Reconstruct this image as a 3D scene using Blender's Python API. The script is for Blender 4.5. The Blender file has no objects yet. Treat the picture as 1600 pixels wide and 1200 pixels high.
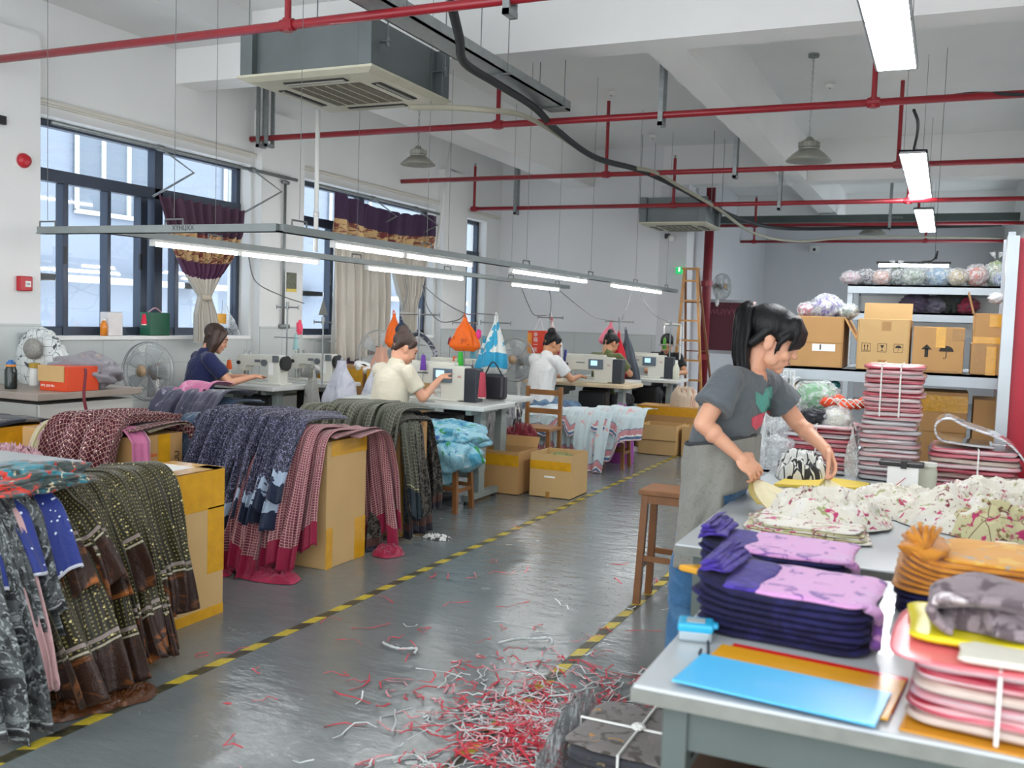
import bpy, bmesh, math, random
from mathutils import Vector, Matrix, noise
PI = math.pi
S = bpy.context.scene
COL = S.collection
rnd = random.Random(7)

# ---------------------------------------------------------------- camera calibration
F, H, CX, CY = 1500., 1.45, 800., 600.
UP = Vector((.033, -1, (-78 - .033 * 680) / F)).normalized()
YY = Vector((680, -78, F)).normalized()
XX = YY.cross(UP)
def ray(px, py):
    r = Vector((px - CX, py - CY, F)); return r.dot(XX), r.dot(YY), r.dot(UP)
def atZ(px, py, z):
    r = ray(px, py); t = (z - H) / r[2]; return Vector((r[0] * t, r[1] * t, z))
def atY(px, py, y):
    r = ray(px, py); t = y / r[1]; return Vector((r[0] * t, y, H + r[2] * t))
def atX(px, py, x):
    r = ray(px, py); t = x / r[0]; return Vector((x, r[1] * t, H + r[2] * t))

cam = bpy.data.cameras.new('camera'); co = bpy.data.objects.new('camera', cam); COL.objects.link(co)
cx, cy, cz = (XX[0], YY[0], UP[0]), (-XX[1], -YY[1], -UP[1]), (-XX[2], -YY[2], -UP[2])
co.matrix_world = Matrix(((cx[0], cy[0], cz[0], 0), (cx[1], cy[1], cz[1], 0), (cx[2], cy[2], cz[2], H), (0, 0, 0, 1)))
cam.sensor_width = 36; cam.lens = 36 * F / 1600; cam.clip_start = .05
cam.dof.use_dof = True; cam.dof.focus_distance = 6.0; cam.dof.aperture_fstop = 3.6
S.camera = co
S.view_settings.view_transform = 'Standard'; S.view_settings.look = 'None'
S.view_settings.gamma = 1; S.view_settings.use_curve_mapping = False
S.view_settings.exposure = 1.25
S.cycles.use_denoising = True
S.cycles.max_bounces = 7; S.cycles.diffuse_bounces = 4; S.cycles.glossy_bounces = 3; S.cycles.transparent_max_bounces = 12
S.cycles.transmission_bounces = 4
S.cycles.sample_clamp_indirect = 6
S.cycles.caustics_reflective = False; S.cycles.caustics_refractive = False

# ---------------------------------------------------------------- materials
def lin(c):
    if isinstance(c, str):
        c = [int(c[i:i + 2], 16) / 255 for i in (0, 2, 4)]
        c = [x / 12.92 if x <= .04045 else ((x + .055) / 1.055) ** 2.4 for x in c]
    return (c[0], c[1], c[2], 1)
class NT:
    def __init__(s, name):
        s.m = bpy.data.materials.new(name); s.m.use_nodes = True; s.t = s.m.node_tree; s.N = s.t.nodes; s.L = s.t.links
        s.b = s.N['Principled BSDF']; s.out = s.N['Material Output']
        s.tc = s.N.new('ShaderNodeTexCoord')
    def n(s, ty, **kw):
        o = s.N.new(ty)
        for k, v in kw.items():
            if k.startswith('i'): o.inputs[int(k[1:])].default_value = v
            else: setattr(o, k, v)
        return o
    def link(s, a, b): s.L.new(a, b)
    def math(s, op, a, b=None, c=None):
        o = s.n('ShaderNodeMath', operation=op)
        for i, v in enumerate((a, b, c)):
            if v is None: continue
            if isinstance(v, (int, float)): o.inputs[i].default_value = v
            else: s.link(v, o.inputs[i])
        return o.outputs[0]
    def mix(s, fac, a, b):
        o = s.n('ShaderNodeMix', data_type='RGBA')
        for i, v in ((0, fac), (6, a), (7, b)):
            if isinstance(v, (int, float)): o.inputs[i].default_value = v
            elif isinstance(v, tuple): o.inputs[i].default_value = v
            else: s.link(v, o.inputs[i])
        return o.outputs[2]
    def noise(s, vec, scale, detail=3, rough=.5, dist=0):
        o = s.n('ShaderNodeTexNoise'); o.inputs['Scale'].default_value = scale; o.inputs['Detail'].default_value = detail
        o.inputs['Roughness'].default_value = rough; o.inputs['Distortion'].default_value = dist
        s.link(vec, o.inputs['Vector']); return o.outputs['Fac']
    def ramp(s, v, lo, hi):
        o = s.n('ShaderNodeMapRange'); s.link(v, o.inputs[0]); o.inputs[1].default_value = lo; o.inputs[2].default_value = hi
        return o.outputs[0]
    def bump(s, h, strength, dist=.01):
        o = s.n('ShaderNodeBump'); o.inputs['Strength'].default_value = strength; o.inputs['Distance'].default_value = dist
        s.link(h, o.inputs['Height']); s.link(o.outputs[0], s.b.inputs['Normal'])
MC = {}
def mat(name, col, rough=.55, metal=0, nz=None, bp=None, spec=.5, emit=0, alpha=1, sheen=0, coat=0, sss=0):
    """plain procedural material: colour varied by noise (scale, amount), bump (scale, strength)"""
    if name in MC: return MC[name]
    t = NT(name); b = t.b
    vec = t.tc.outputs['Object']
    c = lin(col); b.inputs['Base Color'].default_value = c
    if nz:
        f = t.noise(vec, nz[0], 4)
        f = t.ramp(f, .25, .75); a = nz[1]
        lo = tuple(max(0, x * (1 - a)) for x in c[:3]) + (1,); hi = tuple(min(1, x * (1 + a)) for x in c[:3]) + (1,)
        t.link(t.mix(f, lo, hi), b.inputs['Base Color'])
    if bp: t.bump(t.noise(vec, bp[0], 4), bp[1], bp[2] if len(bp) > 2 else .01)
    b.inputs['Roughness'].default_value = rough; b.inputs['Metallic'].default_value = metal
    b.inputs['Specular IOR Level'].default_value = spec
    if sheen: b.inputs['Sheen Weight'].default_value = sheen
    if coat: b.inputs['Coat Weight'].default_value = coat
    if sss: b.inputs['Subsurface Weight'].default_value = sss; b.inputs['Subsurface Radius'].default_value = (.02, .008, .005)
    if emit:
        b.inputs['Emission Color'].default_value = c; b.inputs['Emission Strength'].default_value = emit
    if alpha < 1: b.inputs['Alpha'].default_value = alpha
    MC[name] = t.m; return t.m
def fabric(name, base, layers=(), rough=.75, sheen=.2, coord='UV', bp=(220, .15), wob=1, soft=None, wr=.5):
    """cloth: base colour + masked colour layers; UV is in metres, UV.y = distance from the hem; wr = fine wrinkle bump"""
    if name in MC: return MC[name]
    t = NT(name); b = t.b; vec = t.tc.outputs[coord]
    col = lin(base)
    sp = t.n('ShaderNodeSeparateXYZ'); t.link(vec, sp.inputs[0]); ux, uy = sp.outputs[0], sp.outputs[1]
    if soft:
        col = t.mix(t.ramp(t.noise(vec, soft[0], 3, .5, 1.), .35, .65), col, lin(soft[1]))
    for L in layers:
        k, c = L[0], lin(L[-1])
        if k == 'dot':
            v = t.n('ShaderNodeTexVoronoi'); v.inputs['Scale'].default_value = L[1]; v.inputs['Randomness'].default_value = L[3] if len(L) > 4 else .3
            t.link(vec, v.inputs['Vector']); m = t.math('LESS_THAN', v.outputs['Distance'], L[2])
        elif k == 'noise':
            m = t.ramp(t.noise(vec, L[1], 3, .55, 1.5), L[2], L[3])
        elif k == 'edge':
            v = t.n('ShaderNodeTexVoronoi', feature='DISTANCE_TO_EDGE'); v.inputs['Scale'].default_value = L[1]; v.inputs['Randomness'].default_value = .6
            t.link(vec, v.inputs['Vector']); m = t.math('LESS_THAN', v.outputs['Distance'], L[2])
        elif k == 'lat':   # diagonal lattice
            a = t.math('SINE', t.math('MULTIPLY', t.math('ADD', ux, uy), L[1])); d = t.math('SINE', t.math('MULTIPLY', t.math('SUBTRACT', ux, uy), L[1]))
            m = t.math('GREATER_THAN', t.math('MAXIMUM', a, d), L[2])
        elif k == 'chk':
            a = t.math('SINE', t.math('MULTIPLY', ux, L[1])); d = t.math('SINE', t.math('MULTIPLY', uy, L[1]))
            m = t.math('GREATER_THAN', t.math('MAXIMUM', a, d), L[2])
        elif k == 'stx':
            m = t.math('GREATER_THAN', t.math('SINE', t.math('MULTIPLY', ux, L[1])), L[2])
        elif k == 'hem':   # band lo..hi metres from the hem, wavy by L[3]
            y = t.math('ADD', uy, t.math('MULTIPLY', t.math('SUBTRACT', t.noise(vec, 28, 2), .5), L[3]))
            m = t.math('MULTIPLY', t.math('GREATER_THAN', y, L[1]), t.math('LESS_THAN', y, L[2]))
        elif k == 'hemn':  # blotches inside the band below L[1]
            m = t.math('MULTIPLY', t.ramp(t.noise(vec, L[2], 3, .6, 1.5), L[3], L[4]), t.math('LESS_THAN', uy, L[1]))
        elif k == 'side':
            m = t.math('LESS_THAN', ux, L[1])
        col = t.mix(m, col, c)
    if isinstance(col, tuple): b.inputs['Base Color'].default_value = col
    else: t.link(col, b.inputs['Base Color'])
    h = t.noise(t.tc.outputs['Object'], 38, 3, .6, .8)
    t.bump(t.math('ADD', t.math('MULTIPLY', h, wr), t.math('MULTIPLY', t.noise(vec, bp[0], 2), bp[1])), .7, .012)
    b.inputs['Roughness'].default_value = rough; b.inputs['Sheen Weight'].default_value = sheen
    b.inputs['Specular IOR Level'].default_value = .3
    MC[name] = t.m; return t.m
def film(name, tint='F2F5F6', alpha=.35, rough=.18):
    """thin translucent plastic"""
    if name in MC: return MC[name]
    t = NT(name); b = t.b
    b.inputs['Base Color'].default_value = lin(tint); b.inputs['Roughness'].default_value = rough
    b.inputs['Specular IOR Level'].default_value = .7
    v = t.noise(t.tc.outputs['Object'], 22, 4, .6, 2.)
    t.bump(v, .9, .02)
    t.link(t.math('ADD', t.math('MULTIPLY', t.ramp(v, .4, .65), .45), alpha - .15), b.inputs['Alpha'])
    MC[name] = t.m; return t.m

# ---------------------------------------------------------------- mesh building
def wloc(o):
    v = Vector((0, 0, 0))
    while o is not None: v += o.location; o = o.parent
    return v
class MB:
    def __init__(s): s.v = []; s.f = []; s.uv = None
    def add(s, vs, fs):
        n = len(s.v); s.v += [tuple(v) for v in vs]; s.f += [tuple(i + n for i in f) for f in fs]; return s
    def box(s, x0, y0, z0, x1, y1, z1, M=None):
        vs = [Vector((x, y, z)) for z in (z0, z1) for y in (y0, y1) for x in (x0, x1)]
        if M is not None: vs = [M @ v for v in vs]
        return s.add(vs, [(0, 2, 3, 1), (4, 5, 7, 6), (0, 1, 5, 4), (2, 6, 7, 3), (0, 4, 6, 2), (1, 3, 7, 5)])
    def cbox(s, c, d, M=None):
        c = Vector(c)
        T = Matrix.Translation(c) @ (M.to_4x4() if M is not None else Matrix())
        return s.box(-d[0] / 2, -d[1] / 2, -d[2] / 2, d[0] / 2, d[1] / 2, d[2] / 2, T)
    def cyl(s, a, b, r0, r1=None, n=12, cap=True):
        a, b = Vector(a), Vector(b); r1 = r0 if r1 is None else r1
        d = (b - a).normalized(); u = d.orthogonal().normalized(); w = d.cross(u)
        vs = [p + (u * math.cos(2 * PI * i / n) + w * math.sin(2 * PI * i / n)) * r for p, r in ((a, r0), (b, r1)) for i in range(n)]
        fs = [(i, (i + 1) % n, n + (i + 1) % n, n + i) for i in range(n)]
        if cap: fs += [tuple(range(n - 1, -1, -1)), tuple(range(n, 2 * n))]
        return s.add(vs, fs)
    def tube(s, pts, r, n=8, closed=False):
        pts = [Vector(p) for p in pts]; m = len(pts); R = r if isinstance(r, (list, tuple)) else [r] * m
        vs = []; u = None
        for i, p in enumerate(pts):
            q0 = pts[i - 1] if (i or closed) else p; q1 = pts[(i + 1) % m] if (i < m - 1 or closed) else p
            d = (q1 - q0)
            d = d.normalized() if d.length > 1e-9 else Vector((0, 0, 1))
            u = d.orthogonal().normalized() if u is None else (u - d * u.dot(d)).normalized()
            w = d.cross(u)
            vs += [p + (u * math.cos(2 * PI * k / n) + w * math.sin(2 * PI * k / n)) * R[i] for k in range(n)]
        fs = []
        for i in range(m if closed else m - 1):
            j = (i + 1) % m
            fs += [(i * n + k, i * n + (k + 1) % n, j * n + (k + 1) % n, j * n + k) for k in range(n)]
        if not closed: fs += [tuple(range(n - 1, -1, -1)), tuple(range((m - 1) * n, m * n))]
        return s.add(vs, fs)
    def lathe(s, prof, c=(0, 0, 0), n=20, M=None):
        c = Vector(c); m = len(prof); vs = []
        for r, z in prof:
            for k in range(n):
                v = Vector((r * math.cos(2 * PI * k / n), r * math.sin(2 * PI * k / n), z))
                if M is not None: v = M @ v
                vs.append(c + v)
        fs = [(i * n + k, i * n + (k + 1) % n, (i + 1) * n + (k + 1) % n, (i + 1) * n + k) for i in range(m - 1) for k in range(n)]
        if prof[0][0] > 1e-4: fs.append(tuple(range(n - 1, -1, -1)))
        if prof[-1][0] > 1e-4: fs.append(tuple(range((m - 1) * n, m * n)))
        return s.add(vs, fs)
    def ell(s, c, r, M=None, nu=14, nv=9, fn=None):
        c = Vector(c); vs = []
        r = (r, r, r) if isinstance(r, (int, float)) else r
        for j in range(nv + 1):
            th = PI * j / nv
            for i in range(nu):
                ph = 2 * PI * i / nu
                d = Vector((math.sin(th) * math.cos(ph), math.sin(th) * math.sin(ph), math.cos(th)))
                k = fn(d) if fn else 1
                v = Vector((d.x * r[0] * k, d.y * r[1] * k, d.z * r[2] * k))
                if M is not None: v = M @ v
                vs.append(c + v)
        fs = [(j * nu + i, (j + 1) * nu + i, (j + 1) * nu + (i + 1) % nu, j * nu + (i + 1) % nu) for j in range(nv) for i in range(nu)]
        return s.add(vs, fs)
    def prism(s, poly, d):
        """poly: list of 3D points, extruded by vector d"""
        n = len(poly); d = Vector(d); a = [Vector(p) for p in poly]
        return s.add(a + [p + d for p in a], [tuple(range(n)), tuple(range(2 * n - 1, n - 1, -1))] + [(i, n + i, n + (i + 1) % n, (i + 1) % n) for i in range(n)])
    def grid(s, fn, nu, nv, uvf=None):
        base = len(s.v)
        if s.uv is None: s.uv = []
        s.uv += [(0, 0)] * (base - len(s.uv))
        for j in range(nv + 1):
            for i in range(nu + 1):
                p, uv = fn(i / nu, j / nv); s.v.append(tuple(p)); s.uv.append(uv)
        s.f += [(base + j * (nu + 1) + i, base + j * (nu + 1) + i + 1, base + (j + 1) * (nu + 1) + i + 1, base + (j + 1) * (nu + 1) + i) for j in range(nv) for i in range(nu)]
        return s
    def build(s, name, m, parent=None, smooth=False, bevel=0, solid=0, sub=0, origin=None):
        me = bpy.data.meshes.new(name)
        if parent is not None: o0 = wloc(parent)
        elif origin is not None: o0 = Vector(origin)
        else:
            xs, ys, zs = zip(*s.v); o0 = Vector(((min(xs) + max(xs)) / 2, (min(ys) + max(ys)) / 2, min(zs)))
        me.from_pydata([(x - o0.x, y - o0.y, z - o0.z) for x, y, z in s.v], [], s.f)
        if s.uv is not None:
            s.uv += [(0, 0)] * (len(s.v) - len(s.uv))
            ul = me.uv_layers.new(name='UVMap')
            for l in me.loops: ul.data[l.index].uv = s.uv[l.vertex_index]
        me.validate(); me.update()
        if s.uv is None:
            bm = bmesh.new(); bm.from_mesh(me); bmesh.ops.recalc_face_normals(bm, faces=bm.faces); bm.to_mesh(me); bm.free()
        me.materials.append(m)
        if smooth: me.polygons.foreach_set('use_smooth', [True] * len(me.polygons))
        o = bpy.data.objects.new(name, me); COL.objects.link(o)
        if parent is not None: o.parent = parent
        else: o.location = o0
        if bevel:
            b = o.modifiers.new('bevel', 'BEVEL'); b.width = bevel; b.segments = 2; b.limit_method = 'ANGLE'
        if solid:
            b = o.modifiers.new('solid', 'SOLIDIFY'); b.thickness = solid; b.offset = -1
        if sub:
            b = o.modifiers.new('sub', 'SUBSURF'); b.levels = sub; b.render_levels = sub
        return o
def tag(o, label, cat, group=None, kind=None):
    o['label'] = label; o['category'] = cat
    if group: o['group'] = group
    if kind: o['kind'] = kind
    return o
def thing(name, label, cat, loc=(0, 0, 0), rz=0, group=None):
    o = bpy.data.objects.new(name, None); COL.objects.link(o); o.location = loc; o.rotation_euler = (0, 0, rz)
    o.empty_display_size = .1
    return tag(o, label, cat, group)
def struct(o): o['kind'] = 'structure'; return o
def dup(o, loc=None, rz=None, label=None, parent=None):
    c = o.copy(); COL.objects.link(c)
    if parent is not None: c.parent = parent
    for ch in list(o.children): dup(ch, parent=c)
    if loc is not None: c.location = loc
    if rz is not None: c.rotation_euler = (0, 0, rz)
    if label: c['label'] = label
    return c
def fold(path, n=40):
    """resample a polyline (Catmull-Rom) into n+1 points"""
    P = [Vector(p) for p in path]; P = [P[0] * 2 - P[1]] + P + [P[-1] * 2 - P[-2]]; out = []
    m = len(P) - 3
    for i in range(n + 1):
        t = i / n * m; k = min(int(t), m - 1); t -= k; a, b, c, d = P[k:k + 4]
        out.append(.5 * ((2 * b) + (c - a) * t + (2 * a - 5 * b + 4 * c - d) * t * t + (3 * b - a - 3 * c + d) * t ** 3))
    return out
def sstep(a, b, x):
    t = max(0, min(1, (x - a) / (b - a))); return t * t * (3 - 2 * t)
def nz(x, y=0, z=0): return noise.noise(Vector((x, y, z)))
def drape(mb, path, wdir, w, amp=.03, waves=6, seed=0, nu=90, nv=60, amp0=.15, gather=1., flare=0., sway=.03, ragged=.05, rise=None, fine=1., hemz=None):
    """cloth hung along `path` (start = back edge, end = front hem), `w` wide along wdir, folds deepening towards the hem"""
    P = [Vector(p) for p in path]; wd = Vector(wdir).normalized()
    seg = [(P[i + 1] - P[i]).length for i in range(len(P) - 1)]; tot = sum(seg)
    Q = fold(P, 80); cum = [0]
    for i in range(80): cum.append(cum[-1] + (Q[i + 1] - Q[i]).length)
    T = cum[-1]
    def pos(sv):
        if sv >= T: d = (Q[80] - Q[79]).normalized(); return Q[80] + d * (sv - T), d
        sv = max(sv, 0); lo, hi = 0, 80
        while hi - lo > 1:
            md = (lo + hi) // 2
            if cum[md] <= sv: lo = md
            else: hi = md
        t = (sv - cum[lo]) / max(1e-9, cum[hi] - cum[lo]); return Q[lo].lerp(Q[hi], t), (Q[hi] - Q[lo]).normalized()
    ph = [nz(seed * 3.1 + k, .5) * 9 for k in range(6)]
    def fn(u, v):
        L = T * (1 + ragged * nz(u * 4 + seed, 3.3) * 2)
        sv = v * L; p, d = pos(sv)
        nrm = wd.cross(d).normalized()
        # share of hang: vertical parts fold more than the part lying on top
        k = amp0 + (1 - amp0) * sstep(.25, 1, v) * (0.35 + .65 * abs(d.z))
        uu = u + .06 * nz(u * 3 + seed, v * 1.5) + .02 * nz(u * 9 + seed, v * 2)
        a = 2 * PI * waves * uu
        disp = math.sin(a + ph[0] + 1.2 * nz(v * 1.5, seed)) + .5 * math.sin(a * 1.73 + ph[1] + v * .8) + .32 * fine * math.sin(a * 3.3 + ph[2] - v)
        disp = disp * (.65 + .9 * abs(nz(uu * waves * .6 + 5, v * .8, seed))) + 1.3 * nz(uu * waves * .9, v * 1.8, seed + 9)
        g = gather + (1 + flare - gather) * v
        q = p + wd * ((u - .5) * w * g + sway * nz(v * 2.1 + seed, u * 1.3) * v + .25 * amp * k * math.cos(a * 1.1 + ph[3]))
        q = q + nrm * (disp * amp * k + (rise or 0))
        if q.z < .008: q.z = .008 + .006 * abs(nz(u * 20, v * 20))
        return q, (u * w, (L - sv))
    pts = [fn(i / nu, .6)[0] for i in range(nu + 1)]; arc = [0]
    for i in range(nu): arc.append(arc[-1] + (pts[i + 1] - pts[i]).length)
    def fn2(u, v):
        q, uv = fn(u, v); return q, (arc[min(nu, int(u * nu + .5))], uv[1])
    mb.grid(fn2, nu, nv)
    return mb
def heap(mb, c, rx, ry, h, seed=0, n=70, rz=0, rough=.5, fq=3.5, edge=.06, pw=.55, base=0):
    """rumpled cloth heap resting on a plane: irregular outline, ridged folds"""
    c = Vector(c); cr, sr = math.cos(rz), math.sin(rz)
    def fn(u, v):
        a = 2 * PI * u; r = v
        out = 1 + edge * 2.2 * nz(math.cos(a) * 1.6 + seed, math.sin(a) * 1.6, .3) + edge * nz(math.cos(a) * 5, math.sin(a) * 5, seed)
        x, y = math.cos(a) * r * out, math.sin(a) * r * out
        wv = 1 - 2 * abs(nz(x * fq + 3 * nz(x * 1.3, y * 1.3, seed), y * fq * .8, seed * 1.7))
        w2 = 1 - 2 * abs(nz(x * fq * 2.1 + seed, y * fq * 2.4 + nz(x, y) * 4, seed))
        k = max(0., 1 - r ** 4) ** pw
        z = h * k * (1 - rough + rough * (.65 * wv + .35 * w2)) + .012 * (1 - r)
        z = max(z, base if r < .98 else 0)
        X, Y = x * rx, y * ry
        return c + Vector((X * cr - Y * sr, X * sr + Y * cr, max(z, 0) + .002)), (X, Y)
    mb.grid(fn, n, n // 2)
    return mb
def rough_ell(mb, c, r, seed=0, amt=.18, fq=2.2, nu=40, nv=26, M=None):
    def fn(d):
        a = noise.noise(d * fq + Vector((seed, seed * .7, 0))); b = 1 - 2 * abs(noise.noise(d * fq * 2.3 + Vector((0, seed, 5))))
        return 1 + amt * (a * 1.3 + b * .45)
    return mb.ell(c, r, M=M, nu=nu, nv=nv, fn=fn)
def folded(mb, x0, y0, x1, y1, z0, z1, axis='x', n=40, m=8, seed=0, wob=.006, rnd_r=.5):
    """one folded pad (cushiony rounded slab), edges rounded; axis only orients the UVs"""
    cxx, cyy, hx, hy = (x0 + x1) / 2, (y0 + y1) / 2, (x1 - x0) / 2, (y1 - y0) / 2
    def sup(a, e): c = math.cos(a); s = math.sin(a); return math.copysign(abs(c) ** e, c), math.copysign(abs(s) ** e, s)
    def fn(u, v):
        a = 2 * PI * u; b = -PI / 2 + PI * v
        ca, sa = sup(a, .28); cb, sb = sup(b, .45)
        w = wob * nz(ca * 2.2 + seed, sa * 2.2, v * 2)
        x = cxx + (hx + w * 3) * ca * cb; y = cyy + (hy + w * 3) * sa * cb
        z = (z0 + z1) / 2 + (z1 - z0) / 2 * sb + wob * 1.2 * nz(x * 7, y * 7, seed)
        return (x, y, z), ((x, y) if axis == 'x' else (y, x))
    mb.grid(fn, n, m); return mb
def bake(o, smooth=True):
    """apply the modifiers of o (remesh etc.) into a plain mesh"""
    dg = bpy.context.evaluated_depsgraph_get(); dg.update()
    me = bpy.data.meshes.new_from_object(o.evaluated_get(dg)); old = o.data
    o.modifiers.clear(); o.data = me; me.polygons.foreach_set('use_smooth', [smooth] * len(me.polygons)); return o
def fused(mb, name, m, parent, voxel=.01, smooth=6, fac=.5):
    o = mb.build(name, m, parent)
    r = o.modifiers.new('r', 'REMESH'); r.mode = 'VOXEL'; r.voxel_size = voxel; r.use_smooth_shade = True
    s = o.modifiers.new('s', 'SMOOTH'); s.factor = fac; s.iterations = smooth
    return bake(o)
def crease(o, amp=.005, fq=9, st=(1, 1, .45), seed=0):
    """push cloth folds into a baked garment"""
    me = o.data; ns = [v.normal.copy() for v in me.vertices]
    for v, n in zip(me.vertices, ns):
        p = Vector((v.co.x * st[0], v.co.y * st[1], v.co.z * st[2])) * fq + Vector((seed, 0, 0)); p += Vector((nz(p.y * .6, p.z), nz(p.x, p.z * .6), 0)) * .8
        v.co += n * amp * ((1 - 2.4 * abs(noise.noise(p))) + .4 * noise.noise(p * 2.7))
    return o
def text_obj(name, body, size, loc, xdir, ydir, m, parent=None, extrude=.0006, align='CENTER', bold=0):
    """lettering as a thin mesh standing in the plane of xdir/ydir"""
    cu = bpy.data.curves.new(name, 'FONT'); cu.body = body; cu.size = size; cu.extrude = extrude; cu.align_x = align; cu.align_y = 'CENTER'
    cu.offset = bold
    t = bpy.data.objects.new(name, cu); COL.objects.link(t)
    dg = bpy.context.evaluated_depsgraph_get(); me = bpy.data.meshes.new_from_object(t.evaluated_get(dg))
    bpy.data.objects.remove(t)
    x, y = Vector(xdir).normalized(), Vector(ydir).normalized(); z = x.cross(y)
    loc = Vector(loc) - (wloc(parent) if parent is not None else Vector((0, 0, 0)))
    M = Matrix(((x.x, y.x, z.x, loc.x), (x.y, y.y, z.y, loc.y), (x.z, y.z, z.z, loc.z), (0, 0, 0, 1)))
    me.transform(M); me.materials.clear(); me.materials.append(m)
    o = bpy.data.objects.new(name, me); COL.objects.link(o)
    if parent is not None: o.parent = parent
    return o
# ================================================================ world
w = bpy.data.worlds.new('world'); S.world = w; w.use_nodes = True
bg = w.node_tree.nodes['Background']; bg.inputs[0].default_value = (.91, .955, 1, 1); bg.inputs[1].default_value = 1.5

white = mat('white wall paint', 'E0E1DF', .6, nz=(1.2, .03), bp=(60, .04))
ceilm = mat('white ceiling paint', 'ECECEA', .7, nz=(.8, .04), bp=(30, .05))
greyw = mat('pale grey wall paint', 'D2D3D5', .6, nz=(1, .03), bp=(60, .04))
redp = mat('red pipe paint', '941B27', .35, nz=(14, .12), coat=.2)
galv = mat('galvanised steel', '8F9494', .42, .75, nz=(25, .15))
zincw = mat('dull grey steel', '9AA09F', .5, .35, nz=(18, .1))
alu = mat('dark blue grey aluminium frame', '3C4554', .35, .3, nz=(12, .06))
wire = mat('dark suspension wire', '6A6C6C', .6)
whitep = mat('white plastic', 'E4E4DF', .4, nz=(8, .03))
darkpl = mat('black plastic', '1C1D1F', .45, nz=(20, .1), bp=(80, .05))
rubber = mat('black insulation hose', '242628', .65, nz=(30, .2), bp=(60, .2))
ledm = mat('lit diffuser', 'F8FBFF', .5, emit=20.0)
tubem = mat('lit tube', 'FFFFFF', .5, emit=18.0)

# ---------------------------------------------------------------- floor (painted epoxy, scuffed, glossy)
t = NT('grey epoxy floor'); v = t.tc.outputs['Object']
n1 = t.ramp(t.noise(v, .9, 5, .6, .4), .3, .72); n2 = t.ramp(t.noise(v, 7, 6, .65), .35, .7); n3 = t.ramp(t.noise(v, 55, 3, .6), .66, .72)
c = t.mix(n1, lin('62696A'), lin('757B7B')); c = t.mix(t.math('MULTIPLY', n2, .35), c, lin('5D6363')); c = t.mix(t.math('MULTIPLY', n3, .3), c, lin('3E4446'))
t.link(c, t.b.inputs['Base Color']); t.b.inputs['Specular IOR Level'].default_value = .85
t.link(t.math('ADD', t.math('MULTIPLY', n2, .12), .16), t.b.inputs['Roughness'])
mp = t.n('ShaderNodeMapping'); mp.inputs['Scale'].default_value = (2.2, 5, 1); mp.inputs['Rotation'].default_value = (0, 0, .3); t.link(v, mp.inputs[0])
t.bump(t.math('ADD', t.noise(mp.outputs[0], 2.2, 4, .6), t.math('MULTIPLY', t.noise(v, 30, 3), .12)), .22, .03)
struct(MB().box(-6.9, -1.5, -.1, 1.4, 22.8, 0).build('floor', t.m))

# ---------------------------------------------------------------- walls
XL, YA, YB, XR = -6.4, 13.6, 22.3, .95
def wall_with_holes(mb, x0, x1, y0, y1, z0, z1, holes):
    """wall slab in the YZ plane with rectangular openings (ya, yb, za, zb)"""
    y = y0
    for a, b, c, d in sorted(holes):
        mb.box(x0, y, z0, x1, a, z1); mb.box(x0, a, z0, x1, b, c); mb.box(x0, a, d, x1, b, z1); y = b
    mb.box(x0, y, z0, x1, y1, z1)
WIN = [(5.22, 7.72, 1.2, 2.90), (8.5, 11.5, 1.2, 2.90), (12.3, 13.1, 1.2, 2.90)]
mb = MB(); wall_with_holes(mb, XL - .28, XL, -1.5, YA, 0, 4.0, WIN + [(-.9, 2.6, 1.2, 2.9)]); struct(mb.build('wall_left', white))
struct(MB().box(XL - .28, YA, 0, -3.86, YA + .2, 4.0).build('wall_rear_left', mat('bright white wall paint', 'E2E3E4', .6, nz=(1.2, .02))))
struct(MB().box(-4.06, YA + .2, 0, -3.86, YB, 4.0).build('wall_partition', greyw))
struct(MB().box(-4.06, YB, 0, XR + .2, YB + .2, 4.0).build('wall_back', greyw))
mb = MB(); wall_with_holes(mb, XR, XR + .2, 1.2, YB, 0, 4.0, [(15.2, 20.8, 1.1, 2.9)]); struct(mb.build('wall_right', white))  # hole for the added window that lets daylight reach the rear
struct(MB().box(XL - .28, -1.5, 4.0, XR + .25, YB + .2, 4.15).build('ceiling', ceilm))
# grey pier beside the doorway, columns and beams
k = 0
def trim(mb, m=white, **kw):
    global k; k += 1; return struct(mb.build('trim_%d' % k, m, **kw))
trim(MB().box(-3.86, YA + .002, 0, -3.46, YA + .4, 4.0), greyw)
for y0, y1 in ((4.3, 5.2), (7.76, 8.46), (11.56, 12.26)):
    trim(MB().box(XL, y0, 0, XL + .1, y1, 3.45))
trim(MB().box(XL, -1.5, 3.75, atZ(388, 62, 3.75).x, 6.68, 4.0))                    # edge beam
trim(MB().box(XL, 6.68, 3.45, XR + .2, 6.98, 3.999), ceilm)     # first cross beam
trim(MB().box(-3.85, 13.58, 3.45, XR, 13.95, 3.999), ceilm)
trim(MB().box(-4.0, 19.0, 3.45, XR, 19.3, 3.999), ceilm)
trim(MB().box(-5.3, 6.98, 3.45, -4.9, YA, 3.999), ceilm)
trim(MB().box(-2.13, 6.98, 3.45, -1.85, 13.6, 3.999), ceilm); trim(MB().box(-2.13, 13.95, 3.45, -1.85, 19.0, 3.999), ceilm)
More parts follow.
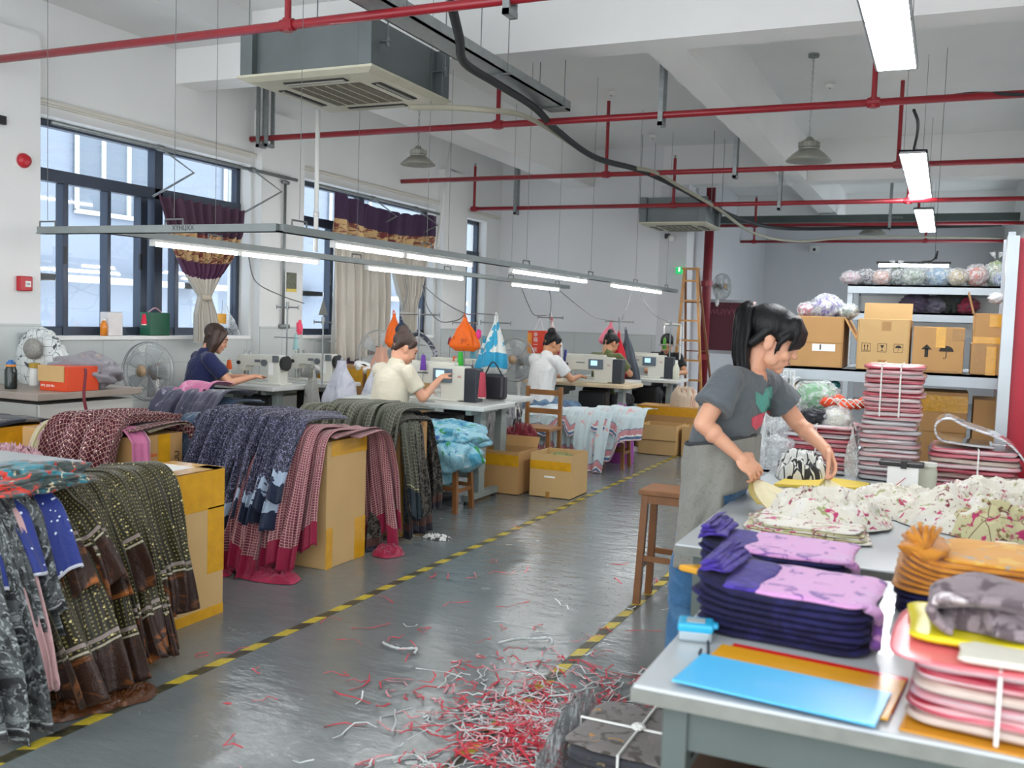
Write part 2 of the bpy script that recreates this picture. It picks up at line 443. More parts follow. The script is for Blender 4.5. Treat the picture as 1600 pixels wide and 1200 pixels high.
# tiled dado
t = NT('pale grey wall tile'); v = t.tc.outputs['Object']
sp = t.n('ShaderNodeSeparateXYZ'); t.link(v, sp.inputs[0])
a = t.math('FRACT', t.math('MULTIPLY', t.math('ADD', sp.outputs[0], sp.outputs[1]), 1 / .6)); b = t.math('FRACT', t.math('MULTIPLY', sp.outputs[2], 1 / .32))
g = t.math('MAXIMUM', t.math('LESS_THAN', a, .012), t.math('LESS_THAN', b, .018))
t.link(t.mix(g, lin('C4C9C7'), lin('A9AEAC')), t.b.inputs['Base Color']); t.b.inputs['Roughness'].default_value = .25
tile = t.m
trim(MB().box(XL, 3.2, 0, XL + .012, 4.3, 1.3), tile)
for y0, y1, z in ((5.2, 7.76, 1.19), (8.46, 11.56, 1.19), (12.26, YA, 1.19)): trim(MB().box(XL, y0, 0, XL + .012, y1, z), tile)
for y0, y1 in ((4.3, 5.2), (7.76, 8.46), (11.56, 12.26)): trim(MB().box(XL + .1, y0, 0, XL + .112, y1, 1.3), tile)
trim(MB().box(XL + .01, YA - .012, 0, -3.86, YA, 1.3), tile)
# white window boards
for (a, b, c, d) in WIN: trim(MB().box(XL - .14, a, c - .03, XL + .03, b, c + .004), mat('white window board', 'EDEDEB', .4), bevel=.004)
# windows
t = NT('window glass'); gl = t.n('ShaderNodeBsdfGlossy'); gl.inputs['Roughness'].default_value = .03; tr = t.n('ShaderNodeBsdfTransparent'); tr.inputs[0].default_value = (.93, .96, .98, 1)
mx = t.n('ShaderNodeMixShader'); mx.inputs[0].default_value = .07; t.link(tr.outputs[0], mx.inputs[1]); t.link(gl.outputs[0], mx.inputs[2]); t.link(mx.outputs[0], t.out.inputs[0]); glass = t.m
def window(n, a, b, c, d, muls, tr_z=2.42, sash=()):
    X = XL - .2; fr = MB(); e = .055
    fr.box(X, a, c, X + .07, a + e, d); fr.box(X, b - e, c, X + .07, b, d); fr.box(X, a, d - e, X + .07, b, d); fr.box(X, a, c, X + .07, b, c + e + .02)
    fr.box(X, a, tr_z, X + .08, b, tr_z + .1)
    for m_, wd, full in muls:
        fr.box(X - .01, m_ - wd / 2, c, X + .08, m_ + wd / 2, d if full else tr_z)
    f = struct(fr.build('window_%d' % n, alu, bevel=.004))
    MB().box(X + .03, a + e, c + e, X + .036, b - e, d - e).build('pane', glass, f)
    for s0 in sash: MB().box(X + .08, s0 - .012, 1.78, X + .1, s0 + .012, 1.92).build('latch', darkpl, f)
    return f
window(1, *WIN[0], [(5.62, .05, 0), (6.06, .04, 0), (6.45, .08, 0), (6.62, .1, 1), (6.85, .05, 0), (7.28, .05, 0)], sash=(5.6, 6.4, 7.25))
window(2, *WIN[1], [(9.3, .06, 0), (9.9, .1, 1), (10.5, .05, 0), (11.0, .05, 0)], sash=(9.28,))
window(3, *WIN[2], [(12.7, .05, 0)], 2.35)
fr = MB()
for y in (15.2, 17.0, 18.9, 20.74): fr.box(XR + .1, y, 1.1, XR + .16, y + .06, 2.9)
fr.box(XR + .1, 15.2, 1.1, XR + .16, 20.8, 1.16); fr.box(XR + .1, 15.2, 2.84, XR + .16, 20.8, 2.9); f4 = struct(fr.build('window_4', alu)); MB().box(XR + .12, 15.2, 1.1, XR + .126, 20.8, 2.9).build('pane', glass, f4)  # added window, out of view, lets daylight into the rear of the room
# facade of the building across the yard
fac = MB().box(-16.2, -6, -5, -15.6, 40, 14); fo = tag(fac.build('building', mat('pale render facade', '8F99A8', .9, nz=(.4, .04))), 'pale overexposed building facade seen outside the left windows', 'building')
fwm = mat('pale facade window', '77828F', .6)
i = 0
for yy in (6.5, 9.4, 13.6, 17.8, 22, 27):
    for zz in (3.3, -.6):
        f = MB(); f.box(-15.6, yy, zz, -15.55, yy + 2.0, zz + 1.6); fw = f.build('facade_window', fwm, fo)
        f = MB()
        for q in (0, .65, 1.3, 1.95): f.box(-15.56, yy + q, zz, -15.5, yy + q + .07, zz + 1.6)
        f.box(-15.56, yy, zz - .06, -15.48, yy + 2.02, zz + .02); f.build('window_bars', white, fw)
    f = MB(); f.box(-15.6, yy - 1.6, 1.9, -15.2, yy + 3.5, 2.02); f.build('ledge', white, fo)
# doorway in the partition pier
dr = struct(MB().box(-3.86, 14.15, 0, -3.80, 15.0, 2.05).build('door_1', mat('grey steel door', '6E7780', .4, .2), bevel=.005))
MB().box(-3.81, 14.85, 1.0, -3.76, 14.9, 1.15).build('door_handle', galv, dr)
# portals for the daylight
def portal(loc, rot, sx, sy):
    l = bpy.data.lights.new('daylight_portal', 'AREA'); l.shape = 'RECTANGLE'; l.size = sx; l.size_y = sy; l.cycles.is_portal = True
    o = bpy.data.objects.new('daylight_portal', l); COL.objects.link(o); o.location = loc; o.rotation_euler = rot
for (a, b, c, d) in WIN: portal((XL - .3, (a + b) / 2, (c + d) / 2), (0, -PI / 2, 0), d - c, b - a)
portal((-2.7, -1.55, 2), (PI / 2, 0, 0), 8.2, 4.1); portal((XL - .3, .85, 2.05), (0, -PI / 2, 0), 1.7, 3.5); portal((XR + .1, -.15, 2), (0, PI / 2, 0), 4.0, 2.7)

# ---------------------------------------------------------------- floor tape
def tape(name, x, y0, y1, label, ph):
    """hazard tape: slanted yellow and black blocks along its length, worn"""
    t = NT('hazard tape ' + str(ph)); sp = t.n('ShaderNodeSeparateXYZ'); t.link(t.tc.outputs['Object'], sp.inputs[0])
    q = t.math('FRACT', t.math('MULTIPLY', t.math('ADD', t.math('SUBTRACT', sp.outputs[1], t.math('MULTIPLY', sp.outputs[0], .6)), 10. + ph), 1 / .215))
    nz_ = t.ramp(t.noise(t.tc.outputs['Object'], 34, 4, .6), .35, .7)
    c = t.mix(t.math('LESS_THAN', q, .5), t.mix(nz_, lin('25261F'), lin('4A4832')), t.mix(nz_, lin('C4AE33'), lin('A39334')))
    t.link(c, t.b.inputs['Base Color']); t.b.inputs['Roughness'].default_value = .38
    m = MB(); n = int((y1 - y0) / .1); cx_ = lambda y: x + .012 * nz(y * .5, x)
    for i in range(n): pass
    L = [(cx_(y0 + (y1 - y0) * i / n), y0 + (y1 - y0) * i / n) for i in range(n + 1)]
    m.v = [(a + s_, b, z) for a, b in L for s_, z in ((-.025, .0005), (.025, .0005), (.025, .002), (-.025, .002))]
    m.f = [(4 * i + k, 4 * i + (k + 1) % 4, 4 * i + 4 + (k + 1) % 4, 4 * i + 4 + k) for i in range(n) for k in range(4)] + [(0, 1, 2, 3), (4 * n + 3, 4 * n + 2, 4 * n + 1, 4 * n)]
    tag(m.build(name, t.m, origin=(x, (y0 + y1) / 2, 0)), label, 'floor tape')
tape('floor_tape', -2.655, .8, 13.0, 'long yellow and black hazard tape running beside the fabric heaps', 1)
tape('floor_tape', -1.385, 1.6, 5.6, 'short yellow and black hazard tape running under the wooden stool', 2)
# ================================================================ overhead services
def pipe(y, xa, xb, label, risers=(), brackets=(), z=3.15, r=.028, end_up=False):
    """sprinkler main along X with risers (x, top z) and grey hanger channels (x, width)"""
    t = thing('sprinkler_pipe', label, 'pipe', ((xa + xb) / 2, y, z), group='red sprinkler pipes under the ceiling')
    MB().cyl((xa, y, z), (xb, y, z), r, n=14).build('pipe_run', redp, t, smooth=True)
    for x, zt in risers:
        m = MB().cyl((x, y, z), (x, y, zt), r * .72, n=10); m.cyl((x, y, z - r * 1.35), (x, y, z + r * 1.35), r * 1.15, n=12)
        m.cyl((x - r * 1.6, y, z), (x + r * 1.6, y, z), r * 1.3, n=12)
        ri = m.build('riser', redp, t)
        if zt < 3.9:
            h = MB().cyl((x, y, zt), (x, y, zt + .03), .012, n=8); h.cyl((x, y, zt + .03), (x, y, zt + .034), .022, n=10); h.build('sprinkler_head', galv, ri)
    for x in brackets:
        b = MB(); b.box(x - .02, y - .055, z - .09, x + .02, y - .04, 3.995); b.box(x - .02, y + .04, z - .09, x + .02, y + .055, 3.995); b.box(x - .022, y - .055, z - .09, x + .022, y + .055, z - .06)
        b.build('hanger_channel', galv, t)
def xo(px, py, y): return atY(px, py, y).x
pipe(4.74, -6.3, .9, 'nearest red sprinkler pipe crossing above the ceiling cassette', [(xo(450, 20, 4.74), 3.99)], [xo(797, 10, 4.74)])
pipe(7.71, xo(330, 203, 7.71), .95, 'second nearest red sprinkler pipe, with an elbow above the first window', [(xo(330, 203, 7.71), 3.9), (xo(778, 192, 7.71), 3.62), (xo(1365, 160, 7.71), 3.7)], [xo(408, 210, 7.71), xo(421, 210, 7.71), xo(1034, 185, 7.71)])
pipe(10.6, xo(581, 272, 10.6), .95, 'third red sprinkler pipe, running below the nearest bell lamp', [(xo(581, 272, 10.6), 3.93), (xo(947, 270, 10.6), 3.98), (xo(1403, 260, 10.6), 3.99)], [xo(1149, 268, 10.6)])
pipe(12.3, xo(741, 320, 12.3), .95, 'fourth red sprinkler pipe, running in front of the far ceiling cassette', [(xo(741, 320, 12.3), 3.6), (xo(1052, 318, 12.3), 3.6), (xo(1419, 316, 12.3), 3.3)], [xo(807, 320, 12.3), xo(1218, 318, 12.3)], z=3.0)
pipe(16.35, -3.85, .95, 'fifth red sprinkler pipe, beside the long black hose near the back', [(xo(1180, 352, 16.35), 3.6), (xo(1434, 352, 16.35), 3.8)], [xo(1390, 352, 16.35)])
pipe(19.4, -3.85, .95, 'farthest red sprinkler pipe, in front of the back wall', [(xo(1178, 377, 19.4), 3.7), (xo(1446, 377, 19.4), 3.8)])
t = thing('riser_pipe', 'thick dark red vertical pipe behind the wooden ladder', 'pipe', (xo(1102, 500, 15.75), 15.75, 0))
x = t.location.x; MB().cyl((x, 15.75, 0), (x, 15.75, 3.99), .075, n=16).build('pipe_run', mat('dark red pipe paint', '7E1B26', .4, nz=(8, .15)), t, smooth=True)
m = MB()
for z in (.9, 2.1, 3.2): m.cyl((x, 15.75, z), (x, 15.75, z + .09), .095, n=16)
m.build('coupling', redp, t, smooth=False)

# ---- ceiling cassettes
acw = mat('yellowed cassette plastic', 'C9C6B0', .45, nz=(6, .06)); acd = mat('dusty intake grille', '75705F', .8, nz=(40, .3), bp=(200, .4)); acm = mat('cassette casing steel', '737A7B', .5, .55, nz=(3, .12))
def cassette(cx, cy, z, label, k=1):
    t = thing('ceiling_cassette', label, 'air conditioner', (cx, cy, z), group='ceiling cassette air conditioners')
    b = MB(); h = .44 * k; b.box(cx - h, cy - h, z + .03, cx + h, cy + h, z + .36)
    for sx in (-1, 1):
        for sy in (-1, 1): b.box(cx + sx * (h + .004) - .05, cy + sy * (h + .004) - .05, z + .03, cx + sx * (h + .004) + .05, cy + sy * (h + .004) + .05, z + .36)
    b.build('casing', acm, t, bevel=.004)
    p = MB(); e = .505 * k; q = .27 * k
    P = [(-e, -e), (e, -e), (e, e), (-e, e)]; Q = [(-q, -q), (q, -q), (q, q), (-q, q)]; R = [(-.46, -.46), (.46, -.46), (.46, .46), (-.46, .46)]
    vs = [(cx + a, cy + b_, z + .03) for a, b_ in P] + [(cx + a, cy + b_, z + .015) for a, b_ in P] + [(cx + a * .9, cy + b_ * .9, z - .008) for a, b_ in P] + [(cx + a, cy + b_, z - .012) for a, b_ in Q] + [(cx + a, cy + b_, z + .012) for a, b_ in Q]
    fs = [(0, 1, 2, 3)] + [(l * 4 + i, l * 4 + (i + 1) % 4, (l + 1) * 4 + (i + 1) % 4, (l + 1) * 4 + i) for l in range(4) for i in range(4)] + [(16, 17, 18, 19)]
    p.add(vs, fs); p.build('panel', acw, t)
    g = MB(); g.box(cx - q + .01, cy - q + .01, z - .012, cx + q - .01, cy + q - .01, z + .008); gr = g.build('intake_grille', acd, t)
    g = MB()
    for j in range(5): o = q * (-1 + (j + 1) / 3); g.box(cx + o - .003, cy - q + .01, z - .016, cx + o + .003, cy + q - .01, z - .01)
    g.build('grille_bar', acw, gr)
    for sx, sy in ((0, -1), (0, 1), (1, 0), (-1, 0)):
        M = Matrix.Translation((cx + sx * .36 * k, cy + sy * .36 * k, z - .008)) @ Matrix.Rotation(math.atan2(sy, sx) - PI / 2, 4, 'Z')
        v = MB(); v.box(-.24, -.035, -.008, .24, .035, .004, M); vo = v.build('air_vent', mat('painted vent shade', '2A2A28', .7), t)  # solid slab, the shade inside the vent slot is put into its dark colour
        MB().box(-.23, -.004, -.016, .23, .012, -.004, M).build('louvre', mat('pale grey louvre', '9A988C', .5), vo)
    for sx in (-1, 1):
        for sy in (-1, 1):
            a = MB(); X, Y = cx + sx * (h + .09), cy + sy * (h - .08)
            a.cyl((X, Y, z + .16), (X, Y, 3.999), .005, n=6); a.box(min(X, cx + sx * h) - .0, Y - .02, z + .2, max(X, cx + sx * h) + .02, Y + .02, z + .206); a.cyl((X, Y, z + .17), (X, Y, z + .23), .014, n=6)
            a.build('hanger_rod', galv, t)
    return t
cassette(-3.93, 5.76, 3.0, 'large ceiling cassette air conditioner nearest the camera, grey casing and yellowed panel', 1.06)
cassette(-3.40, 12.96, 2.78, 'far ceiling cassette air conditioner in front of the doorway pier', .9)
m = MB(); p = atY(497, 178, 6.25); m.cyl((p.x, 6.25, 1.93), (p.x, 6.25, 3.02), .018, n=12); m.cyl((p.x, 6.25, 2.2), (p.x, 6.25, 2.24), .024, n=12)
tag(m.build('drain_pipe', mat('white pvc', 'D8D8D4', .4), smooth=True), 'white vertical drain pipe coming down from the near ceiling cassette', 'pipe')

# ---- cable tray, hoses
t = thing('cable_tray', 'grey metal cable tray slanting over the near ceiling cassette', 'cable tray', (-3.06, 5, 3.2))
m = MB(); m.box(-3.15, 2.2, 3.2, -2.97, 7.6, 3.215); m.box(-3.15, 2.2, 3.2, -3.14, 7.6, 3.28); m.box(-2.98, 2.2, 3.2, -2.97, 7.6, 3.28); m.box(-3.12, 2.2, 3.28, -3.0, 7.6, 3.29)
m.build('channel', zincw, t)
for y in (3.4, 4.9, 6.3, 7.4):
    for x in (-3.17, -2.95): MB().cyl((x, y, 3.19), (x, y, 3.999), .004, n=6).build('hanger_rod', galv, t)
    MB().box(-3.19, y - .012, 3.185, -2.93, y + .012, 3.198).build('support_bar', galv, t)
def hose(name, pts, r, m_, label, cat='hose'):
    P = fold([atY(p[0], p[1], p[2] * (.91 if name in ('insulated_hose', 'conduit') or p[1] < 260 else 1)) for p in pts], 90); o = MB().tube(P, r, n=10).build(name, m_, smooth=True); return tag(o, label, cat)
hose('insulated_hose', [(705, 6, 5.35), (718, 60, 5.8), (726, 98, 6.2), (775, 130, 6.9), (835, 168, 7.9), (872, 205, 8.95), (930, 246, 10.), (1000, 266, 11.4), (1060, 293, 12.5), (1110, 320, 14), (1160, 343, 15.6), (1230, 357, 17.6), (1400, 355, 18.05), (1566, 352, 18.08)], .029, rubber, 'thick black insulated hose sagging across the ceiling toward the back')
hose('conduit', [(640, 168, 6.35), (700, 168, 6.6), (760, 172, 6.8), (815, 180, 7.4), (860, 203, 8.9), (905, 232, 9.9), (960, 257, 10.9), (1020, 268, 11.5), (1060, 290, 12.3), (1120, 325, 13.7), (1180, 365, 16), (1250, 377, 19), (1350, 370, 20), (1566, 372, 21)], .02, mat('beige corrugated conduit', 'B9B5A0', .6, bp=(300, .8)), 'beige corrugated conduit running beside the black hose')
hose('cable', [(1428, 172, 8.6), (1434, 190, 8.8), (1433, 210, 10.2), (1428, 232, 11.2)], .012, rubber, 'short black cable dropping to the middle panel light', 'cable')
hose('cable', [(1440, 158, 8.56), (1470, 153, 8.56), (1520, 146, 8.5), (1600, 148, 8.4)], .012, rubber, 'black cable lying along the red pipe at the upper right', 'cable')
tag(MB().box(-3.85, 17.35, 3.3, XR, 17.5, 3.42).build('cable_tray', mat('dark green grey steel tray', '4E5755', .5, .3, nz=(6, .1))), 'dark green grey cable tray spanning the far end of the room', 'cable tray')
text_obj('lettering', 'JUNTONG', .05, (-.9, 17.348, 3.36), (1, 0, 0), (0, 0, 1), mat('pale lettering', 'A8ADAD', .6), bpy.data.objects['cable_tray.001'])

# ---- panel lights on wires
def panel(y0, y1, label, n, x0=-.503, x1=-.258, z=3.08):
    t = thing('panel_light', label, 'ceiling light', ((x0 + x1) / 2, (y0 + y1) / 2, z), group='suspended panel lights')
    f = MB(); e = .012
    f.box(x0, y0, z, x0 + e, y1, z + .035); f.box(x1 - e, y0, z, x1, y1, z + .035); f.box(x0, y0, z, x1, y0 + e, z + .035); f.box(x0, y1 - e, z, x1, y1, z + .035); f.box(x0, y0, z + .02, x1, y1, z + .035)
    for i in range(1, n): f.box(x0, y0 + (y1 - y0) * i / n - .008, z, x1, y0 + (y1 - y0) * i / n + .008, z + .035)
    f.build('frame', mat('silver light frame', 'A9ABAE', .4, .5), t)
    for i in range(n):
        a = y0 + (y1 - y0) * i / n + .014; b = y0 + (y1 - y0) * (i + 1) / n - .014
        MB().box(x0 + e, a, z + .004, x1 - e, b, z + .012).build('diffuser', ledm, t)
    for y in (y0 + .15, y1 - .15):
        for x in (x0 + .04, x1 - .04): MB().cyl((x, y, z + .035), (x, y, 3.999), .002, n=5).build('suspension_wire', wire, t)
panel(4.45, 6.53, 'nearest lit panel light, cut off by the top edge at the right', 2)
panel(9.56, 12.67, 'middle lit panel light with a dark seam, over the shelving', 3)
panel(13.93, 16.98, 'farthest lit panel light near the back wall', 3)
t = thing('linear_lamp', 'thin black tube lamp hanging behind the bags on the top shelf', 'lamp', (0, 9.5, 2.1))
a, b = atY(1370, 411, 9.5), atY(1486, 411, 9.5)
MB().box(a.x, 9.45, a.z - .01, b.x, 9.53, a.z + .012).build('housing', darkpl, t); MB().box(a.x + .02, 9.46, a.z - .035, b.x - .02, 9.5, a.z - .01).build('tube', tubem, t)
P = fold([atY(1440, 409, 9.5), atY(1458, 406, 9.5), atY(1465, 392, 9.5), atY(1462, 380, 9.5), Vector((atY(1462, 380, 9.5).x, 9.5, 3.99))], 30)
MB().tube(P, [.008] * 20 + [.002] * 11, n=6).build('cable', rubber, t)

# ---- bell lamps
belm = mat('dusty grey aluminium reflector', '9C9C92', .45, .5, nz=(20, .1))
def bell(px, py, y, label, drop=None, rr=.22):
    c = atY(px, py, y); t = thing('bell_lamp', label, 'pendant lamp', c, group='high bay bell lamps'); k = rr / .22
    MB().lathe([(.22 * k, 0), (.225 * k, .005), (.15 * k, .075 * k), (.105 * k, .11 * k), (.1 * k, .11 * k), (.21 * k, .002)], c, 32).build('reflector', belm, t, smooth=True)
    m = MB().lathe([(.1 * k, .11 * k), (.1 * k, .13 * k)], c, 24); 
    for i in range(22):
        a = 2 * PI * i / 22; m.cyl(c + Vector((.1 * k * math.cos(a), .1 * k * math.sin(a), .135 * k)), c + Vector((.1 * k * math.cos(a), .1 * k * math.sin(a), .185 * k)), .006, n=5)
    m.lathe([(.1 * k, .135 * k), (.1 * k, .185 * k), (.05 * k, .21 * k), (.02, .24 * k)], c, 24); m.build('heat_sink', belm, t)
    m = MB(); z = c.z + .23 * k; i = 0
    while z < 3.97:
        s = .012; m.tube([c + Vector((s * (i % 2), s * (1 - i % 2), z - c.z)), c + Vector((0, 0, z + .02 - c.z)), c + Vector((-s * (i % 2), -s * (1 - i % 2), z - c.z + .02)), c + Vector((0, 0, z - c.z - .005))], .0025, n=4, closed=True); z += .028; i += 1
    m.cyl((c.x, c.y, 3.97), (c.x, c.y, 3.999), .05, n=14); m.build('chain', galv, t)
bell(1263, 252, 9.4, 'bell lamp on a chain at upper right, nearest of the bell lamps', rr=.205)
bell(653, 258, 7.8, 'bell lamp at upper left above the second window', rr=.16)
bell(1363, 366, 20, 'small far bell lamp between the back pipes', rr=.25)

# ---- smoke detectors, bell, call point, camera, exit sign
for px, py, y, lb in ((955, 143, 8.6, 'white smoke detector on the ceiling above the hanger channel'), (1020, 211, 11.6, 'small white smoke detector on the ceiling over the third pipe'), (1297, 131, 9.0, 'white smoke detector on the ceiling beside the nearest bell lamp')):
    c = atZ(px, py, 3.999); t = thing('smoke_detector', lb, 'smoke detector', c)
    MB().lathe([(.055, 0), (.055, -.012), (.045, -.03), (.03, -.042), (0, -.044)], c, 20).build('housing', whitep, t, smooth=True)
    MB().lathe([(.012, -.044), (.01, -.05), (0, -.052)], c, 12).build('sensor', galv, t)
c = atX(35, 251, XL + .1); t = thing('alarm_bell', 'round red fire alarm sounder high on the white pier', 'alarm', c)
Mx = Matrix.Rotation(PI / 2, 3, 'Y')
MB().lathe([(.055, 0), (.055, .02), (.04, .05), (.025, .055), (0, .056)], c, 24, Mx).build('horn', mat('red plastic', 'B5202C', .35), t, smooth=True)
MB().lathe([(.07, 0), (.07, .008), (0, .008)], c, 24, Mx).build('base_plate', whitep, t)
c = atX(35, 443, XL + .1); t = thing('call_point', 'small red square fire call point on the white pier', 'call point', c)
MB().box(c.x, c.y - .055, c.z - .055, c.x + .045, c.y + .055, c.z + .055).build('housing', MC['red plastic'], t, bevel=.008)
MB().box(c.x + .045, c.y - .01, c.z - .025, c.x + .05, c.y + .035, c.z + .02).build('press_plate', whitep, t)
text_obj('lettering', 'FIRE', .018, (c.x + .051, c.y + .012, c.z - .003), (0, 1, 0), (0, 0, 1), darkpl, t)
c = atX(2, 188, XL + .1); tag(MB().box(c.x, c.y - .1, c.z - .03, c.x + .03, c.y + .02, c.z + .03).build('wall_bracket', darkpl), 'black bracket on the wall at the left edge', 'bracket')
c = atX(455, 441, XL + .1); t = thing('wall_sign', 'small dark notice with a yellow strip on the pier between the windows', 'sign', c)
MB().box(c.x, c.y - .08, c.z - .07, c.x + .008, c.y + .08, c.z + .1).build('panel', mat('dark olive print', '4A4F33', .4, nz=(30, .5)), t)
MB().box(c.x, c.y - .08, c.z - .1, c.x + .009, c.y + .08, c.z - .07).build('strip', mat('yellow print', 'D8BE3A', .4), t)
m = MB(); a = atX(446, 285, XL + .13); b = atX(441, 510, XL + .13); m.cyl((a.x, a.y, a.z), (a.x, a.y, b.z), .014, n=8); m.cyl((a.x, a.y - .05, b.z), (a.x, a.y + .09, b.z), .024, n=8); m.cyl((a.x, a.y - .05, a.z), (a.x, a.y + .05, a.z), .02, n=8)
tag(m.build('conduit_pipe', galv, smooth=True), 'grey steel conduit with a junction on the pier between the windows', 'conduit')
c = atY(1274, 391, YB - .02); t = thing('security_camera', 'white security camera on the back wall', 'camera', c)
MB().box(c.x - .09, YB - .22, c.z - .05, c.x + .09, YB - .02, c.z + .08).build('camera_body', whitep, t, bevel=.01); MB().cyl((c.x, YB - .23, c.z), (c.x, YB - .21, c.z), .035, n=12).build('lens', darkpl, t)
c = atY(1050, 373, YA); t = thing('security_camera', 'small white dome camera under the far ceiling cassette', 'camera', (c.x, YA - .05, c.z))
MB().ell((c.x, YA - .05, c.z), .05).build('dome', whitep, t, smooth=True)
MB().box(c.x - .1, YA - .04, c.z, c.x - .03, YA, c.z + .07).build('base_plate', darkpl, t)
c = atY(1060, 421, 13.5); t = thing('exit_sign', 'small green exit sign beside the top of the ladder', 'sign', c)
MB().box(c.x - .04, 13.5, c.z - .06, c.x + .05, 13.56, c.z + .035).build('housing', mat('lit green sign', '159A55', .5, emit=.6), t)
MB().box(c.x + .0, 13.495, c.z - .03, c.x + .025, 13.5, c.z + .03).build('pictogram', mat('pale pictogram', 'D8F5DF', .5, emit=.5), t)

# ---- suspended light rails over the sewing rows
railm = mat('grey light rail', '777D7C', .45, .3, nz=(10, .08))
ZR = 1.9
def rail(x, y0, y1, label, wires, tubes, ax='y'):
    t = thing('light_rail', label, 'light rail', (x, (y0 + y1) / 2, ZR) if ax == 'y' else ((y0 + y1) / 2, x, ZR), group='suspended light rails over the sewing rows')
    m = MB()
    if ax == 'y': m.box(x - .028, y0, ZR, x + .028, y1, ZR + .045); m.box(x - .034, y0, ZR, x + .034, y1, ZR + .006)
    else: m.box(y0, x - .028, ZR, y1, x + .028, ZR + .045); m.box(y0, x - .034, ZR, y1, x + .034, ZR + .006)
    m.build('channel', railm, t)
    for q in wires:
        X, Y = (x, q) if ax == 'y' else (q, x); m = MB(); c = MB()
        m.cyl((X, Y, ZR + .09), (X, Y, 3.999 if abs(Y - 6.83) > .17 else 3.449), .002, n=5)
        d = (0, .07) if ax == 'y' else (.07, 0)
        c.tube([(X - d[0], Y - d[1], ZR + .045), (X - d[0], Y - d[1], ZR + .08), (X + d[0], Y + d[1], ZR + .08), (X + d[0], Y + d[1], ZR + .045)], .006, n=5)
        m.build('suspension_wire', wire, t); c.build('bracket', wire, t)
    for i, (a, b) in enumerate(tubes):
        l = thing('tube_light', 'lit tube light ' + ('number' if 0 else ['nearest', 'second', 'third', 'farthest'][i]) + (' under the aisle-side light rail' if x > -4 else ' under the window-side light rail'), 'tube light', (x, (a + b) / 2, ZR - .02))
        MB().box(x - .014, a, ZR - .018, x + .014, b, ZR).build('housing', whitep, l); MB().cyl((x, a + .02, ZR - .03), (x, b - .02, ZR - .03), .014, n=10).build('tube', tubem, l, smooth=True)
        for q in (a, b): MB().box(x - .016, q - .01, ZR - .045, x + .016, q + .015, ZR).build('end_cap', whitep, l)
    return t
A1 = atZ(467, 362, ZR); A2 = atZ(1042, 457, ZR); B1 = atZ(232, 372, ZR); B2 = atZ(882, 451, ZR); XA = (A1.x + A2.x) / 2; XB = (B1.x + B2.x) / 2
def ty(px, py, x): r = ray(px, py); return r[1] * (x / r[0])
rail(XA, A1.y, 13.1, 'grey light rail over the aisle side of the sewing rows', [4.6, 6.1, 7.9, 9.6, 11.2, 12.6], [(ty(520, 384, XA), ty(628, 400, XA)), (ty(632, 401, XA), ty(735, 417, XA)), (ty(798, 425, XA), ty(915, 443, XA)), (ty(952, 449, XA), ty(1032, 459, XA))])
rail(XB, A1.y, 12.4, 'grey light rail on the window side of the sewing rows', [5.4, 7.2, 8.9, 10.5, 12.], [(ty(238, 380, XB), ty(370, 397, XB)), (ty(374, 398, XB), ty(495, 411, XB)), (ty(573, 420, XB), ty(722, 439, XB)), (ty(798, 448, XB), ty(872, 456, XB))])
rt = rail(A1.y, -5.35, XA, 'grey cross rail joining the two light rails at their near ends', [atZ(183, 355, ZR + .1).x, atZ(355, 350, ZR + .1).x], [], 'x')
text_obj('lettering', 'XYHLJXX', .04, (atZ(294, 364, ZR).x, A1.y - .0285, ZR + .025), (1, 0, 0), (0, 0, 1), darkpl, rt)
# wires dropping from the rails to the machines
for i, P in enumerate([[(388, 400, 6.4), (400, 440, 6.6), (440, 462, 6.9), (475, 474, 7.2)], [(660, 445, 7.9), (668, 480, 7.9), (688, 502, 7.9), (715, 500, 7.7), (727, 490, 7.5)], [(660, 445, 7.9), (690, 470, 7.8), (727, 490, 7.6), (745, 490, 7.5), (775, 492, 7.5)],
        [(815, 450, 9.6), (825, 475, 9.7), (835, 492, 9.8), (855, 493, 9.8)], [(858, 452, 9.9), (861, 470, 9.9), (860, 492, 9.8)], [(872, 452, 9.9), (900, 475, 10.5), (930, 496, 11), (965, 502, 11.4)], [(985, 460, 11.6), (979, 480, 11.5), (972, 500, 11.4)], [(1000, 460, 12), (1020, 490, 12), (1048, 505, 11.9)], [(633, 430, 7.6), (636, 460, 7.6), (628, 485, 7.5)]]):
    hose('cable', P, .005, wire, ['dark cable dropping from the near rail end to the first sewing table', 'dark cable looping low beside the orange bag', 'dark cable running straight to the pole of the orange bag', 'dark cable reaching the left arm of the red paper bag pole', 'thin dark cable dropping straight onto the red paper bag pole', 'long dark cable swooping to the red jacket pole', 'thin dark cable just above the red jacket', 'dark cable swooping toward the ladder', 'dark cable dropping beside the woman in the cream top'][i], 'cable')
